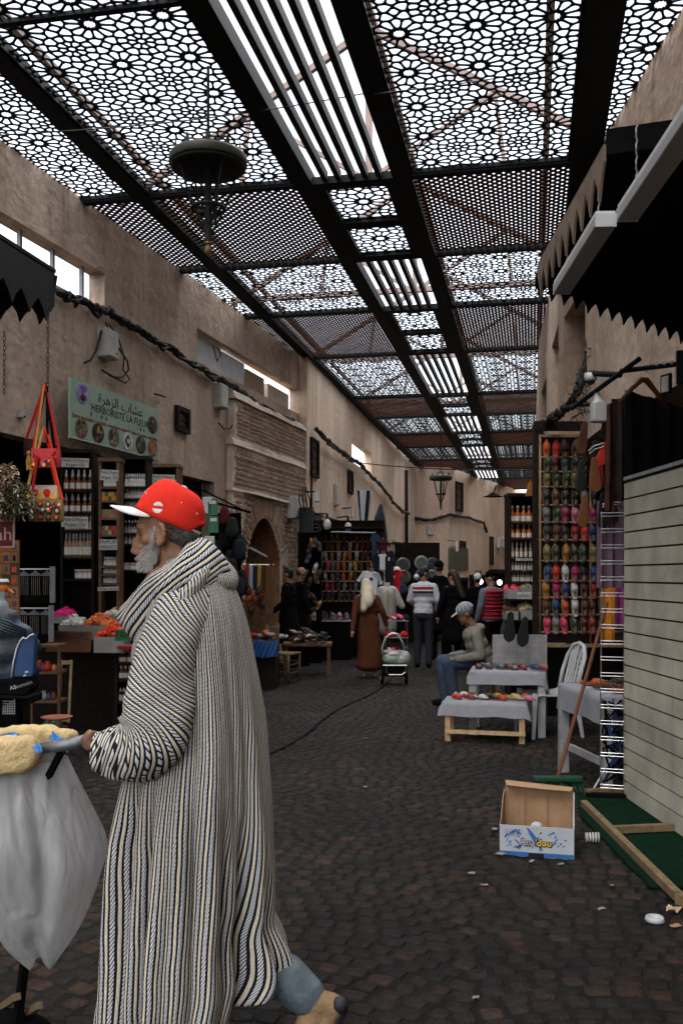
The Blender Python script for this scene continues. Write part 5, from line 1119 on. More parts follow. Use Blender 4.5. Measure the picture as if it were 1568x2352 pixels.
# plastic chair
def plastic_chair(name, label, loc, rz):
    t = thing(name, label, 'chair', loc, rz); m = PLAST          # seat faces local -Y
    b = MB(); n = 10; top = []; 
    for j in range(7):
        v = j / 6; y = -.22 + .44 * v; z = .43 - .02 * sin(pi * v) + (.0 if v > .12 else -.03)
        top.append([(-.22 + .44 * i / n, y, z - .012 * cos(pi * (i / n - .5))) for i in range(n + 1)])
    rings = top; b.loft(rings, False, False); s = modmesh(b, 'seat', [('SOLIDIFY', dict(thickness=.016))], m); link('seat', s, t)
    for sx in (-1, 1):
        MB().tube([(sx * .21, -.2, .43), (sx * .235, -.23, .0)], [.028, .018], 6).obj('leg', m, t); MB().tube([(sx * .2, .2, .43), (sx * .22, .27, .0)], [.03, .018], 6).obj('leg', m, t)
    hp = [(-.2, .21, .43), (-.215, .25, .6), (-.2, .30, .76), (-.12, .33, .86), (0, .335, .885), (.12, .33, .86), (.2, .30, .76), (.215, .25, .6), (.2, .21, .43)]
    MB().tube(hp, .022, 8).obj('back_hoop', m, t, smooth=True)
    for i in range(5):
        x = -.13 + .065 * i; zt_ = .87 - .3 * abs(x)
        MB().bar((x, .225, .44), (x * 1.05, .33, zt_), .036, .012).obj('back_slat', m, t)
    for i in range(5): MB().bar((-.12, .275 + i * .012, .56 + i * .055), (.12, .275 + i * .012, .545 + i * .055), .014, .016).obj('cross_slat', m, t)
    return t
plastic_chair('plastic_chair', 'white plastic chair between the slipper tables', (G(1256, 1688)).to_tuple(), TH - 1.4)
# ---------------------------------------------------------------- right awning and tube lights
aw = thing('awning', 'large black awning with pointed scallops over the slatted board', 'awning', (0, 0, 0))
za = 3.6; a_ = Zp(1392, 330, za); b_ = Zp(1238, 606, za); c_ = D(1640, 742, 6.7); d_ = V((2.2, 4.5, 3.62))
a_ = V(a_); b_ = V(b_); e_ = a_ - (b_ - a_) * .0
vs = [a_, b_, c_, d_]; MB().add([tuple(p) for p in vs] + [tuple(p + V((0, 0, .03))) for p in vs], [(0, 1, 2, 3), (7, 6, 5, 4), (0, 4, 5, 1), (1, 5, 6, 2), (2, 6, 7, 3), (3, 7, 4, 0)]).obj('canopy', BLK, aw)
def val(p, q, h, tooth, n, m):
    d = q - p; L = d.length; hor = hypot(d.x, d.y); MB().prism(scallops(L, h, tooth, n), .012).obj('valance', m, aw, p, (0, -atan2(d.z, hor), atan2(d.y, d.x)))
VT = mat('tan_valance', (.15, .11, .08), .95, .25)
val(a_, b_, .08, .16, 9, VT); val(b_, c_, .13, .085, 15, BLK)
MB().bar(a_, d_, .05, .12).obj('front_bar', BLK, aw); MB().bar(b_ + V((.02, -.05, -.02)), c_, .04, .04).obj('rear_bar', BLK, aw)
back = MB(); back.add([tuple(b_ + V((.03, .01, .02))), tuple(c_), tuple(c_ + V((0, 0, -.30))), tuple(b_ + V((.03, .01, -.12)))], [(0, 1, 2, 3)])
for i, (p, q, lb) in enumerate(((V((.17, 5.75, 3.2)), V((.34, 4.68, 3.2)), 'grey tube light batten under the scalloped tan valance'), (V((.44, 4.68, 3.22)), V((.62, 3.55, 3.22)), 'grey tube light batten under the front bar of the big awning'))):
    d = q - p; t = thing('tube_light', lb, 'light', p, atan2(d.y, d.x)); L = d.length
    MB().box(0, L, -.05, .05, 0, .055).obj('diffuser', mat('light_grey_batten', (.28, .28, .28), .45, .05), t, bevel=.006); MB().box(0, L, -.046, .046, .0555, .075).obj('housing', WHITE, t)
    for x in (-.008, L): MB().box(x, x + .008, -.05, .05, -.002, .06).obj('end_cap', PLAST, t)
    for x in (.15, L - .15): 
        b = MB(); 
        for j in range(9): b.tube([(x, 0, .075 + j * .036), (x + .006 * (j % 2), .006 * ((j + 1) % 2), .093 + j * .036), (x, 0, .115 + j * .036)], .0045, 4)
        b.obj('chain', CHROME, t)
# cable bundle climbing the right wall, recess frames, picture
bundle('cable_bundle', [D(1372, 690, 9.6), D(1368, 740, 9.8), D(1355, 790, 9.9), D(1342, 850, 9.9), D(1325, 900, 9.8), D(1300, 935, 9.9), D(1272, 955, 10.2), D(1240, 975, 10.6), D(1238, 1000, 10.6)], 'black cable bundle climbing the plaster above the slipper rack', .03, 5, 8)
for i, (x, y) in enumerate(((1350, 800), (1338, 865), (1322, 905), (1330, 950))):
    b = MB(); rr = random.Random(i)
    for k_ in range(5): b.tube([(0, 0, 0), (rr.uniform(-.1, .15), rr.uniform(-.1, 0), rr.uniform(-.12, .08)), (rr.uniform(-.1, .2), rr.uniform(-.1, 0), rr.uniform(-.25, .1))], .006, 4)
    tag(b.obj('wire_ends', CABLE, None, D(x, y, 9.7)), ['wire ends sprouting from the topmost cable joint', 'wire ends sprouting below the topmost cable joint', 'wire ends sprouting by the black rail', 'wire ends dangling above the slipper rack'][i], 'wires')
wx = RW[2]; 
t = thing('wall_picture', 'small framed picture on plaster above the black robe', 'picture', D(1527, 882, 6.75), TH - 1.2); MB().box(-.05, .05, 0, .02, -.07, .07).obj('frame', DARK, t); MB().box(-.035, .035, -.004, 0, -.055, .055).obj('print', mat('grey_box'), t)
# ---------------------------------------------------------------- hanging lanterns
def lantern(loc, r, label, drop):
    t = thing('hanging_lantern', label, 'lantern', loc); M1 = mat('olive_metal', (.03, .028, .017), .5, .3); M2 = mat('black_iron', (.006, .007, .007), .7, .2)
    MB().lathe([(r * .98, -.03), (r, -.02), (r, .03), (r * .96, .05), (r * .7, .07), (r * .25, .1), (r * .22, .16), (0, .2)], 32).obj('hat', M1, t, smooth=True)
    MB().lathe([(r * .97, -.028), (r * .93, -.055), (r * .55, -.06)], 32).obj('underside', M2, t, smooth=True); MB().lathe([(r * .55, -.058), (0, -.058)], 24).obj('reflector', mat('grey_lens', (.05, .05, .052), .5), t)
    for i in range(10):
        a = 2 * pi * i / 10; MB().prism([(-.02, 0), (.02, 0), (.014, .06), (0, .085), (-.014, .06)], .006).obj('crown_leaf', M1, t, (r * .86 * cos(a), r * .86 * sin(a), .055), (0, 0, a + pi / 2))
    MB().tube([(0, 0, -.05), (0, 0, -drop)], .028, 10).obj('stem', M2, t); MB().tube([(.075, 0, -.06), (.06, 0, -drop * .75)], .014, 8).obj('stem', M2, t)
    zr = -drop * .56
    MB().tube([(r * .42 * cos(2 * pi * i / 20), r * .42 * sin(2 * pi * i / 20), zr) for i in range(21)], .016, 6).obj('lower_ring', M2, t)
    for i in range(4):
        a = pi / 4 + pi / 2 * i; MB().tube([(r * .8 * cos(a), r * .8 * sin(a), -.05), (r * .5 * cos(a), r * .5 * sin(a), zr + .05), (r * .42 * cos(a), r * .42 * sin(a), zr), (r * .1 * cos(a), r * .1 * sin(a), -drop * .85)], .009, 6).obj('side_rod', M2, t)
        MB().bar((0, 0, zr), (r * .42 * cos(a), r * .42 * sin(a), zr), .018).obj('spoke', M2, t)
    MB().lathe([(0, -drop - .09), (.02, -drop - .07), (.03, -drop - .03), (.02, -drop), (.03, -drop + .02), (0, -drop + .03)], 12).obj('finial', mat('brass', (.20, .12, .035), .4, metal=.6), t, smooth=True)
    MB().tube([(0, 0, .19), (0, 0, H - loc[2])], .012, 6).obj('hanging_rod', M2, t)
p = D(478, 372, 7.6); lantern(p, .31, 'large round topped iron lantern hanging above the capped man', .66)
p = D(1012, 1098, 25); lantern(p, .30, 'smaller iron lantern hanging above the bend of the lane', .75)
# ---------------------------------------------------------------- lamp arms on the left wall
MILK = mat('milk_glass', (.5, .5, .48), .3, .05); LIT = mat('lit_bulb', (1, .93, .82), .3, 0, emit=3.2)
def lamp_arm(x0, y0, x1, y1, yb, d, label, lit=False, spot=False):
    a = D(x0, y0, d); c = D(x1, y1, d); t = thing('lamp_arm', label, 'lamp', a); q = c - a; k = d / F
    MB().tube([V((0, 0, 0)), q], .014, 6).obj('arm', STEEL, t)
    if spot: MB().tube([q, q + V((.02, -.03, -24 * k))], [.03, .045], 10).obj('head', PLAST, t)
    else:
        MB().tube([q, q + V((0, 0, -(yb - y1) * k * .4))], .02, 8).obj('holder', STEEL, t)
        MB().ell(q + V((0, 0, -(yb - y1) * k)), (.07, .07, .1 if not lit else .075), 12, 8).obj('bulb', LIT if lit else MILK, t, smooth=True)
lamp_arm(725, 1180, 751, 1180, 1205, 16.5, 'black lamp arm with white bulb beside the brick portal'); lamp_arm(773, 1189, 799, 1186, 1212, 18, 'black lamp arm with white bulb next to the striped clothes')
lamp_arm(700, 1130, 726, 1129, 1140, 16.2, 'slim lamp arm with spot head beside the portal pipe', spot=True); lamp_arm(785, 1168, 808, 1166, 1175, 19, 'slim lamp arm with spot head beside the striped clothes', spot=True)
lamp_arm(920, 1247, 939, 1247, 1256, 24, 'lamp arm with glowing bulb above the hanging plates', True); lamp_arm(939, 1248, 960, 1249, 1268, 23.5, 'lamp arm with lower glowing bulb above the hanging plates', True)
lamp_arm(1090, 1312, 1103, 1312, 1336, 28, 'glowing bulb in the back shop behind the red vest', True); lamp_arm(1135, 1312, 1147, 1312, 1338, 28, 'glowing bulb in the back shop beside the oil shelf', True)
lamp_arm(1028, 1241, 1048, 1243, 1258, 34, 'small dark lamp arm beside the tiny window at the bend', spot=True)
# ---------------------------------------------------------------- slipper stall in the far left shop
SD = 18.2; k = SD / F
stl = thing('slipper_stall', 'dark stall board crowded with rows of slippers and sandals', 'stall', D(712, 1500, SD), TH); stl.location.z = 0; z0s = 0
MB().box(0, 170 * k, .12, .15, 0, 2.6).obj('back_board', ROOM, stl); MB().box(0, 170 * k, -.35, .12, 2.42, 2.46).obj('canopy_board', DARK, stl); MB().tube([(.4, -.3, 2.36), (1.2, -.3, 2.34)], .02, 6).obj('rail', CHROME, stl)
for z in [1.05 + .19 * i for i in range(7)]: MB().tube([(.0, .04, z), (170 * k, .04, z)], .012, 5).obj('rod', PALE, stl)
rr = random.Random(33); pal = ['crimson', 'orange', 'brown', 'black', 'tan', 'mustard', 'maroon', 'charcoal', 'white', 'navy']
rows2 = [(1.07, ['black', 'charcoal', 'maroon', 'black', 'brown', 'black', 'charcoal', 'black', 'maroon', 'black', 'brown', 'charcoal']), (1.26, ['crimson', 'magenta', 'hot pink', 'magenta', 'charcoal', 'silver', 'black', 'silver', 'navy', 'orange', 'mustard', 'crimson']), (1.45, ['scarlet', 'cream', 'white', 'tan', 'navy', 'orange', 'mustard', 'brown', 'teal', 'crimson', 'orange', 'crimson']), (1.66, ['white', 'lilac', 'hot pink', 'lilac', 'orange', 'orange', 'white', 'yellow', 'brown', 'crimson', 'white', 'crimson']), (1.86, ['navy', 'white', 'white', 'tan', 'white', 'yellow', 'orange', 'white', 'maroon', 'maroon', 'crimson', 'maroon']), (2.05, ['brown', 'orange', 'brown', 'brown', 'tan', 'black', 'white', 'tan', 'crimson', 'brown', 'crimson', 'navy']), (2.22, ['orange', 'brown', 'brown', 'tan', 'mustard', 'brown', 'black', 'crimson', 'crimson', 'maroon', 'maroon', 'maroon'])]
rn = ['lowest', 'second lowest', 'third', 'middle', 'fifth', 'sixth', 'highest']
for ri, (z, cols) in enumerate(rows2):
    for i, c_ in enumerate(cols):
        l = V((.09 + i * .112 + rr.uniform(-.015, .015), .0, z - .03)); p = stl.location + M.Rotation(TH, 3, 'Z') @ l
        slipper(c_, p, (radians(86 - rr.uniform(0, 14)), rr.uniform(-.2, .2), TH + rr.uniform(-.3, .3)), '%s slipper in the %s row of the dark slipper stall' % (c_, rn[ri]), 'slippers on the dark stall', rr.random() < .4, rr.uniform(.68, .8), False)
tb = thing('stall_table', 'black draped table with white edge before the slipper stall', 'table', D(728, 1480, 17.4), TH); tb.location.z = 0; k2 = 17.4 / F
MB().box(.1, 78 * k2, 0, .6, 0, .70).obj('drape', BLK, tb); MB().box(.08, 79 * k2, -.02, .62, .701, .715).obj('top', mat('grey_paint'), tb)
for i, c_ in enumerate(['lilac', 'charcoal', 'silver', 'silver', 'white', 'magenta', 'lilac']):
    slipper(c_, tb.location + M.Rotation(TH, 3, 'Z') @ V((.14 + i * .07, .12, .735)), (radians(rr.uniform(0, 50)), 0, TH + rr.uniform(0, 1)), '%s slipper lying on the black draped table' % c_, 'slippers on the black table', False, .8, False)
# heap and hung goods beside the bald man
for i in range(22):
    x, y = rr.uniform(690, 738), rr.uniform(1255, 1465); c_ = rr.choice(pal)
    slipper(c_, D(x, y, 16.6), (radians(rr.uniform(50, 95)), rr.uniform(-.5, .5), TH + rr.uniform(-.6, .6)), '%s slipper hung on the stall edge beside the bald man' % c_, 'slippers beside the bald man', rr.random() < .5, .8, False)
t = thing('stall_post', 'dark post carrying slippers beside the bald man', 'post', D(712, 1500, 16.8), TH); t.location.z = 0; MB().box(-.2, .2, 0, .04, 0, 2.3).obj('panel', BLK, t)
MB().box(-.22, -.2, -.01, .05, 0, 2.32).obj('post', DARK, t)
# ---------------------------------------------------------------- clothes for sale
def tee(x, y, w, h, d, m, label, sleeve=.28, trim=None, cat='shirt', rz=TH, tilt=0):
    k = d / F; W_, H_ = w * k, h * k; t = thing('hanging_shirt', label, cat, D(x, y, d), rz)
    pts = [(-.12 * W_, 0), (-.3 * W_, -.03 * H_), (-.5 * W_, -sleeve * H_), (-.36 * W_, -sleeve * H_ - .04 * H_), (-.3 * W_, -.2 * H_), (-.29 * W_, -H_), (.3 * W_, -H_), (.3 * W_, -.2 * H_), (.36 * W_, -sleeve * H_ - .04 * H_), (.5 * W_, -sleeve * H_), (.3 * W_, -.03 * H_), (.12 * W_, 0), (0, -.05 * H_)]
    MB().prism(pts, .03).obj('shirt', m, t, rot=(0, tilt, 0), bevel=.012)
    if trim: MB().box(-.06 * W_, .06 * W_, -.008, -.002, -.3 * H_, -.2 * H_).obj('badge', trim, t); MB().bar((-.29 * W_, -.004, -.03 * H_), (-.27 * W_, -.004, -H_), .03, .004).obj('side_stripe', trim, t)
    MB().tube([(0, .015, 0), (0, .015, .05)], .006, 5).obj('hook', CHROME, t); return t
WC = cm('tee_white', (185, 188, 195), .9); RDJ = cm('jersey_red', (190, 25, 35), .9); NV = cm('jersey_navy', (18, 20, 32), .9)
tee(852, 1312, 62, 74, 16.2, WC, 'white T-shirt with small dark badge hung by the stall', .36, mat('ink'), tilt=.12)
tee(904, 1308, 48, 70, 17.5, RDJ, 'red football jersey hung in front of the plates', .2, WC); tee(893, 1264, 34, 80, 17.3, NV, 'navy and white jersey over the red one', .25, WC)
tee(868, 1270, 30, 110, 17.6, NV, 'long navy jersey behind the white one', .2); tee(880, 1240, 34, 60, 17.8, cm('maroon_shirt', (70, 20, 25), .9), 'maroon shirt on the clothes rail', .25); tee(862, 1225, 28, 80, 17.9, cm('blue_shirt', (40, 60, 85), .9), 'dull blue shirt on the clothes rail', .2); tee(878, 1272, 22, 38, 17.2, WC, 'small white singlet among navy jerseys', .1)
tee(899, 1238, 24, 50, 17.9, cm('tan_shirt', (150, 140, 110), .9), 'beige shirt at the end of the clothes rail', .2)
rl = thing('clothes_rail', 'angled black rail carrying jerseys beside the slipper stall', 'rail', D(855, 1245, 18.2)); q0 = rl.location
for a, c in (((848, 1236, 18.5), (872, 1248, 17.6)), ((872, 1248, 17.6), (928, 1250, 17.2)), ((880, 1244, 18.6), (926, 1248, 17.2)), ((926, 1247, 17.2), (926, 1262, 17.2))): MB().tube([D(*a) - q0, D(*c) - q0], .018, 6).obj('bar', STEEL, rl)
st_ = thing('striped_garments', 'cluster of black and white striped trousers hung on wall', 'clothes', D(835, 1215, 20), TH); k = 20 / F
for i in range(7):
    MB().prism([(0, 0), (9 * k, 0), (8 * k, -90 * k + i * 3 * k), (1 * k, -92 * k + i * 4 * k)], .03).obj('trouser_leg', WC if i % 2 == 0 else NV, st_, ((-20 + i * 5.2) * k, -.03 * (i % 3), 88 * k), (0, .04 * (i - 3), 0)); MB().tube([(0, 0, 0), (0, 0, .06)], .006, 5).obj('hook', CHROME, st_, ((-16 + i * 5.2) * k, 0, 88 * k))
st2 = thing('hanging_jeans', 'dark blue jeans hung beside the striped trousers', 'clothes', D(872, 1240, 20), TH)
blob('jeans', MB().capsule((0, 0, 0), (-.02, 0, .45), .09, .1).capsule((.1, 0, .02), (.02, 0, .5), .07, .09).capsule((0, 0, .5), (.02, 0, .72), .09, .05), cm('jeans_dark', (38, 45, 58), .9), st2, .03)
# mannequin in white robe
mq = thing('mannequin', 'headless mannequin dressed in a white embroidered tunic', 'mannequin', D(889, 1478, 16.8), TH); mq.location.z = 0
blob('tunic', MB().capsule((0, 0, .62), (0, 0, 1.2), .17, .15).capsule((-.13, 0, 1.28), (-.24, -.02, 1.0), .06, .055).capsule((.13, 0, 1.28), (.26, -.02, 1.0), .06, .06).capsule((-.1, 0, 1.28), (.1, 0, 1.28), .08, .08), cm('tunic_white', (150, 148, 142), .9), mq, .02)
MB().lathe([(.05, 1.3), (.05, 1.42), (0, 1.42)], 12).obj('neck', PLAST, mq); MB().lathe([(.2, 0), (.2, .03), (.03, .04), (.03, .6)], 14).obj('stand', STEEL, mq); MB().box(-.012, .012, -.172, -.155, .95, 1.3).obj('embroidery', cm('gold_braid', (140, 120, 70)), mq)
# ---------------------------------------------------------------- plates, pottery and red toys beyond
pw = thing('plate_board', 'dark board hung with round glazed plates', 'board', D(905, 1500, 22), TH); pw.location.z = 0; k = 22 / F
MB().box(-.1, 105 * k, .04, .08, 0, 2.3).obj('board', ROOM, pw)
cols = [(95, 100, 95), (125, 135, 130), (60, 75, 85), (105, 100, 90), (75, 80, 105), (110, 115, 115), (60, 70, 110), (120, 125, 125)]
for i, (x, y, r) in enumerate(((925, 1297, 17), (967, 1292, 16), (992, 1294, 14), (927, 1325, 16), (967, 1323, 16), (991, 1323, 15), (922, 1352, 12), (950, 1355, 14))):
    t = thing('glazed_plate', ['grey', 'pale green', 'teal rimmed', 'brown grey', 'blue patterned', 'silver patterned', 'small cobalt', 'white patterned'][i] + ' round plate on the dark board', 'plate', D(x, y, 21.7), TH, 'plates on the board'); R = r * 21.7 / F
    MB().lathe([(0, 0), (R * .6, 0), (R, .03), (R, .038), (R * .6, .012), (0, .012)], 24, M.Rotation(pi / 2, 4, 'X')).obj('plate', cm('plate%d' % i, cols[i], .3, var=.35, scale=25), t, smooth=True); MB().lathe([(R * .66, .0195), (R * .74, .0255)], 24, M.Rotation(pi / 2, 4, 'X')).obj('ring', cm('plate_ring%d' % i, tuple(int(v * .6) for v in cols[i])), t)
tag(MB().ell((0, 0, 0), (.1, .1, .1), 14, 9).obj('globe_lamp', MILK, None, D(910, 1312, 20), smooth=True), 'white globe shade in front of the plates', 'lamp')
tag(MB().ell((0, 0, 0), (.06, .06, .07), 12, 8).obj('pottery_cup', MILK, None, D(956, 1326, 21), smooth=True), 'small white cup hung between the plates', 'cup')
ct = thing('toy_cart', 'wire cart heaped with red and white knitted goods', 'cart', D(905, 1500, 15.9), TH); ct.location.z = 0; k = 15.9 / F
for x in (-.12, .22):
    for y in (0, .4): MB().tube([(x, y, 0), (x, y, .8)], .012, 6).obj('post', CHROME, ct)
for z in (.25, .5, .78): MB().box(-.14, .24, -.02, .42, z, z + .015).obj('tray', CHROME, ct)
rr = random.Random(17)
for i in range(34):
    z = rr.choice((.27, .52, .80)); c_ = rr.choice([('red', (195, 25, 30)), ('red', (195, 25, 30)), ('white', (190, 190, 190)), ('black', (20, 20, 22)), ('pink', (220, 80, 120))])
    q = rr.uniform(.035, .06); tag(MB().ell((0, 0, 0), (q * 1.2, q, q * .8), 8, 6).obj('knitted_item', cm('knit_' + c_[0], c_[1], .9), None, ct.location + M.Rotation(TH, 3, 'Z') @ V((rr.uniform(-.12, .22), rr.uniform(-.02, .3), z + q * .75)), (rr.random(), rr.random(), rr.random()), smooth=True), '%s knitted bundle heaped on the wire cart' % c_[0], 'bundle', 'bundles on the wire cart')
# dark doorways and shutters on the far oblique wall
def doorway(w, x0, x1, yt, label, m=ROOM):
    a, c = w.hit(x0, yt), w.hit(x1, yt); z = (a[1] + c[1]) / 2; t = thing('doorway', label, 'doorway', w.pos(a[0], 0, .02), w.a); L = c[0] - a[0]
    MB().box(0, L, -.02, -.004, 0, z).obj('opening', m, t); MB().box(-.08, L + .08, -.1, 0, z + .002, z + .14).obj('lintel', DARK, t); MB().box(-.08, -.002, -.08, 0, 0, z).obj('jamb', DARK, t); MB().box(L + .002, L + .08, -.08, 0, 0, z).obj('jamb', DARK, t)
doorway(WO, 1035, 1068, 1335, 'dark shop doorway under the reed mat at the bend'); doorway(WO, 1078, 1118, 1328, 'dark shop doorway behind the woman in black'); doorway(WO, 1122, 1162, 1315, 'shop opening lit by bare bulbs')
a = WO.hit(1027, 1262); t = thing('reed_mat', 'grey reed mat fixed to the wall above the dark doorway', 'mat', WO.pos(a[0], a[1] - .8, .05), WO.a)
for i in range(46): MB().bar((i * .055, 0, random.uniform(0, .05)), (i * .055 + random.uniform(-.02, .02), 0, .8 + random.uniform(0, .15)), .035, .02).obj('reed', cm('reed_grey', (105, 100, 85), .9), t)
t = thing('wall_fan', 'black lamp head on the oblique wall near the ceiling', 'lamp', D(1132, 1138, 33)); MB().lathe([(.05, .1), (.22, .0), (.35, -.04), (.3, -.05), (0, -.02)], 14).obj('shade', BLK, t); MB().tube([(0, 0, .05), (.1, .3, .35)], .03, 6).obj('arm', BLK, t)
for i, x in enumerate((1140, 1153, 1168)): wbox(WO, x, 1236, x + 6, 1258, ['first slim white meter box on the oblique wall', 'middle slim white meter box on the oblique wall', 'last slim white meter box on the oblique wall'][i], WHITE, .15)
drape('folded_parasol', 'furled white parasol cloth standing by the oil shelf', ((1170, 1285), (1182, 1285), 1345, 1345), 13.5, WC, 2, .02, 12, cat='parasol')
drape('striped_cloth', 'narrow striped multicolour cloth hung at the shelf side', ((1158, 1150), (1166, 1150), 1300, 1300), 12.2, cm('multi_cloth', (150, 110, 60), .9, var=.8, scale=14), 1, .01, 13, cat='cloth')
drape('green_panel', 'pale green cloth hanging in the lit doorway', ((1119, 1332), (1136, 1332), 1392, 1392), 27, cm('pale_green', (130, 140, 115), .9), 1, .02, 14, cat='cloth')
# ---------------------------------------------------------------- stall by the arch: hats and bags, scarf stand, tables, rush chair
hb = thing('hat_stand', 'dark stand hung with bags and felt hats before the arch', 'stand', D(530, 1500, 12.2), TH); hb.location.z = 0; k = 12.2 / F
MB().box(-.28, .12, .1, .13, 0, 2.35).obj('panel', BLK, hb); MB().bar((-.5, -.1, 2.55), (.25, 0, 2.35), .03).obj('arm', BLK, hb); MB().bar((-.6, -.1, 2.75), (.2, 0, 2.36), .02).obj('arm', BLK, hb)
rr = random.Random(41); hc = [('black', (14, 14, 15)), ('dark green', (25, 45, 30)), ('charcoal', (38, 38, 40)), ('dark brown', (45, 28, 20)), ('olive', (50, 50, 35)), ('navy', (20, 25, 45))]
for i in range(30):
    x, y = rr.uniform(487, 556), rr.uniform(1185, 1440); n_, c_ = hc[i % 6] if i != 3 else ('red', (120, 20, 22)); q = rr.uniform(.07, .1)
    if i == 3: x, y = 515, 1190
    o = thing('felt_bag', '%s felt bag hung on the dark stand by the arch' % n_, 'bag', D(x, y, 12.0 + rr.uniform(-.15, .15)), TH + rr.uniform(-.5, .5), 'bags on the dark stand')
    blob('pouch', MB().capsule((0, 0, -.04), (0, 0, .1), q, q * .75), cm('felt_' + n_.replace(' ', '_'), tuple(v * .6 for v in c_), .95), o, .025, 2); MB().tube([(-.04, 0, .14), (0, 0, .26), (.04, 0, .14)], .006, 5).obj('strap', BLK, o)
for i, (x, y, c_) in enumerate(((490, 1165, 'green'), (492, 1205, 'green'), (478, 1160, 'white'), (483, 1250, 'white'))):
    t = thing('pouch_packet', ['upper glossy green packet', 'lower glossy green packet', 'white printed card', 'small white packet'][i] + ' hung behind the red cap', 'packet', D(x, y, 11.6), TH); MB().box(-.07, .05, 0, .012, -.1, .1).obj('packet', cm('pkt_' + c_, (35, 95, 65) if c_ == 'green' else (170, 180, 185), .35), t, bevel=.004); MB().box(-.05, .03, -.004, -.001, .04, .08).obj('sticker', WHITE, t)
for i, (x, y, L) in enumerate(((592, 1290, .26), (609, 1298, .27), (584, 1255, .2), (586, 1305, .25))): sole_item(x, y, 14.6, L, (32, 20, 15), ['higher dark slipper of the pair hung in the arch', 'lower dark slipper of the pair hung in the arch', 'dark slipper hung highest at the arch edge', 'black slipper hung lowest at the arch edge'][i], .05, None, .1)
t = thing('tube_light', 'thin white tube light slung across the arch', 'light', D(573, 1258, 14.4)); q = D(612, 1279, 14.6) - t.location; MB().tube([V((0, 0, 0)), q], .018, 8).obj('tube', PLAST, t); MB().tube([V((0, 0, .03)), q + V((0, 0, .03))], .01, 6).obj('batten', STEEL, t)
ss = thing('scarf_stand', 'wooden stand with hanging red white and yellow scarves', 'stand', D(572, 1500, 14.0), TH); ss.location.z = 0; k = 14 / F
for x in (-.05, .30): MB().box(x, x + .05, 0, .05, 0, 1.72).obj('post', WOOD, ss)
MB().tube([(-.1, .02, 1.70), (.36, .02, 1.70)], .012, 6).obj('rail', CHROME, ss)
rr = random.Random(15)
for i, (c_, n_) in enumerate([((170, 30, 30), 'red'), ((190, 190, 190), 'white'), ((30, 35, 60), 'navy'), ((170, 140, 50), 'yellow'), ((60, 60, 40), 'olive'), ((120, 70, 30), 'tan')]):
    o = thing('hanging_scarf', '%s scarf draped on the wooden stand by the arch' % n_, 'scarf', ss.location + M.Rotation(TH, 3, 'Z') @ V((-.04 + i * .062, -.02, 1.25)), TH, 'scarves on the stand')
    MB().prism([(-.03, 0), (.03, .05), (.032, .42), (-.02, .45)], .03).obj('scarf', cm('scarf_' + n_, c_, .9), o, bevel=.01)
for i in range(12): slipper(rr.choice(['orange', 'crimson', 'brown', 'charcoal', 'tan']), ss.location + M.Rotation(TH, 3, 'Z') @ V((rr.uniform(-.1, .28), -.08, rr.uniform(.75, 1.2))), (radians(80), rr.uniform(-.6, .6), TH + rr.uniform(-1, 1)), 'leather slipper hung below the scarves by the arch', 'slippers below the scarves', True, .9, False)
gt = thing('goods_table', 'dark table heaped with goods and a blue plastic sheet', 'table', D(572, 1600, 12.9), TH); gt.location.z = 0
MB().box(-.1, .36, 0, .6, 0, .62).obj('carcass', DARK, gt); MB().box(-.12, .38, -.02, .62, .62, .64).obj('top', DARK, gt)
b = MB(); rings = []
for j in range(5):
    rings.append([(-.14 + .54 * i / 16, -.05 - .03 * sin(i * 1.7 + j) - .015 * j, .66 - .055 * j + .012 * sin(i * .9 + j * 2)) for i in range(17)])
b.loft(rings, False, False); link('plastic_sheet', modmesh(b, 'plastic_sheet', [('SOLIDIFY', dict(thickness=.006)), ('SUBSURF', dict(levels=1))], cm('blue_plastic', (30, 68, 120), .35)), gt)
for i in range(16):
    c_ = rr.choice([('orange', (185, 95, 50)), ('pink', (190, 90, 130)), ('black', (18, 18, 20)), ('grey', (120, 120, 125)), ('red', (150, 30, 35))]); q = rr.uniform(.03, .06)
    tag(MB().ell((0, 0, 0), (q * 1.3, q, q * .6), 8, 6).obj('folded_goods', cm('goods_' + c_[0], c_[1], .8), None, gt.location + M.Rotation(TH, 3, 'Z') @ V((rr.uniform(-.08, .34), rr.uniform(.02, .3), .66 + rr.uniform(0, .12))), (0, 0, rr.random() * 3), smooth=True), '%s folded item heaped on the dark goods table' % c_[0], 'goods', 'goods on the dark table')
RUSH = mat('woven_rush', (.16, .10, .045), .9, .4, scale=40, bump=.6, bscale=80)
def rush_chair(loc, rz):
    t = thing('rush_chair', 'small wooden chair with woven rush seat beside shoe table', 'chair', loc, rz)
    for x, y, h in ((-.19, -.17, .42), (.19, -.17, .42), (-.19, .17, .84), (.19, .17, .84)): MB().tube([(x, y, 0), (x, y, h)], .022, 8).obj('leg', WOOD, t, smooth=True)
    b = MB(); 
    for i in range(12): b.tube([(-.2, -.18 + i * .0325, .42), (.2, -.18 + i * .0325, .42)], .018, 6)
    b.obj('seat', RUSH, t)['kind'] = 'stuff'
    for z in (.15, .27): MB().bar((-.19, -.17, z), (.19, -.17, z), .022).obj('rung', WOOD, t); MB().bar((-.19, .17, z), (.19, .17, z), .022).obj('rung', WOOD, t); MB().bar((.19, -.17, z + .03), (.19, .17, z + .03), .022).obj('rung', WOOD, t); MB().bar((-.19, -.17, z + .03), (-.19, .17, z + .03), .022).obj('rung', WOOD, t)
    MB().box(-.17, .17, .15, .19, .56, .8).obj('backrest', RUSH, t)
rush_chair(G(650, 1568), TH + 1.2)
stb = thing('shoe_table', 'low wooden table heaped with dark shoes near the rush chair', 'table', G(706, 1550), TH)
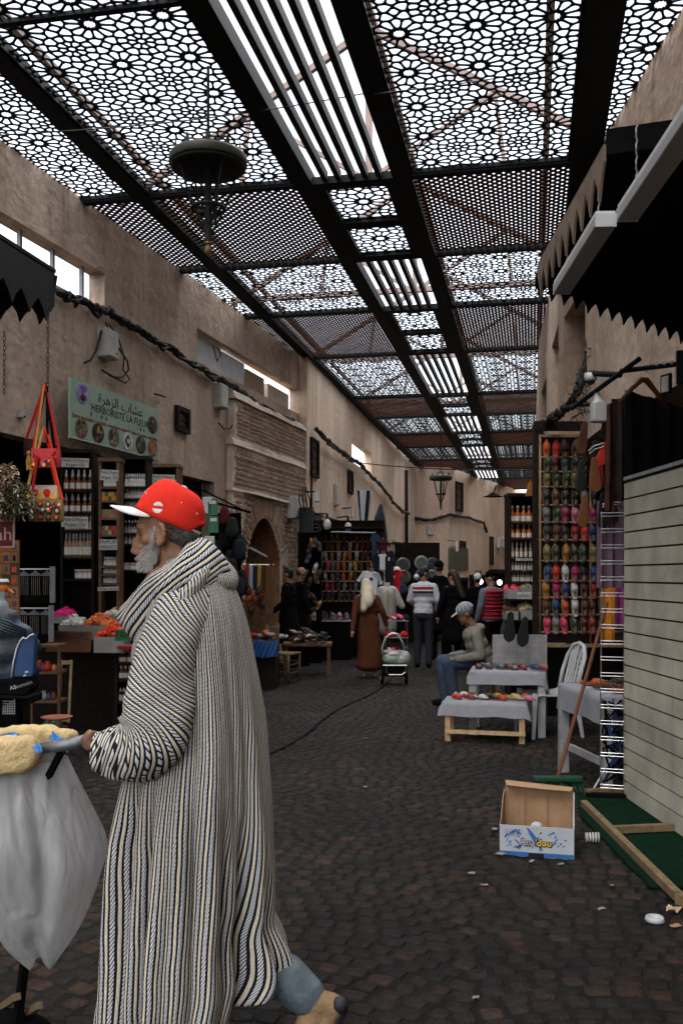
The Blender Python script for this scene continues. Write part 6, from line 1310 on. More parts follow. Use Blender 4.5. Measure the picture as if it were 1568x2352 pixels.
for x in (-.33, .33):
    for y in (-.2, .25): MB().box(x - .025, x + .025, y - .025, y + .025, 0, .46).obj('leg', WOOD, stb)
MB().box(-.38, .38, -.26, .32, .46, .5).obj('top', WOOD, stb)
for i in range(24):
    c_ = rr.choice(['brown', 'black', 'black', 'maroon', 'tan', 'charcoal', 'white', 'brown']); l = V((rr.uniform(-.34, .34), rr.uniform(-.22, .25), .525 + rr.uniform(0, .1)))
    slipper(c_, stb.location + M.Rotation(TH, 3, 'Z') @ l, (rr.uniform(-.3, .6), rr.uniform(-.5, .5), rr.random() * 6), '%s shoe heaped on the low wooden table' % c_, 'shoes on the low table', False, .95, False)
# ---------------------------------------------------------------- people in the lane (each faces local -Y)
SKIN = mat('skin_tan', (.27, .145, .09), .6, .15, scale=30); SKD = mat('skin_brown', (.17, .085, .05), .6, .15, scale=30)
HAIR = mat('hair_black', (.008, .007, .007), .6, .4, scale=60)
LEFT, AWAY, RIGHT, TOCAM = TH - pi / 2, pi + TH, TH + pi / 2, TH
def hand(b, w, d, sc=1, side=1):
    w, d = V(w), V(d).normalized(); x = d.cross(V((0, 0, 1))); x = x.normalized() if x.length > .1 else V((1, 0, 0)); y = x.cross(d)
    b.capsule(w, w + d * .06 * sc, .028 * sc, .034 * sc, 8)
    for i, (o, L) in enumerate(((-.027, .06), (-.009, .072), (.009, .068), (.027, .052))):
        a = w + d * .075 * sc + x * o * sc; m = a + d * L * .55 * sc; e = m + (d * .6 - y * .8) * L * .5 * sc
        b.capsule(a, m, .0095 * sc, .009 * sc, 6); b.capsule(m, e, .009 * sc, .007 * sc, 6)
    t = w + d * .02 * sc + x * .03 * side * sc; b.capsule(t, t + (d * .6 + x * side * .6) * .05 * sc, .011 * sc, .009 * sc, 6)
def head_shapes(b, c, yaw=0, nod=0, s=1):
    R = M.Translation(c) @ M.Rotation(yaw, 4, 'Z') @ M.Rotation(nod, 4, 'X') @ M.Scale(s, 4)
    b.ell((0, .005, .03), (.074, .094, .092), 14, 10, R); b.ell((0, -.03, -.045), (.056, .062, .068), 12, 8, R)
    b.ell((0, -.098, -.012), (.013, .020, .024), 8, 6, R); b.ell((0, -.088, .018), (.045, .014, .012), 8, 6, R); b.ell((0, -.082, -.06), (.028, .014, .012), 8, 6, R); b.ell((0, -.078, -.092), (.024, .02, .018), 8, 6, R)
    for sx in (-1, 1): b.ell((sx * .076, .012, -.005), (.012, .022, .034), 8, 6, R)
    return R
def person(label, loc, rz, hgt, top, low, shoes=None, arms=None, yaw=0, nod=0, lean=(0, 0), skin=SKIN, hair='short', hairm=HAIR, vox=.016, legs=None, kind='trousers', seat=None, extra=None, sleeve=True, hem=.88):
    s = hgt / 1.75; t = thing('person', label, 'person', loc, rz); sh = V((lean[0], lean[1], 0))
    P = lambda x, y, z: V((x, y, z)) * s
    hipz = .93
    neck = P(0, .01, 1.47) + sh; hc = P(0, -.01, 1.615) + sh * 1.15; hips = P(0, 0, hipz)
    arms = arms or [((-.24, .03, 1.17), (-.25, -.06, .93)), ((.24, .03, 1.17), (.25, -.06, .93))]
    legs = legs or [((-.1, -.02, .5), (-.1, .03, .08)), ((.1, -.02, .5), (.1, .03, .08))]
    b = MB(); R = head_shapes(b, hc, yaw, nod, s); b.capsule(neck + P(0, .01, -.06), hc + P(0, .01, -.03), .055 * s, .052 * s); b.capsule(neck + P(0, 0, -.1), hips, .10 * s, .11 * s)
    for i, (e, w) in enumerate(arms):
        sx = -1 if i == 0 else 1; sp = P(sx * .17, .01, 1.41) + sh; e, w = P(*e) + sh * .8, P(*w) + sh * .5
        b.capsule(neck + P(0, 0, -.06), sp, .05 * s, .05 * s); b.capsule(sp, e, .045 * s, .038 * s); b.capsule(e, w, .037 * s, .026 * s); hand(b, w, (w - e), s, -sx)
    for i, (k_, a) in enumerate(legs):
        sx = -1 if i == 0 else 1; b.capsule(hips + P(sx * .08, 0, 0), P(*k_), .07 * s, .05 * s); b.capsule(P(*k_), P(*a), .05 * s, .035 * s)
    blob('body', b, skin, t, vox, 2)
    if hair == 'short': hb_ = MB(); hb_.ell((0, .018, .05), (.08, .092, .084), 14, 10, R); hb_.ell((0, .05, .0), (.07, .055, .07), 12, 8, R); blob('hair', hb_, hairm, t, .014, 2)
    elif hair == 'long': hb_ = MB(); hb_.ell((0, .012, .045), (.083, .1, .092), 14, 10, R); hb_.capsule(R @ V((0, .06, 0)), R @ V((0, .12, -.38)), .075 * s, .05 * s); blob('hair', hb_, hairm, t, .018, 2)
    elif hair == 'stubble': blob('hair', MB().ell((0, .03, .012), (.0765, .075, .06), 14, 10, R), hairm, t, .014, 2)
    elif hair in ('beanie', 'cap'):
        blob('hat', MB().ell((0, .014, .06), (.086, .102, .088), 14, 10, R), hairm, t, .014, 2)
        if hair == 'cap': MB().add([(x * .075 * cos(a), -.085 - .09 * sin(a), .055 - .02 * sin(a) - .02 * abs(cos(a)) + dz) for dz in (0, .008) for x in (1,) for a in [pi * i / 10 for i in range(11)]], [tuple(range(10, -1, -1)), tuple(range(11, 22))] + [(i, i + 1, i + 12, i + 11) for i in range(10)], R).obj('brim', extra or PLAST, t)
        if hairm is not HAIR or hair == 'cap': blob('hair', MB().ell((0, .06, -.005), (.068, .045, .055), 12, 8, R), HAIR, t, .014, 2)
    elif hair == 'scarf':
        q = MB(); q.ell((0, .012, .03), (.092, .112, .108), 14, 10, R); q.capsule(R @ V((0, .06, -.05)), R @ V((.0, .17, -.34)), .1 * s, .1 * s); q.capsule(R @ V((.04, .14, -.26)), R @ V((.08, .17, -.46)), .085 * s, .06 * s); q.capsule(R @ V((-.05, .1, -.1)), R @ V((-.1, .08, -.25)), .07 * s, .05 * s); blob('headscarf', q, hairm, t, .018, 3)
    # clothes
    c = MB()
    for zz, rx, ry in ((1.38, .17, .115), (1.28, .19, .13), (1.16, .18, .13), (1.04, .17, .13), (hem + .06, .18, .135)):
        f = (zz - hipz) / .5; c.ell(P(0, 0, zz) + sh * max(0, f), (rx * s, ry * s, .12 * s), 16, 10)
    c.capsule(neck + P(-.06, .01, -.07), neck + P(.06, .01, -.07), .085 * s, .085 * s)
    if sleeve:
        for i, (e, w) in enumerate(arms):
            sx = -1 if i == 0 else 1; sp = P(sx * .17, .01, 1.39) + sh; e, w = P(*e) + sh * .8, P(*w) + sh * .5; w2 = e.lerp(w, .97)
            c.capsule(sp, e, .072 * s, .06 * s); c.capsule(e, w2, .06 * s, .046 * s)
    if kind in ('robe', 'coat'):
        zb_ = .13 if kind == 'robe' else .45
        for i in range(26):
            z = 1.0 + (zb_ + .08 - 1.0) * i / 25; q = i / 25; c.ell(P(.012 * sin(q * 7), .02 * q, z), ((.185 + .06 * q) * s, (.14 + .07 * q) * s, .11 * s), 18, 10)
    blob('robe' if kind == 'robe' else ('coat' if kind == 'coat' else 'jacket'), c, top, t, vox, 3)
    if kind != 'robe':
        l = MB(); l.ell(hips + P(0, .01, -.02), (.165 * s, .125 * s, .13 * s), 14, 10)
        for i, (k_, a) in enumerate(legs):
            sx = -1 if i == 0 else 1; l.capsule(hips + P(sx * .085, 0, -.02), P(*k_), .095 * s, .073 * s); l.capsule(P(*k_), P(*a), .073 * s, .06 * s)
        blob('trousers', l, low, t, vox, 3)
    for i, (k_, a) in enumerate(legs):
        a = P(*a); blob('shoe', MB().capsule(a + P(0, .03, -.035), a + P(0, -.13, -.045), .042 * s, .035 * s), shoes or BLK, t, .014, 2)
    return t, R, s
cl = lambda n, c=(128, 128, 128), **k: cm(n, c, .9, **k)
def back_stripe(t, s, z, h, rx, ry, m, y0, lean=(0, 0), a0=-1.15, a1=1.15):
    b = MB(); n = 14
    for i in range(n):
        A0, A1 = a0 + (a1 - a0) * i / n, a0 + (a1 - a0) * (i + 1) / n
        b.add([(rx * s * sin(A) + lean[0], ry * s * cos(A) + lean[1] + y0, zz * s) for A in (A0, A1) for zz in (z, z + h)], [(0, 2, 3, 1)])
    b.obj('stripe', m, t)
# man in white track top, seen from behind
t, R, s = person('man in white track top with red and black back stripes and jeans', G(972, 1533), AWAY - .25, 1.70, cl('track_white', (165, 168, 176), bump=.5, bscale=14), cl('jeans_navy', (28, 33, 42)), arms=[((-.25, .02, 1.16), (-.2, -.16, 1.0)), ((.25, -.02, 1.16), (.16, -.2, 1.06))], yaw=-.9, nod=.3, lean=(0, -.06), skin=SKD, hem=.9)
back_stripe(t, s, 1.345, .045, .196, .158, cl('stripe_red', (150, 20, 30)), -.03); back_stripe(t, s, 1.322, .02, .197, .159, cl('stripe_white', (200, 200, 200)), -.03); back_stripe(t, s, 1.285, .034, .198, .160, cl('stripe_black', (14, 14, 16)), -.03)
# woman in black with long hair, man in black cap behind
person('woman in long black coat with long dark hair, seen from behind', G(1040, 1536), AWAY + .35, 1.64, BLK, BLK, kind='coat', hair='long', hairm=mat('hair_brown', (.018, .010, .006), .6), yaw=.5, nod=.25)
person('tall person in black with dark cap behind the track top man', G(1008, 1512), AWAY + .2, 1.82, BLK, BLK, kind='coat', hair='beanie', hairm=BLK)
# woman in brown robe and cream headscarf pulling a trolley
person('woman in brown robe and long cream headscarf pulling a shopping trolley', G(848, 1556), AWAY + .1, 1.50, cl('robe_brown', (74, 38, 16), var=.25, bump=.6, bscale=10), cl('robe_brown'), kind='robe', hair='scarf', hairm=cl('scarf_cream', (196, 184, 162), var=.12, scale=10), arms=[((-.27, .06, 1.15), (-.33, -.02, .92)), ((.24, .1, 1.12), (.30, .22, .84))], lean=(.03, -.08), nod=.25, shoes=cl('shoe_grey', (110, 105, 95)))
# trolley
tr = thing('shopping_trolley', 'shopping trolley with chrome hoop handle and green bags', 'trolley', G(905, 1572), TH); k = 13.5 / F
MB().tube([(-.16, .0, .28), (-.17, .02, .52), (-.12, .04, .66), (-.03, .05, .72), (.05, .05, .71), (.12, .04, .6), (.17, .0, .44)], .016, 8).obj('handle_hoop', CHROME, tr, smooth=True)
MB().tube([(-.17, -.14, .28), (.17, -.14, .28)], .012, 6).obj('front_bar', CHROME, tr); MB().tube([(-.12, -.16, .27), (-.12, -.16, .19), (-.08, -.16, .15), (.1, -.16, .15), (.15, -.16, .19), (.15, -.16, .27)], .011, 6).obj('foot_loop', CHROME, tr)
MB().box(-.17, .17, -.12, .1, .12, .27).obj('frame_base', BLK, tr)
blob('bag', MB().ell((-.02, 0, .36), (.15, .12, .1)).ell((.1, -.02, .34), (.11, .1, .08)), mat('green_bag', (.22, .27, .21), .5, .5, scale=16), tr, .015, 3); blob('bag', MB().ell((.14, 0, .36), (.1, .1, .12)), mat('grey_bag', (.3, .31, .31), .4, .3), tr, .015, 3); MB().ell((-.01, -.04, .43), (.09, .07, .04), 10, 6).obj('bag', PLAST, tr)
MB().bar((-.15, -.02, .47), (.15, -.02, .47), .03).obj('cross_strap', PLAST, tr)
for x in (-.17, .17): w_ = MB().lathe([(.03, -.018), (.082, -.02), (.088, 0), (.082, .02), (.03, .018)], 18, M.Translation((x, 0, .088)) @ M.Rotation(pi / 2, 4, 'Y')).obj('wheel', BLK, tr, smooth=True); MB().lathe([(.03, -.021), (.03, .021)], 12, M.Translation((x, 0, .088)) @ M.Rotation(pi / 2, 4, 'Y')).obj('hub', CHROME, w_)
# man in black coat by the arch, bald man behind him
t, R, s = person('dark haired man in a long black coat in profile by the arch', D(662, 1400, 15.6) * 1, LEFT - .3, 1.68, BLK, BLK, kind='coat', arms=[((-.24, .05, 1.15), (-.18, -.15, .98)), ((.24, .02, 1.15), (.2, -.2, 1.0))], yaw=-.1); t.location.z = 0
t, R, s = person('bald man in black turned away beside the slipper stall', D(690, 1400, 16.3) * 1, RIGHT + .5, 1.70, BLK, BLK, kind='coat', hair='stubble', hairm=cl('stubble', (70, 55, 48)), nod=.3); t.location.z = 0
# red puffer vest
t, R, s = person('person in red puffer vest and black beanie seen from behind', D(1128, 1400, 14.6) * 1, AWAY + .5, 1.62, cl('sleeve_grey', (95, 98, 108)), BLK, hair='beanie', hairm=BLK, nod=.25, yaw=.5); t.location.z = 0
v = MB()
for i in range(8): v.ell((0, 0, (1.40 - i * .062) * s), ((.20 + (.02 if 0 < i < 6 else 0)) * s, .165 * s, .036 * s), 20, 8)
v.obj('puffer_vest', cl('vest_red', (165, 20, 35)), t, smooth=True)
person('small figure in white cap and dark jacket near the red vest', D(1096, 1400, 18) * V((1, 1, 0)), AWAY, 1.58, BLK, BLK, hair='beanie', hairm=cl('cap_white', (190, 190, 190)), vox=.022)
# seated vendor
st = thing('stool', 'dark wooden stool under the seated vendor', 'stool', D(1108, 1500, 11.2), TH); st.location.z = 0
MB().box(-.18, .18, -.18, .18, .42, .45).obj('seat', WOOD, st)
for x in (-.15, .15):
    for y in (-.15, .15): MB().box(x - .02, x + .02, y - .02, y + .02, 0, .42).obj('leg', WOOD, st)
def seated():
    t = thing('person', 'seated vendor in grey cap, beige hoodie and blue jeans', 'person', st.location, LEFT); s = 1
    b = MB(); R = head_shapes(b, V((0, -.2, 1.09)), 0, .35, 1); b.capsule((0, -.1, .93), (0, -.18, 1.06), .055, .05); b.capsule((0, -.08, .85), (0, .02, .55), .1, .12)
    A = [((-.2, -.1, .86), (-.26, -.08, .62), (-.2, -.36, .58)), ((.2, -.1, .86), (.26, -.06, .62), (.18, -.34, .58))]
    Lg = [((-.09, -.02, .54), (-.13, -.46, .53), (-.13, -.42, .09)), ((.09, -.02, .54), (.14, -.42, .53), (.13, -.34, .09))]
    for i, (a, e, w) in enumerate(A): b.capsule((0, -.09, .87), a, .05, .05); b.capsule(a, e, .045, .04); b.capsule(e, w, .038, .027); hand(b, w, V(w) - V(e), 1, 1 if i == 0 else -1)
    for h_, k_, a in Lg: b.capsule(h_, k_, .07, .05); b.capsule(k_, a, .05, .035)
    blob('body', b, SKD, t, .013, 2)
    c = MB()
    for y, z, rx, ry in ((-.11, .84, .19, .13), (-.07, .74, .2, .14), (-.03, .64, .19, .15), (.0, .54, .18, .16)): c.ell((0, y, z), (rx, ry, .12), 16, 10)
    for a, e, w in A: c.capsule(a, e, .066, .060); c.capsule(e, V(e).lerp(V(w), .93), .060, .047)
    c.capsule((-.13, -.1, .87), (.13, -.1, .87), .075, .075); c.ell((0, -.04, .93), (.11, .075, .06), 14, 8); blob('hoodie', c, cl('hoodie_beige', (108, 104, 96), var=.25, scale=9, bump=.5, bscale=20), t, .014, 3)
    l = MB(); l.ell((0, .02, .53), (.17, .15, .11), 14, 8)
    for h_, k_, a in Lg: l.capsule(h_, k_, .095, .08); l.capsule(k_, a, .08, .065)
    blob('jeans', l, cl('jeans_blue', (48, 62, 80), var=.3, bump=.4, bscale=25), t, .014, 3)
    for h_, k_, a in Lg: blob('shoe', MB().capsule((a[0], a[1] + .03, .045), (a[0], a[1] - .13, .04), .045, .038), BLK, t, .014)
    blob('cap', MB().ell((0, .012, .055), (.088, .104, .082), 14, 10, R), cl('cap_grey', (105, 110, 122)), t, .012, 2)
    for i in range(6): MB().tube([R @ V((.0885 * cos(q) * cos(pi / 6 * i + .26), .012 + .105 * cos(q) * sin(pi / 6 * i + .26), .06 + .083 * sin(q))) for q in [pi * j / 12 for j in range(13)]], .005, 5).obj('piping', PLAST, t)
    MB().add([(.078 * cos(a), -.085 - .085 * sin(a), .05 - .03 * sin(a) + dz) for dz in (0, .008) for a in [pi * i / 10 for i in range(11)]], [tuple(range(10, -1, -1)), tuple(range(11, 22))] + [(i, i + 1, i + 12, i + 11) for i in range(10)], R).obj('brim', PLAST, t)
    blob('hair', MB().ell((0, .065, -.01), (.068, .042, .055), 12, 8, R), HAIR, t, .013, 2)
    blob('backpack_strap', MB().capsule((-.1, -.19, .92), (-.13, -.2, .68), .03, .03), BLK, t, .012, 1)
seated()
# ---------------------------------------------------------------- the walking man: striped djellaba, red cap
MD = 2.85; K = MD / F; MX = 430.0
man = thing('person', 'bearded man in striped hooded djellaba and red cap pushing a cart', 'person', D(MX, HZ, MD) - V((0, 0, EYE)), TH)
def q(x, y, b=0): k_ = (MD + b) / F; return V(((x - CX) * k_ - (MX - CX) * K, b, EYE - (y - HZ) * k_))
def stripe_mat():
    m = bpy.data.materials.new('striped_wool'); m.use_nodes = True; n = m.node_tree.nodes; l = m.node_tree.links; bs = n['Principled BSDF']
    bs.inputs['Roughness'].default_value = .95; bs.inputs['Specular IOR Level'].default_value = .08
    def math(op, a, b=None, c=None):
        x = n.new('ShaderNodeMath'); x.operation = op
        for i, v in enumerate((a, b, c)):
            if v is None: continue
            if hasattr(v, 'links') or hasattr(v, 'is_linked'): l.new(v, x.inputs[i])
            else: x.inputs[i].default_value = v
        return x.outputs[0]
    uv = n.new('ShaderNodeUVMap'); sp = n.new('ShaderNodeSeparateXYZ'); l.new(uv.outputs[0], sp.inputs[0]); u, v = sp.outputs[0], sp.outputs[1]
    tc = n.new('ShaderNodeTexCoord'); wz = n.new('ShaderNodeTexNoise'); wz.inputs['Scale'].default_value = 7; l.new(tc.outputs['Object'], wz.inputs['Vector'])
    us = math('MULTIPLY_ADD', wz.outputs['Fac'], .35, u)
    t = math('FRACT', us)                                             # one stripe repeat
    d1 = math('ABSOLUTE', math('SUBTRACT', t, .2)); cream = math('LESS_THAN', d1, .125)
    d2 = math('ABSOLUTE', math('SUBTRACT', t, .68)); rope = math('LESS_THAN', d2, .18)
    tw = math('FRACT', math('ADD', math('MULTIPLY_ADD', wz.outputs['Fac'], 3.0, math('MULTIPLY', v, 84.0)), math('MULTIPLY', t, 4.2)))
    twl = math('LESS_THAN', math('ABSOLUTE', math('SUBTRACT', tw, .5)), .32)
    fz = n.new('ShaderNodeTexNoise'); fz.inputs['Scale'].default_value = 420; fz.inputs['Detail'].default_value = 3; l.new(tc.outputs['Object'], fz.inputs['Vector'])
    mr = n.new('ShaderNodeMapRange'); mr.inputs[1].default_value = .25; mr.inputs[2].default_value = .75; mr.inputs[3].default_value = .5; mr.inputs[4].default_value = 1.35; l.new(fz.outputs['Fac'], mr.inputs[0])
    def mix(f, A, B):
        x = n.new('ShaderNodeMix'); x.data_type = 'RGBA'; l.new(f, x.inputs['Factor'])
        for nm, c in (('A', A), ('B', B)):
            if isinstance(c, tuple): x.inputs[nm].default_value = (*c, 1)
            else: l.new(c, x.inputs[nm])
        return x.outputs['Result']
    navy = (.010, .013, .021); c1 = mix(cream, navy, (.60, .54, .42)); rp_ = mix(twl, (.014, .018, .028), (.64, .65, .66)); c2 = mix(rope, c1, rp_)
    vm = n.new('ShaderNodeVectorMath'); vm.operation = 'SCALE'; l.new(c2, vm.inputs[0]); l.new(mr.outputs[0], vm.inputs['Scale']); l.new(vm.outputs[0], bs.inputs['Base Color'])
    hgt = math('ADD', math('MULTIPLY', cream, math('SUBTRACT', .13, d1)), math('MULTIPLY', math('MULTIPLY', rope, twl), math('SUBTRACT', .3, d2)))
    hg2 = math('MULTIPLY_ADD', fz.outputs['Fac'], .10, hgt)
    bp = n.new('ShaderNodeBump'); bp.inputs['Strength'].default_value = .7; bp.inputs['Distance'].default_value = .012; l.new(hg2, bp.inputs['Height']); l.new(bp.outputs[0], bs.inputs['Normal'])
    return m
WOOL = stripe_mat()
def grid(rows_, uvs, name, mt, parent, closed=True, sub=1, thick=0):
    n = len(rows_[0]); b = MB(); b.v = [tuple(p) for r in rows_ for p in r]; b.uv = [c for r in uvs for c in r]
    for i in range(len(rows_) - 1):
        for j in range(n - 1): a = i * n + j; b.f.append((a, a + 1, a + n + 1, a + n))
    o = b.obj(name, mt, parent, smooth=True)
    if thick: sm = o.modifiers.new('t', 'SOLIDIFY'); sm.thickness = thick; sm.offset = -1
    if sub: su = o.modifiers.new('s', 'SUBSURF'); su.levels = sub; su.render_levels = sub
    return o
PER = .0215
# body of the robe: rings from the neck down to the hem
prof = [(1284, 392, 486, .075), (1300, 378, 502, .10), (1322, 362, 520, .135), (1350, 348, 537, .165), (1390, 340, 553, .19), (1440, 336, 566, .205), (1500, 330, 577, .215), (1580, 322, 590, .22), (1660, 314, 600, .225), (1740, 302, 607, .235), (1820, 283, 613, .245), (1900, 267, 618, .25), (1980, 257, 623, .255), (2050, 250, 624, .26), (2110, 246, 621, .265), (2160, 243, 620, .27), (2210, 241, 620, .275), (2260, 239, 612, .28), (2310, 238, 603, .28), (2370, 238, 598, .28), (2420, 240, 595, .28)]
NP = 220; rows_ = []; uvs = []; total = 70
def fold(ph, v):                              # soft pleats that deepen towards the hem
    a = max(0, v - .08) * 1.5
    return a * (.016 * sin(5 * ph + 1.1 + 1.2 * v) + .012 * sin(9 * ph - 2.2 * v + .6) + .010 * sin(15 * ph + 3 * v) + .007 * sin(23 * ph - 1.5 * v))
def pr(y):
    for a, c in zip(prof, prof[1:]):
        if y <= c[0]: t = (y - a[0]) / (c[0] - a[0]); return [a[k_] + (c[k_] - a[k_]) * t for k_ in (1, 2, 3)]
    return list(prof[-1][1:])
def flare(y):                                 # the trailing leg pushes the back of the hem out
    pts_ = [(2040, 0), (2085, -2), (2110, -6), (2150, 18), (2200, 38), (2232, 36), (2300, 0)]
    for a, c in zip(pts_, pts_[1:]):
        if a[0] <= y <= c[0]: return a[1] + (c[1] - a[1]) * (y - a[0]) / (c[0] - a[0])
    return 0
for i in range(44):
    v = (i / 43) ** 1.05; row = []; uvr = []
    for j in range(NP + 1):
        ph = pi / 2 + 2 * pi * j / NP; c, s_ = cos(ph), sin(ph); yh = 2425 - (195 * c ** 1.3 if c > 0 else 0); y = 1284 + (yh - 1284) * v
        xl, xr, bb = pr(y); cx = (xl + xr) / 2; ra = (xr - xl) / 2 * K * .95; ex = .86
        x = ra * (abs(c) ** ex) * (1 if c > 0 else -1); yb = bb * (abs(s_) ** ex) * (1 if s_ > 0 else -1); r = 1 + fold(ph, v) / .24 + .09 * v * noise.noise(V((2.4 * c, 2.4 * s_, y / 260))) + .03 * noise.noise(V((7 * c, 7 * s_, y / 160)))
        if s_ < 0:                            # strong creases on the near side under the elbow
            for cx0, cw, dep, v0 in ((-2.35, .10, .05, .36), (-1.95, .08, .04, .42), (-1.42, .10, .048, .45), (-1.05, .08, .055, .5), (-.72, .09, .06, .55), (-.42, .06, .05, .68), (-2.65, .07, .045, .5)):
                dph = ((ph + pi) % (2 * pi)) - pi - cx0 - .18 * (v - .5); r -= dep / .25 * exp(-(dph / cw) ** 2) * max(0, min(1, (v - v0) / .15))
        if c > 0: x += flare(y) * K * c ** 2.2
        row.append((x * r + (cx - MX) * K, yb * r, EYE - (y - HZ) * K)); uvr.append(((total + 30 * v) * (j / NP - .5), v * 1.45))
    rows_.append(row); uvs.append(uvr)
grid(rows_, uvs, 'djellaba', WOOL, man, thick=.008)
# sleeve: one loft from shoulder over the elbow to the cuff, stripes run round it on the slant
path = [(448, 1352, -.10, .04), (438, 1374, -.135, .062), (422, 1405, -.16, .072), (404, 1450, -.18, .076), (386, 1505, -.20, .080), (370, 1565, -.215, .086), (363, 1620, -.228, .092), (356, 1672, -.238, .096), (336, 1706, -.243, .094), (308, 1722, -.243, .086), (280, 1728, -.24, .074), (254, 1730, -.235, .062), (234, 1730, -.232, .053), (222, 1730, -.23, .050)]
pts = []
for i in range(len(path) - 1):
    for j in range(4):
        t = j / 4; p0_, p1_, p2_, p3_ = (path[max(0, i - 1)], path[i], path[i + 1], path[min(len(path) - 1, i + 2)])
        pts.append([.5 * (2 * p1_[c] + (-p0_[c] + p2_[c]) * t + (2 * p0_[c] - 5 * p1_[c] + 4 * p2_[c] - p3_[c]) * t * t + (-p0_[c] + 3 * p1_[c] - 3 * p2_[c] + p3_[c]) * t ** 3) for c in range(4)])
pts.append(list(path[-1])); C = [q(p[0], p[1], p[2]) for p in pts]; rows_ = []; uvs = []; S_ = 0
for i, c in enumerate(C):
    t = (C[min(i + 1, len(C) - 1)] - C[max(i - 1, 0)]).normalized(); Y = V((0, 1, 0)); nrm = Y.cross(t); nrm.normalize(); Yp = t.cross(nrm)
    if nrm.x < 0 and i < 5: nrm = nrm
    outer = -nrm if nrm.dot(V((1, 0, -1))) < 0 else nrm
    if i: S_ += (c - C[i - 1]).length
    row = []; uvr = []; r = pts[i][3]
    for j in range(49):
        a = 2 * pi * j / 48; wob = 1 + .045 * sin(3 * a + i * .35) * min(1, i / 12) + .03 * sin(5 * a - i * .5) + .02 * sin(S_ * 90 + 2 * a)
        if 24 < i < 40: wob -= .07 * exp(-((a - pi) / .5) ** 2) * abs(sin(i * .9))          # bunching in the crook of the elbow
        p = c + (outer * cos(a) + Yp * sin(a) * .86) * r * wob
        row.append(tuple(p)); uvr.append(((S_ - .62 * r * cos(a)) / PER * .92, a * r * 1.1))
    rows_.append(row); uvs.append(uvr)
grid(rows_, uvs, 'sleeve', WOOL, man, thick=.006)
# far sleeve, mostly hidden behind the body
rows_ = []; uvs = []
for i in range(9):
    t = i / 8; c = q(420, 1400, .16).lerp(q(345, 1690, .2), min(1, t * 1.7)) if t < .6 else q(345, 1690, .2).lerp(q(232, 1712, .14), (t - .6) / .4); r = .1 - .04 * t
    rows_.append([tuple(c + V((cos(2 * pi * j / 16) * (1 if t < .6 else .3), sin(2 * pi * j / 16), (0 if t < .55 else .9) * cos(2 * pi * j / 16))) * r) for j in range(17)]); uvs.append([(t * 24, j * .03) for j in range(17)])
grid(rows_, uvs, 'sleeve', WOOL, man)
# hood collar: a broad rolled band lying round the neck, hanging low at the chest
def ringpt(a): # a=0 chest, pi/2 near shoulder, pi nape
    x = 396 - 72 * cos(a) + 12 * sin(a) ** 2 - (16 * max(0, -cos(a)))*-1; y = 1350 + 62 * cos(a) + 34 * max(0, cos(a)) ** 3 - 10 * sin(a) ** 2; return q(x, y, -.155 * sin(a) * (1 if cos(a) < .3 else .92))
rows_ = []; uvs = []; NR = 64; vlen = 0; prev = None
for i in range(NR + 1):
    a = 2 * pi * i / NR; p = ringpt(a); t = (ringpt(a + .02) - ringpt(a - .02)).normalized(); cen = q(405, 1345, 0); out = (p - cen); out -= t * out.dot(t); out.normalize(); up = out.cross(t); up = -up if up.z < 0 else up
    if prev is not None: vlen += (p - prev).length
    prev = p; row = []; uvr = []; big = .052 + .016 * max(0, -cos(a)) + .02 * max(0, cos(a)); fl = .03 + .006 * sin(5 * a)
    for j in range(33):
        b_ = 2 * pi * j / 32; sc = 1 + .05 * sin(4 * b_ + 6 * a)
        row.append(tuple(p + (up * cos(b_) * big * 1.15 + out * sin(b_) * fl * 1.25) * sc)); uvr.append((j / 32 * 13, vlen))
    rows_.append(row); uvs.append(uvr)
grid(rows_, uvs, 'hood_collar', WOOL, man)
# lower hood edge: a second roll lying on the shoulders, and the hood bag at the back
rows_ = []; uvs = []; vlen = 0; prev = None
for i in range(NR + 1):
    a = 2 * pi * i / NR; p = q(404 - 80 * cos(a) + 6 * sin(a) ** 2, 1382 + 58 * cos(a) + 40 * max(0, cos(a)) ** 2 + 4 * sin(a) ** 2 - 14 * max(0, -cos(a)), -.182 * sin(a)); t = V((sin(a), -cos(a), 0)); out = (p - q(412, 1370, 0)); out.normalize(); up = V((0, 0, 1))
    if prev is not None: vlen += (p - prev).length
    prev = p; r = .036 + .014 * max(0, cos(a))
    rows_.append([tuple(p + (out * sin(2 * pi * j / 20) + up * cos(2 * pi * j / 20) * 1.1) * r * (1 + .06 * sin(vlen * 160))) for j in range(21)]); uvs.append([(vlen / PER * .95, j / 20 * .12) for j in range(21)])
grid(rows_, uvs, 'hood_edge', WOOL, man)
rows_ = []; uvs = []
for i in range(14):
    t = i / 13; row = []; uvr = []; c = q(470 + 36 * sin(pi * t * .8), 1268 + 118 * t, 0); r1 = .10 * sin(pi * (.12 + .76 * t)) + .02; r2 = .045 * sin(pi * (.1 + .8 * t)) + .01
    for j in range(33): a = 2 * pi * j / 32; row.append(tuple(c + V((r2 * cos(a), r1 * sin(a), .01 * sin(2 * a))))); uvr.append((j / 32 * 26, t * .16))
    rows_.append(row); uvs.append(uvr)
grid(rows_, uvs, 'hood_bag', WOOL, man)
MB().ell((0, 0, 0), (.026, .07, .05), 14, 10).obj('hood_lining', mat('hood_grey', (.05, .055, .062), .95), man, q(500, 1312, -.01), (0, .4, 0), smooth=True)
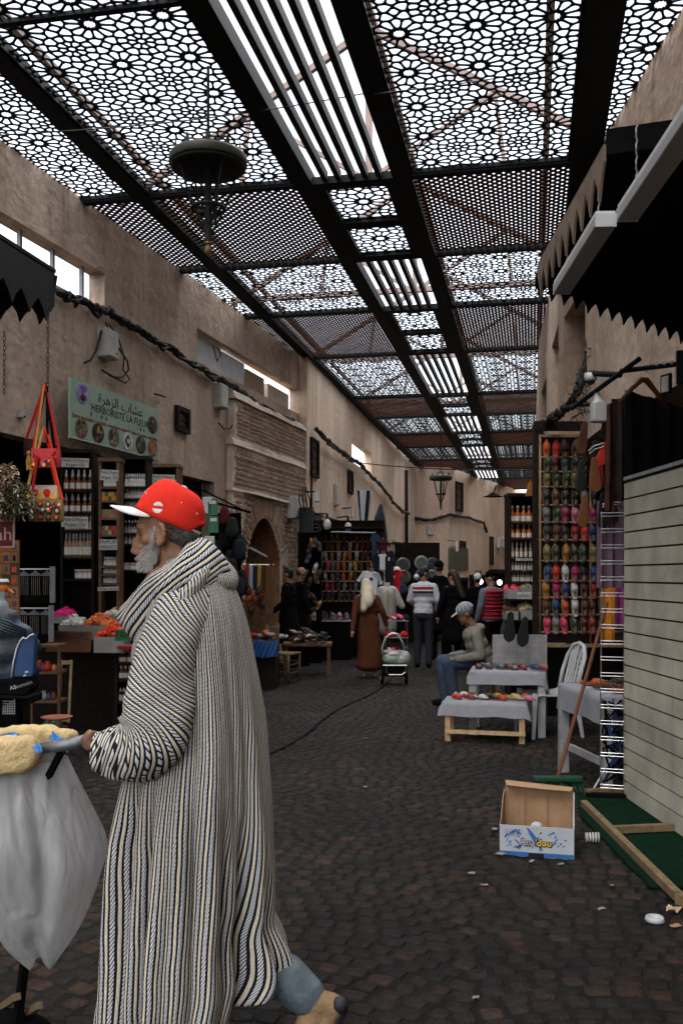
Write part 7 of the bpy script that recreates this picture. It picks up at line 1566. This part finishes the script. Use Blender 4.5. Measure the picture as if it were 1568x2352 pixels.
# body: head, neck, trunk, arms and hands, legs in one skin
def skinm():
    m = mat('old_skin', (.20, .095, .055), .55, .28, scale=38, bump=.25, bscale=140, spec=.4); return m
b = MB()
hs = lambda x, y, bb, rx, rb, rz_, rot=0: b.ell((0, 0, 0), (rx * K, rb, rz_ * K), 18, 12, M.Translation(q(x, y, bb)) @ M.Rotation(rot, 4, 'Y'))
hs(388, 1196, 0, 70, .074, 62); hs(362, 1222, 0, 42, .062, 52); hs(350, 1262, 0, 30, .052, 40); hs(338, 1290, 0, 18, .034, 22); hs(330, 1212, 0, 16, .052, 16)     # skull, face, jaw, chin, brow
hs(316, 1252, 0, 13, .014, 18, -.4); hs(307, 1265, 0, 8, .012, 8); hs(323, 1236, 0, 9, .012, 20, -.35); hs(313, 1271, -.010, 6, .010, 6); hs(313, 1271, .010, 6, .010, 6)  # nose
hs(340, 1240, -.044, 16, .018, 14); hs(340, 1240, .044, 16, .018, 14)                                                                                                  # cheekbones
for s in (-1, 1):                             # ears: rim, bowl, lobe
    for k_ in range(9):
        a = -1.9 + 3.6 * k_ / 8; b.ell((0, 0, 0), (6.2 * K, .008, 6.2 * K), 8, 6, M.Translation(q(366 + 9 * cos(a) * 1.0 + 2, 1226 - 22 * sin(a), s * (.079 + .008 * cos(a)))))
    hs(362, 1228, s * .074, 9, .006, 18); hs(363, 1250, s * .078, 6, .007, 8)
b.capsule(q(398, 1262, 0), q(420, 1345, 0), .056, .07); b.capsule(q(425, 1380, 0), q(440, 1800, 0), .14, .13)
b.capsule(q(435, 1375, -.13), q(390, 1660, -.22), .045, .042); b.capsule(q(390, 1660, -.22), q(236, 1712, -.215), .04, .030)
b.capsule(q(420, 1380, .14), q(350, 1690, .2), .045, .042); b.capsule(q(350, 1690, .2), q(236, 1708, .13), .04, .03)
for s, bb in ((-1, -.212), (1, .13)):         # fists on the push bar
    b.ell((0, 0, 0), (20 * K, .042, 17 * K), 14, 10, M.Translation(q(213, 1698, bb)) @ M.Rotation(.5, 4, 'Y'))
    for f in range(4):
        o = bb - .033 + f * .022; L = (1, 1.1, 1.05, .9)[f]
        b.capsule(q(206, 1686, o), q(198 - 2 * L, 1698, o), .0125, .012, 8); b.capsule(q(198 - 2 * L, 1698, o), q(203, 1713, o), .012, .0105, 8); b.capsule(q(203, 1713, o), q(211, 1714, o), .0105, .009, 8)
    b.capsule(q(218, 1706, bb - .02 * 1), q(204, 1716, bb - .03), .014, .012, 8); b.capsule(q(204, 1716, bb - .03), q(196, 1712, bb - .012), .012, .010, 8)
b.capsule(q(440, 1800, -.06), q(510, 2110, -.04), .08, .06); b.capsule(q(510, 2110, -.04), q(700, 2290, -.05), .05, .04)
b.capsule(q(440, 1800, .08), q(380, 2160, .08), .08, .06); b.capsule(q(380, 2160, .08), q(360, 2430, .09), .055, .04)
blob('body', b, skinm(), man, .0052, 3, .5)
# eye, brow
for s in (-1, 1):
    MB().ell((0, 0, 0), (6 * K, .007, 4.2 * K), 10, 8).obj('eye', mat('eye_dark', (.02, .015, .012), .25), man, q(327, 1228, s * .033), smooth=True)
HG = mat('grey_hair', (.085, .080, .075), .9, .7, scale=90, bump=1, bscale=220); BD_ = mat('white_beard', (.25, .23, .205), .95, .4, scale=160, bump=.6, bscale=320)
b = MB(); hs(418, 1228, 0, 42, .071, 34); hs(400, 1206, 0, 50, .0755, 28); hs(428, 1246, 0, 26, .062, 20)
blob('hair', b, HG, man, .005, 2)
rr = random.Random(12); b = MB()
hs(352, 1268, -.046, 17, .014, 38, .25); hs(352, 1268, .046, 17, .014, 38, .25); hs(340, 1284, 0, 23, .047, 24); hs(336, 1302, 0, 17, .033, 15); hs(320, 1283, 0, 11, .030, 8, -.3); hs(354, 1232, -.064, 8, .010, 30, .08); hs(354, 1232, .064, 8, .010, 30, .08)
blob('beard', b, BD_, man, .005, 2)
b = MB()
for i in range(1500):                          # short wiry hairs
    a = rr.uniform(0, 1); y = 1212 + 96 * a; x = (347 + 13 * rr.random()) if y < 1248 else (326 + 36 * rr.random()); x = max(320, x - (10 if y > 1290 else 0)); bb = -.058 + .03 * max(0, (345 - x) / 25) + rr.uniform(-.002, .002)
    p = q(x, y, bb); b.tube([p, p + V((rr.uniform(-.010, .002), rr.uniform(-.004, .0), -rr.uniform(.004, .013)))], .0007, 3, False)
o = b.obj('beard_hairs', mat('beard_hair', (.36, .35, .33), .8, .2), man); o['kind'] = 'stuff'
# cap: six panel crown, flat brim, strap
REDC = mat('cap_red', (.66, .030, .018), .85, .10, scale=30, bump=.25, bscale=400, spec=.1)
cap = thing('cap_holder', '', '', (0, 0, 0)); COL.objects.unlink(cap); bpy.data.objects.remove(cap)
TL = radians(23); CO = q(383, 1199, 0); CM = M.Translation(CO) @ M.Rotation(TL, 4, 'Y')
b = MB(); nu, nv = 48, 14; rings = []
for i in range(nv + 1):
    e = pi / 2 * i / nv; r = []
    for j in range(nu):
        a = 2 * pi * j / nu; fx = .104 if cos(a) > 0 else .098
        rad = cos(e) ** .62; seam = 1 - .010 * max(0, 1 - abs(((a * 3 / pi) % 1) - .5) * 0 - min((a * 3 / pi) % 1, 1 - (a * 3 / pi) % 1) * 9)
        x, y, z = fx * rad * cos(a) * seam, .083 * rad * sin(a) * seam, .112 * sin(e) ** .92
        z += .012 * exp(-((x + .05) / .04) ** 2) * (e / 1.57)
        if i == 0 and cos(a) > .8: z += .034 * ((cos(a) - .8) / .2) ** .6           # rear opening
        if i == 1 and cos(a) > .8: z += .024 * ((cos(a) - .8) / .2) ** .6
        if i == 2 and cos(a) > .8: z += .012 * ((cos(a) - .8) / .2)
        r.append(CM @ V((x, y, z)))
    rings.append(r)
b.loft(rings, False); cr = b.obj('cap_crown', REDC, man, smooth=True); sm = cr.modifiers.new('t', 'SOLIDIFY'); sm.thickness = .003; sm.offset = 1
CI = lambda o: o
rows_ = []; uvs = []                          # curved brim, drooping at the temples
for i in range(7):
    w_ = i / 6; row = []
    for j in range(25):
        a = -pi / 2 + pi * j / 24; c = max(0, cos(a)); row.append(tuple(q(345 - 39 * c, 1186 - 22 * c ** .8, .081 * sin(a)).lerp(q(345 - 93 * c ** .55, 1188 - 29 * c ** 1.1, .081 * sin(a)), w_)))
    rows_.append(row); uvs.append([(0, 0)] * 25)
grid(rows_, uvs, 'cap_brim', mat('brim_white', (.58, .58, .57), .8, .05, bump=.1, bscale=300), man, thick=.006)
MB().lathe([(.010, 0), (.009, .006), (0, .008)], 12, CM @ M.Translation((.008, 0, .113))).obj('cap_button', mat('brim_white'), man, smooth=True)
b = MB(); rg = [[CM @ V(((.106) * cos(a), .085 * sin(a), z)) for z in (-.004, .012)] for a in [-.62 + 1.24 * i / 12 for i in range(13)]]
for i in range(12): b.add([rg[i][0], rg[i + 1][0], rg[i + 1][1], rg[i][1]], [(0, 1, 2, 3)])
b.obj('cap_strap', mat('brim_white'), man)
def on_cap(a, e): rad = cos(e) ** .62; fx = .1045 if cos(a) > 0 else .0985; return CM @ V((fx * rad * cos(a), .0835 * rad * sin(a), .1125 * sin(e) ** .92))
for a, e in ((-1.25, .62), (-.62, .5)): p = on_cap(a, e); MB().ell(p, (.0042, .0022, .0042), 8, 6).obj('eyelet', mat('brim_white'), man)
def patch(name, a0, e0, shape, sc):           # small flat mark wrapped on the crown
    vs = []
    for (u, v_) in shape: vs.append(on_cap(a0 + u * sc / .08, e0 + v_ * sc / .1) + (on_cap(a0, e0) - CO).normalized() * .0035)
    n = len(vs); c = sum(vs, V((0, 0, 0))) / n; MB().add([tuple(v_) for v_ in vs] + [tuple(c + (c - CO).normalized() * .001)], [(i, (i + 1) % n, n) for i in range(n)]).obj(name, mat('brim_white'), man)
hal = lambda a0, a1, r0, cx, cy: [(cx + r0 * cos(a0 + (a1 - a0) * i / 10), cy + r0 * sin(a0 + (a1 - a0) * i / 10)) for i in range(11)]
patch('cap_emblem', -1.83, .24, hal(.5, 3.3, .5, 0, .06), .026); patch('cap_emblem', -1.83, .24, hal(3.6, 6.4, .5, .03, -.08), .026)
patch('cap_lettering', -2.62, .60, [(-.12, -.45), (.12, -.45), (.1, .5), (-.1, .5)], .035); patch('cap_lettering', -2.42, .66, [(-.12, -.3), (.1, -.35), (.12, .45), (-.1, .45)], .030); patch('cap_lettering', -2.86, .58, [(-.1, -.4), (.1, -.4), (.1, .4), (-.1, .4)], .03)
# trailing leg and shoes
JN = mat('faded_jeans', (.075, .098, .115), .9, .35, scale=14, bump=.5, bscale=30)
b = MB(); b.capsule(q(580, 2190, -.02), q(640, 2236, -.03), .06, .066); b.capsule(q(640, 2236, -.03), q(704, 2290, -.05), .066, .057)
for i in range(4): b.capsule(q(655 + i * 15, 2247 + i * 13, -.035 - .004 * i), q(657 + i * 15, 2250 + i * 13, -.035 - .004 * i), .070 - .003 * i, .066 - .003 * i)
blob('jeans', b, JN, man, .008, 2)
blob('jeans', MB().capsule(q(430, 1850, .08), q(380, 2160, .08), .095, .08).capsule(q(380, 2160, .08), q(360, 2400, .09), .08, .07), JN, man, .012, 2)
blob('shoe', MB().capsule(q(716, 2304, -.06), q(762, 2312, -.06), .042, .038).capsule(q(718, 2330, -.06), q(694, 2395, -.06), .042, .038).capsule(q(762, 2314, -.06), q(716, 2390, -.06), .036, .040), mat('tan_suede', (.24, .155, .085), .95, .3, scale=16, bump=.3), man, .007, 3)
blob('shoe_sole', MB().capsule(q(780, 2308, -.08), q(782, 2318, -.04), .024, .024).capsule(q(780, 2322, -.06), q(728, 2408, -.06), .024, .028), mat('black_rubber', (.02, .022, .026), .6), man, .007, 2)
blob('shoe', MB().capsule(q(365, 2480, .09), q(270, 2500, .09), .05, .045), mat('tan_suede'), man, .012, 2)
# ---------------------------------------------------------------- the cart he pushes: bar, foam slabs, sheet sack
CD = 2.95; KC = CD / F
def cq(x, y, b=0): k_ = (CD + b) / F; return V(((x - CX) * k_ - (100 - CX) * KC, b, EYE - (y - HZ) * k_))
cart = thing('push_cart', 'narrow metal push cart with grey handle bar', 'cart', D(100, HZ, CD) - V((0, 0, EYE)), TH)
GB = mat('worn_steel', (.16, .17, .18), .45, .4, scale=30, metal=.4)
MB().tube([cq(220, 1694, -.27), cq(150, 1712, -.27), cq(20, 1730, -.25)], .0165, 10).obj('handle_bar', GB, cart, smooth=True)
MB().bar(cq(148, 1714, -.26), cq(108, 1790, -.24), .016).obj('strut', BLK, cart); MB().bar(cq(108, 1790, -.24), cq(40, 2350, -.1), .022).obj('post', BLK, cart); MB().bar(cq(-60, 1760, .1), cq(-40, 2400, .1), .03).obj('post', BLK, cart)
MB().bar(cq(140, 1712, .15), cq(-80, 1740, .15), .02).obj('rail', GB, cart); MB().bar(cq(60, 1738, -.3), cq(60, 1738, .2), .02).obj('rail', GB, cart)
w_ = MB().lathe([(.03, -.02), (.15, -.022), (.165, 0), (.15, .022), (.03, .02)], 26, M.Translation(cq(30, 2440, -.05)) @ M.Rotation(pi / 2, 4, 'X')).obj('wheel', BLK, cart, smooth=True); MB().lathe([(.05, -.026), (.05, .026)], 14, M.Translation(cq(30, 2440, -.05)) @ M.Rotation(pi / 2, 4, 'X')).obj('hub', GB, w_)
w_ = MB().lathe([(.03, -.02), (.15, -.022), (.165, 0), (.15, .022), (.03, .02)], 26, M.Translation(cq(-60, 2440, .25)) @ M.Rotation(pi / 2, 4, 'X')).obj('wheel', BLK, cart, smooth=True)
for x, y in ((40, 2290), (90, 2310)): MB().bar(cq(x, y, -.15), cq(x - 60, y + 40, .1), .02).obj('brace', mat('pale_brace', (.12, .09, .05), .8), cart)
FOAM = mat('yellow_foam', (.50, .375, .19), .95, .16, scale=14, bump=.5, bscale=70)
def foam(label, pts, loc):
    t = thing('foam_slab', label, 'foam', loc, TH, 'foam slabs on the cart'); b = MB()
    for p0_, p1_, r in pts: b.capsule(p0_, p1_, r, r)
    me = modmesh(b, 'slab', [('REMESH', dict(mode='VOXEL', voxel_size=.009)), ('SMOOTH', dict(iterations=3, factor=.5))], FOAM)
    for v_ in me.vertices:
        d = noise.noise(v_.co * 14) * .010 + noise.noise(v_.co * 40) * .004; v_.co += v_.normal * d
    link('slab', me, t); return t
base = D(100, HZ, CD) - V((0, 0, EYE))
f1 = foam('front rounded yellow foam slab tied on the cart', [(cq(x, y + 4, -.30 + b_), cq(x2, y2 + 4, -.30 + b_), .028) for b_ in (0, .06, .12) for x, y, x2, y2 in ((-30, 1742, 70, 1738), (-30, 1722, 78, 1722), (-30, 1756, 50, 1752), (-20, 1710, 66, 1708))], base)
f2 = foam('rear long yellow foam slab tied with blue ribbon', [(cq(x, y, -.08 + b_), cq(x2, y2, -.08 + b_), .024) for b_ in (0, .07, .14, .2) for x, y, x2, y2 in ((-30, 1700, 120, 1694), (-30, 1690, 160, 1692), (30, 1684, 120, 1684), (20, 1704, 100, 1702))], base)
BLU = mat('blue_ribbon', (.02, .16, .42), .35, .25, scale=30)
rb_ = thing('blue_ribbon', 'crumpled blue plastic ribbon binding the foam slabs', 'ribbon', base, TH)
def rib(pts, w=.014):
    P = [cq(*p) for p in pts]; b = MB(); rings = []
    for i, p in enumerate(P):
        t = (P[min(i + 1, len(P) - 1)] - P[max(i - 1, 0)]).normalized(); x = t.cross(V((0, -1, 0)) if abs(t.y) < .8 else V((0, 0, 1))); x.normalize(); up = t.cross(x)
        rings.append([p + x * w * c + up * (.003 * sin(3 * c * 3 + i)) for c in (-1, -.5, 0, .5, 1)])
    b.loft(rings, False, False); me = modmesh(b, 'ribbon', [('SOLIDIFY', dict(thickness=.003)), ('SUBSURF', dict(levels=2))], BLU); link('ribbon', me, rb_)
rib([(92, 1672, .1), (104, 1674, -.04), (118, 1686, -.115), (132, 1700, -.12), (144, 1714, -.14), (150, 1728, -.27)], .011); rib([(98, 1672, .1), (112, 1676, -.03), (130, 1692, -.11), (146, 1708, -.2), (152, 1722, -.28)], .008)
rib([(-20, 1706, -.13), (20, 1692, -.13), (40, 1684, -.12), (44, 1672, .0)], .012); rib([(48, 1703, -.16), (72, 1706, -.30), (88, 1716, -.335), (92, 1730, -.34)], .010); rib([(0, 1700, -.14), (30, 1686, -.12), (46, 1680, -.02)], .008)
SHEET = bpy.data.materials.new('milky_sheet'); SHEET.use_nodes = True; n_ = SHEET.node_tree.nodes; l_ = SHEET.node_tree.links; bs = n_['Principled BSDF']
bs.inputs['Base Color'].default_value = (.52, .525, .53, 1); bs.inputs['Roughness'].default_value = .35; tr_ = n_.new('ShaderNodeBsdfTransparent'); mx = n_.new('ShaderNodeMixShader'); tl = n_.new('ShaderNodeBsdfTranslucent'); tl.inputs[0].default_value = (.6, .6, .61, 1); m2 = n_.new('ShaderNodeMixShader'); m2.inputs[0].default_value = .35
tcx = n_.new('ShaderNodeTexCoord'); wv = n_.new('ShaderNodeTexNoise'); wv.inputs['Scale'].default_value = 4; mpx = n_.new('ShaderNodeMapping'); mpx.inputs['Scale'].default_value = (6, 6, 1); l_.new(tcx.outputs['Object'], mpx.inputs[0]); l_.new(mpx.outputs[0], wv.inputs['Vector']); rmp = n_.new('ShaderNodeMapRange'); rmp.inputs[3].default_value = .3; rmp.inputs[4].default_value = .95; l_.new(wv.outputs['Fac'], rmp.inputs[0])

cr1 = n_.new('ShaderNodeTexVoronoi'); cr1.feature = 'DISTANCE_TO_EDGE'; cr1.inputs['Scale'].default_value = 9; mpy = n_.new('ShaderNodeMapping'); mpy.inputs['Scale'].default_value = (1.6, 1.6, .5); l_.new(tcx.outputs['Object'], mpy.inputs[0]); nzz = n_.new('ShaderNodeTexNoise'); nzz.inputs['Scale'].default_value = 5; l_.new(mpy.outputs[0], nzz.inputs['Vector']); vmx = n_.new('ShaderNodeVectorMath'); vmx.operation = 'MULTIPLY_ADD'; vmx.inputs[1].default_value = (.3, .3, .3); l_.new(nzz.outputs['Color'], vmx.inputs[0]); l_.new(mpy.outputs[0], vmx.inputs[2]); l_.new(vmx.outputs[0], cr1.inputs['Vector'])
bpz = n_.new('ShaderNodeBump'); bpz.inputs['Strength'].default_value = .4; bpz.inputs['Distance'].default_value = .03; l_.new(cr1.outputs['Distance'], bpz.inputs['Height']); l_.new(bpz.outputs[0], bs.inputs['Normal']); l_.new(bpz.outputs[0], tl.inputs['Normal'])
l_.new(bs.outputs[0], m2.inputs[1]); l_.new(tl.outputs[0], m2.inputs[2]); l_.new(rmp.outputs[0], mx.inputs[0]); l_.new(tr_.outputs[0], mx.inputs[1]); l_.new(m2.outputs[0], mx.inputs[2]); l_.new(mx.outputs[0], n_['Material Output'].inputs['Surface'])
sk = thing('plastic_sack', 'translucent white plastic sheet sack hanging from the cart', 'sack', base, TH)
rows_ = []; uvs = []
outl = [(1742, -40, 148, .10), (1765, -40, 156, .12), (1810, -40, 173, .15), (1860, -42, 192, .18), (1910, -42, 214, .20), (1955, -40, 234, .20), (2000, -30, 226, .19), (2050, -10, 212, .17), (2100, 10, 194, .14), (2140, 25, 172, .12), (2175, 48, 145, .08), (2205, 72, 124, .04)]
for y, xl, xr, bb in outl:
    row = []; uvr = []; v = (y - 1742) / 456
    for j in range(97):
        a = 2 * pi * j / 96; ra = (xr - xl) / 2 * KC; r = 1 + (.06 * abs(sin(3.5 * a + 1.5 * v)) + .05 * sin(4 * a - 1.5 * v + 1) + .03 * abs(sin(6.5 * a + 3 * v)) - .05 + .03 * noise.noise(V((a * 5, v * 6, 1)))) * (.5 + 1.1 * v) - .16 * exp(-((a - 4.5 - .3 * v) / .16) ** 2) - .13 * exp(-((a - 5.15 + .2 * v) / .13) ** 2)
        row.append(tuple(cq((xl + xr) / 2, y, -.16) + V((ra * cos(a) * (r if cos(a) < .9 else 1), bb * sin(a) * r, .02 * sin(3 * a) * v)))); uvr.append((a, v))
    rows_.append(row); uvs.append(uvr)
grid(rows_, uvs, 'sheet', SHEET, sk)
blob('knot', MB().ell(cq(38, 2108, -.25), (.026, .022, .022)).ell(cq(30, 2116, -.25), (.018, .02, .014)).capsule(cq(34, 2120, -.25), cq(24, 2150, -.25), .007, .005), PLAST, sk, .006, 2)
# navy sports bag standing on a stool at the frame edge
SBD = 4.6; KB = SBD / F
def bq(x, y, b=0): return V((x * KB, b, (1640 - y) * KB))
sbg = thing('sports_bag', 'navy sports bag with bright blue panel and white piping', 'bag', D(0, 1640, SBD), TH)
NAV = mat('navy_nylon', (.016, .024, .036), .5, .3, scale=20, bump=.3, bscale=30)
blob('shell', MB().capsule(bq(-60, 1440, .1), bq(34, 1462, .1), .10, .06).capsule(bq(-60, 1520, .1), bq(54, 1490, .1), .13, .055).capsule(bq(-60, 1560, .1), bq(48, 1545, .1), .12, .06).capsule(bq(-70, 1420, .1), bq(0, 1425, .1), .08, .06), NAV, sbg, .014, 3)
MB().prism([(bq(x, y).x, bq(x, y).z) for x, y in ((28, 1556), (33, 1520), (40, 1490), (48, 1472), (55, 1464), (62, 1468), (70, 1460), (79, 1456), (81, 1470), (80, 1510), (78, 1545), (74, 1556))], .05).obj('side_panel', mat('blue_nylon', (.012, .04, .12), .5, .25, scale=12), sbg, (0, -.005, 0), bevel=.012)
MB().tube([bq(x, y, -.012) for x, y in ((28, 1556), (33, 1520), (40, 1490), (48, 1472), (55, 1464), (62, 1468), (70, 1460), (79, 1456))], .0045, 6).obj('piping', PLAST, sbg, smooth=True)
MB().prism([(bq(x, y).x, bq(x, y).z) for x, y in ((-40, 1596), (-20, 1562), (70, 1556), (74, 1580), (60, 1600))], .12).obj('base_panel', BLK, sbg, (0, .0, 0), bevel=.01)
text('AS', .028, PLAST, sbg, bq(30, 1580, -.002), tilt=-.25); text('PROMORTI', .018, mat('grey_paint'), sbg, bq(54, 1574, -.002), tilt=-.3)
MB().prism([(0, 0), (.018, .003), (.014, .012), (.002, .009)], .003).obj('emblem', PLAST, sbg, bq(58, 1546, -.009)); MB().prism([(0, 0), (.014, .003), (.012, .011), (.001, .008)], .003).obj('emblem', PLAST, sbg, bq(55, 1554, -.009))
for i in range(5): MB().tube([bq(-20, 1418 + i * 4, .02 - .01 * i), bq(20, 1428 + i * 7, .01), bq(56, 1450 + i * 4, .03)], .006, 5).obj('pleat', NAV, sbg, smooth=True)
sto = thing('folding_stand', 'dark stand with white perforated basket under the sports bag', 'stand', D(0, 1640, SBD + .1), TH); zz = sto.location.z; sto.location.z = 0
MB().box(-.15, .13, .0, .25, zz + .04, zz + .075).obj('top', BLK, sto)
for x in (-.1, .1): MB().bar((x, .1, 0), (x * .6, .1, zz + .04), .025).obj('leg', BLK, sto)
b = MB(); 
for i in range(6): b.box(.02 + i * .011, .024 + i * .011, -.02, -.014, zz + .0, zz + .075 - .008 * abs(i - 5))
for i in range(6): b.box(.02, .082, -.0195, -.0145, zz + .002 + i * .012, zz + .006 + i * .012)
b.obj('basket', mat('basket_grey', (.3, .31, .3), .7), sto)
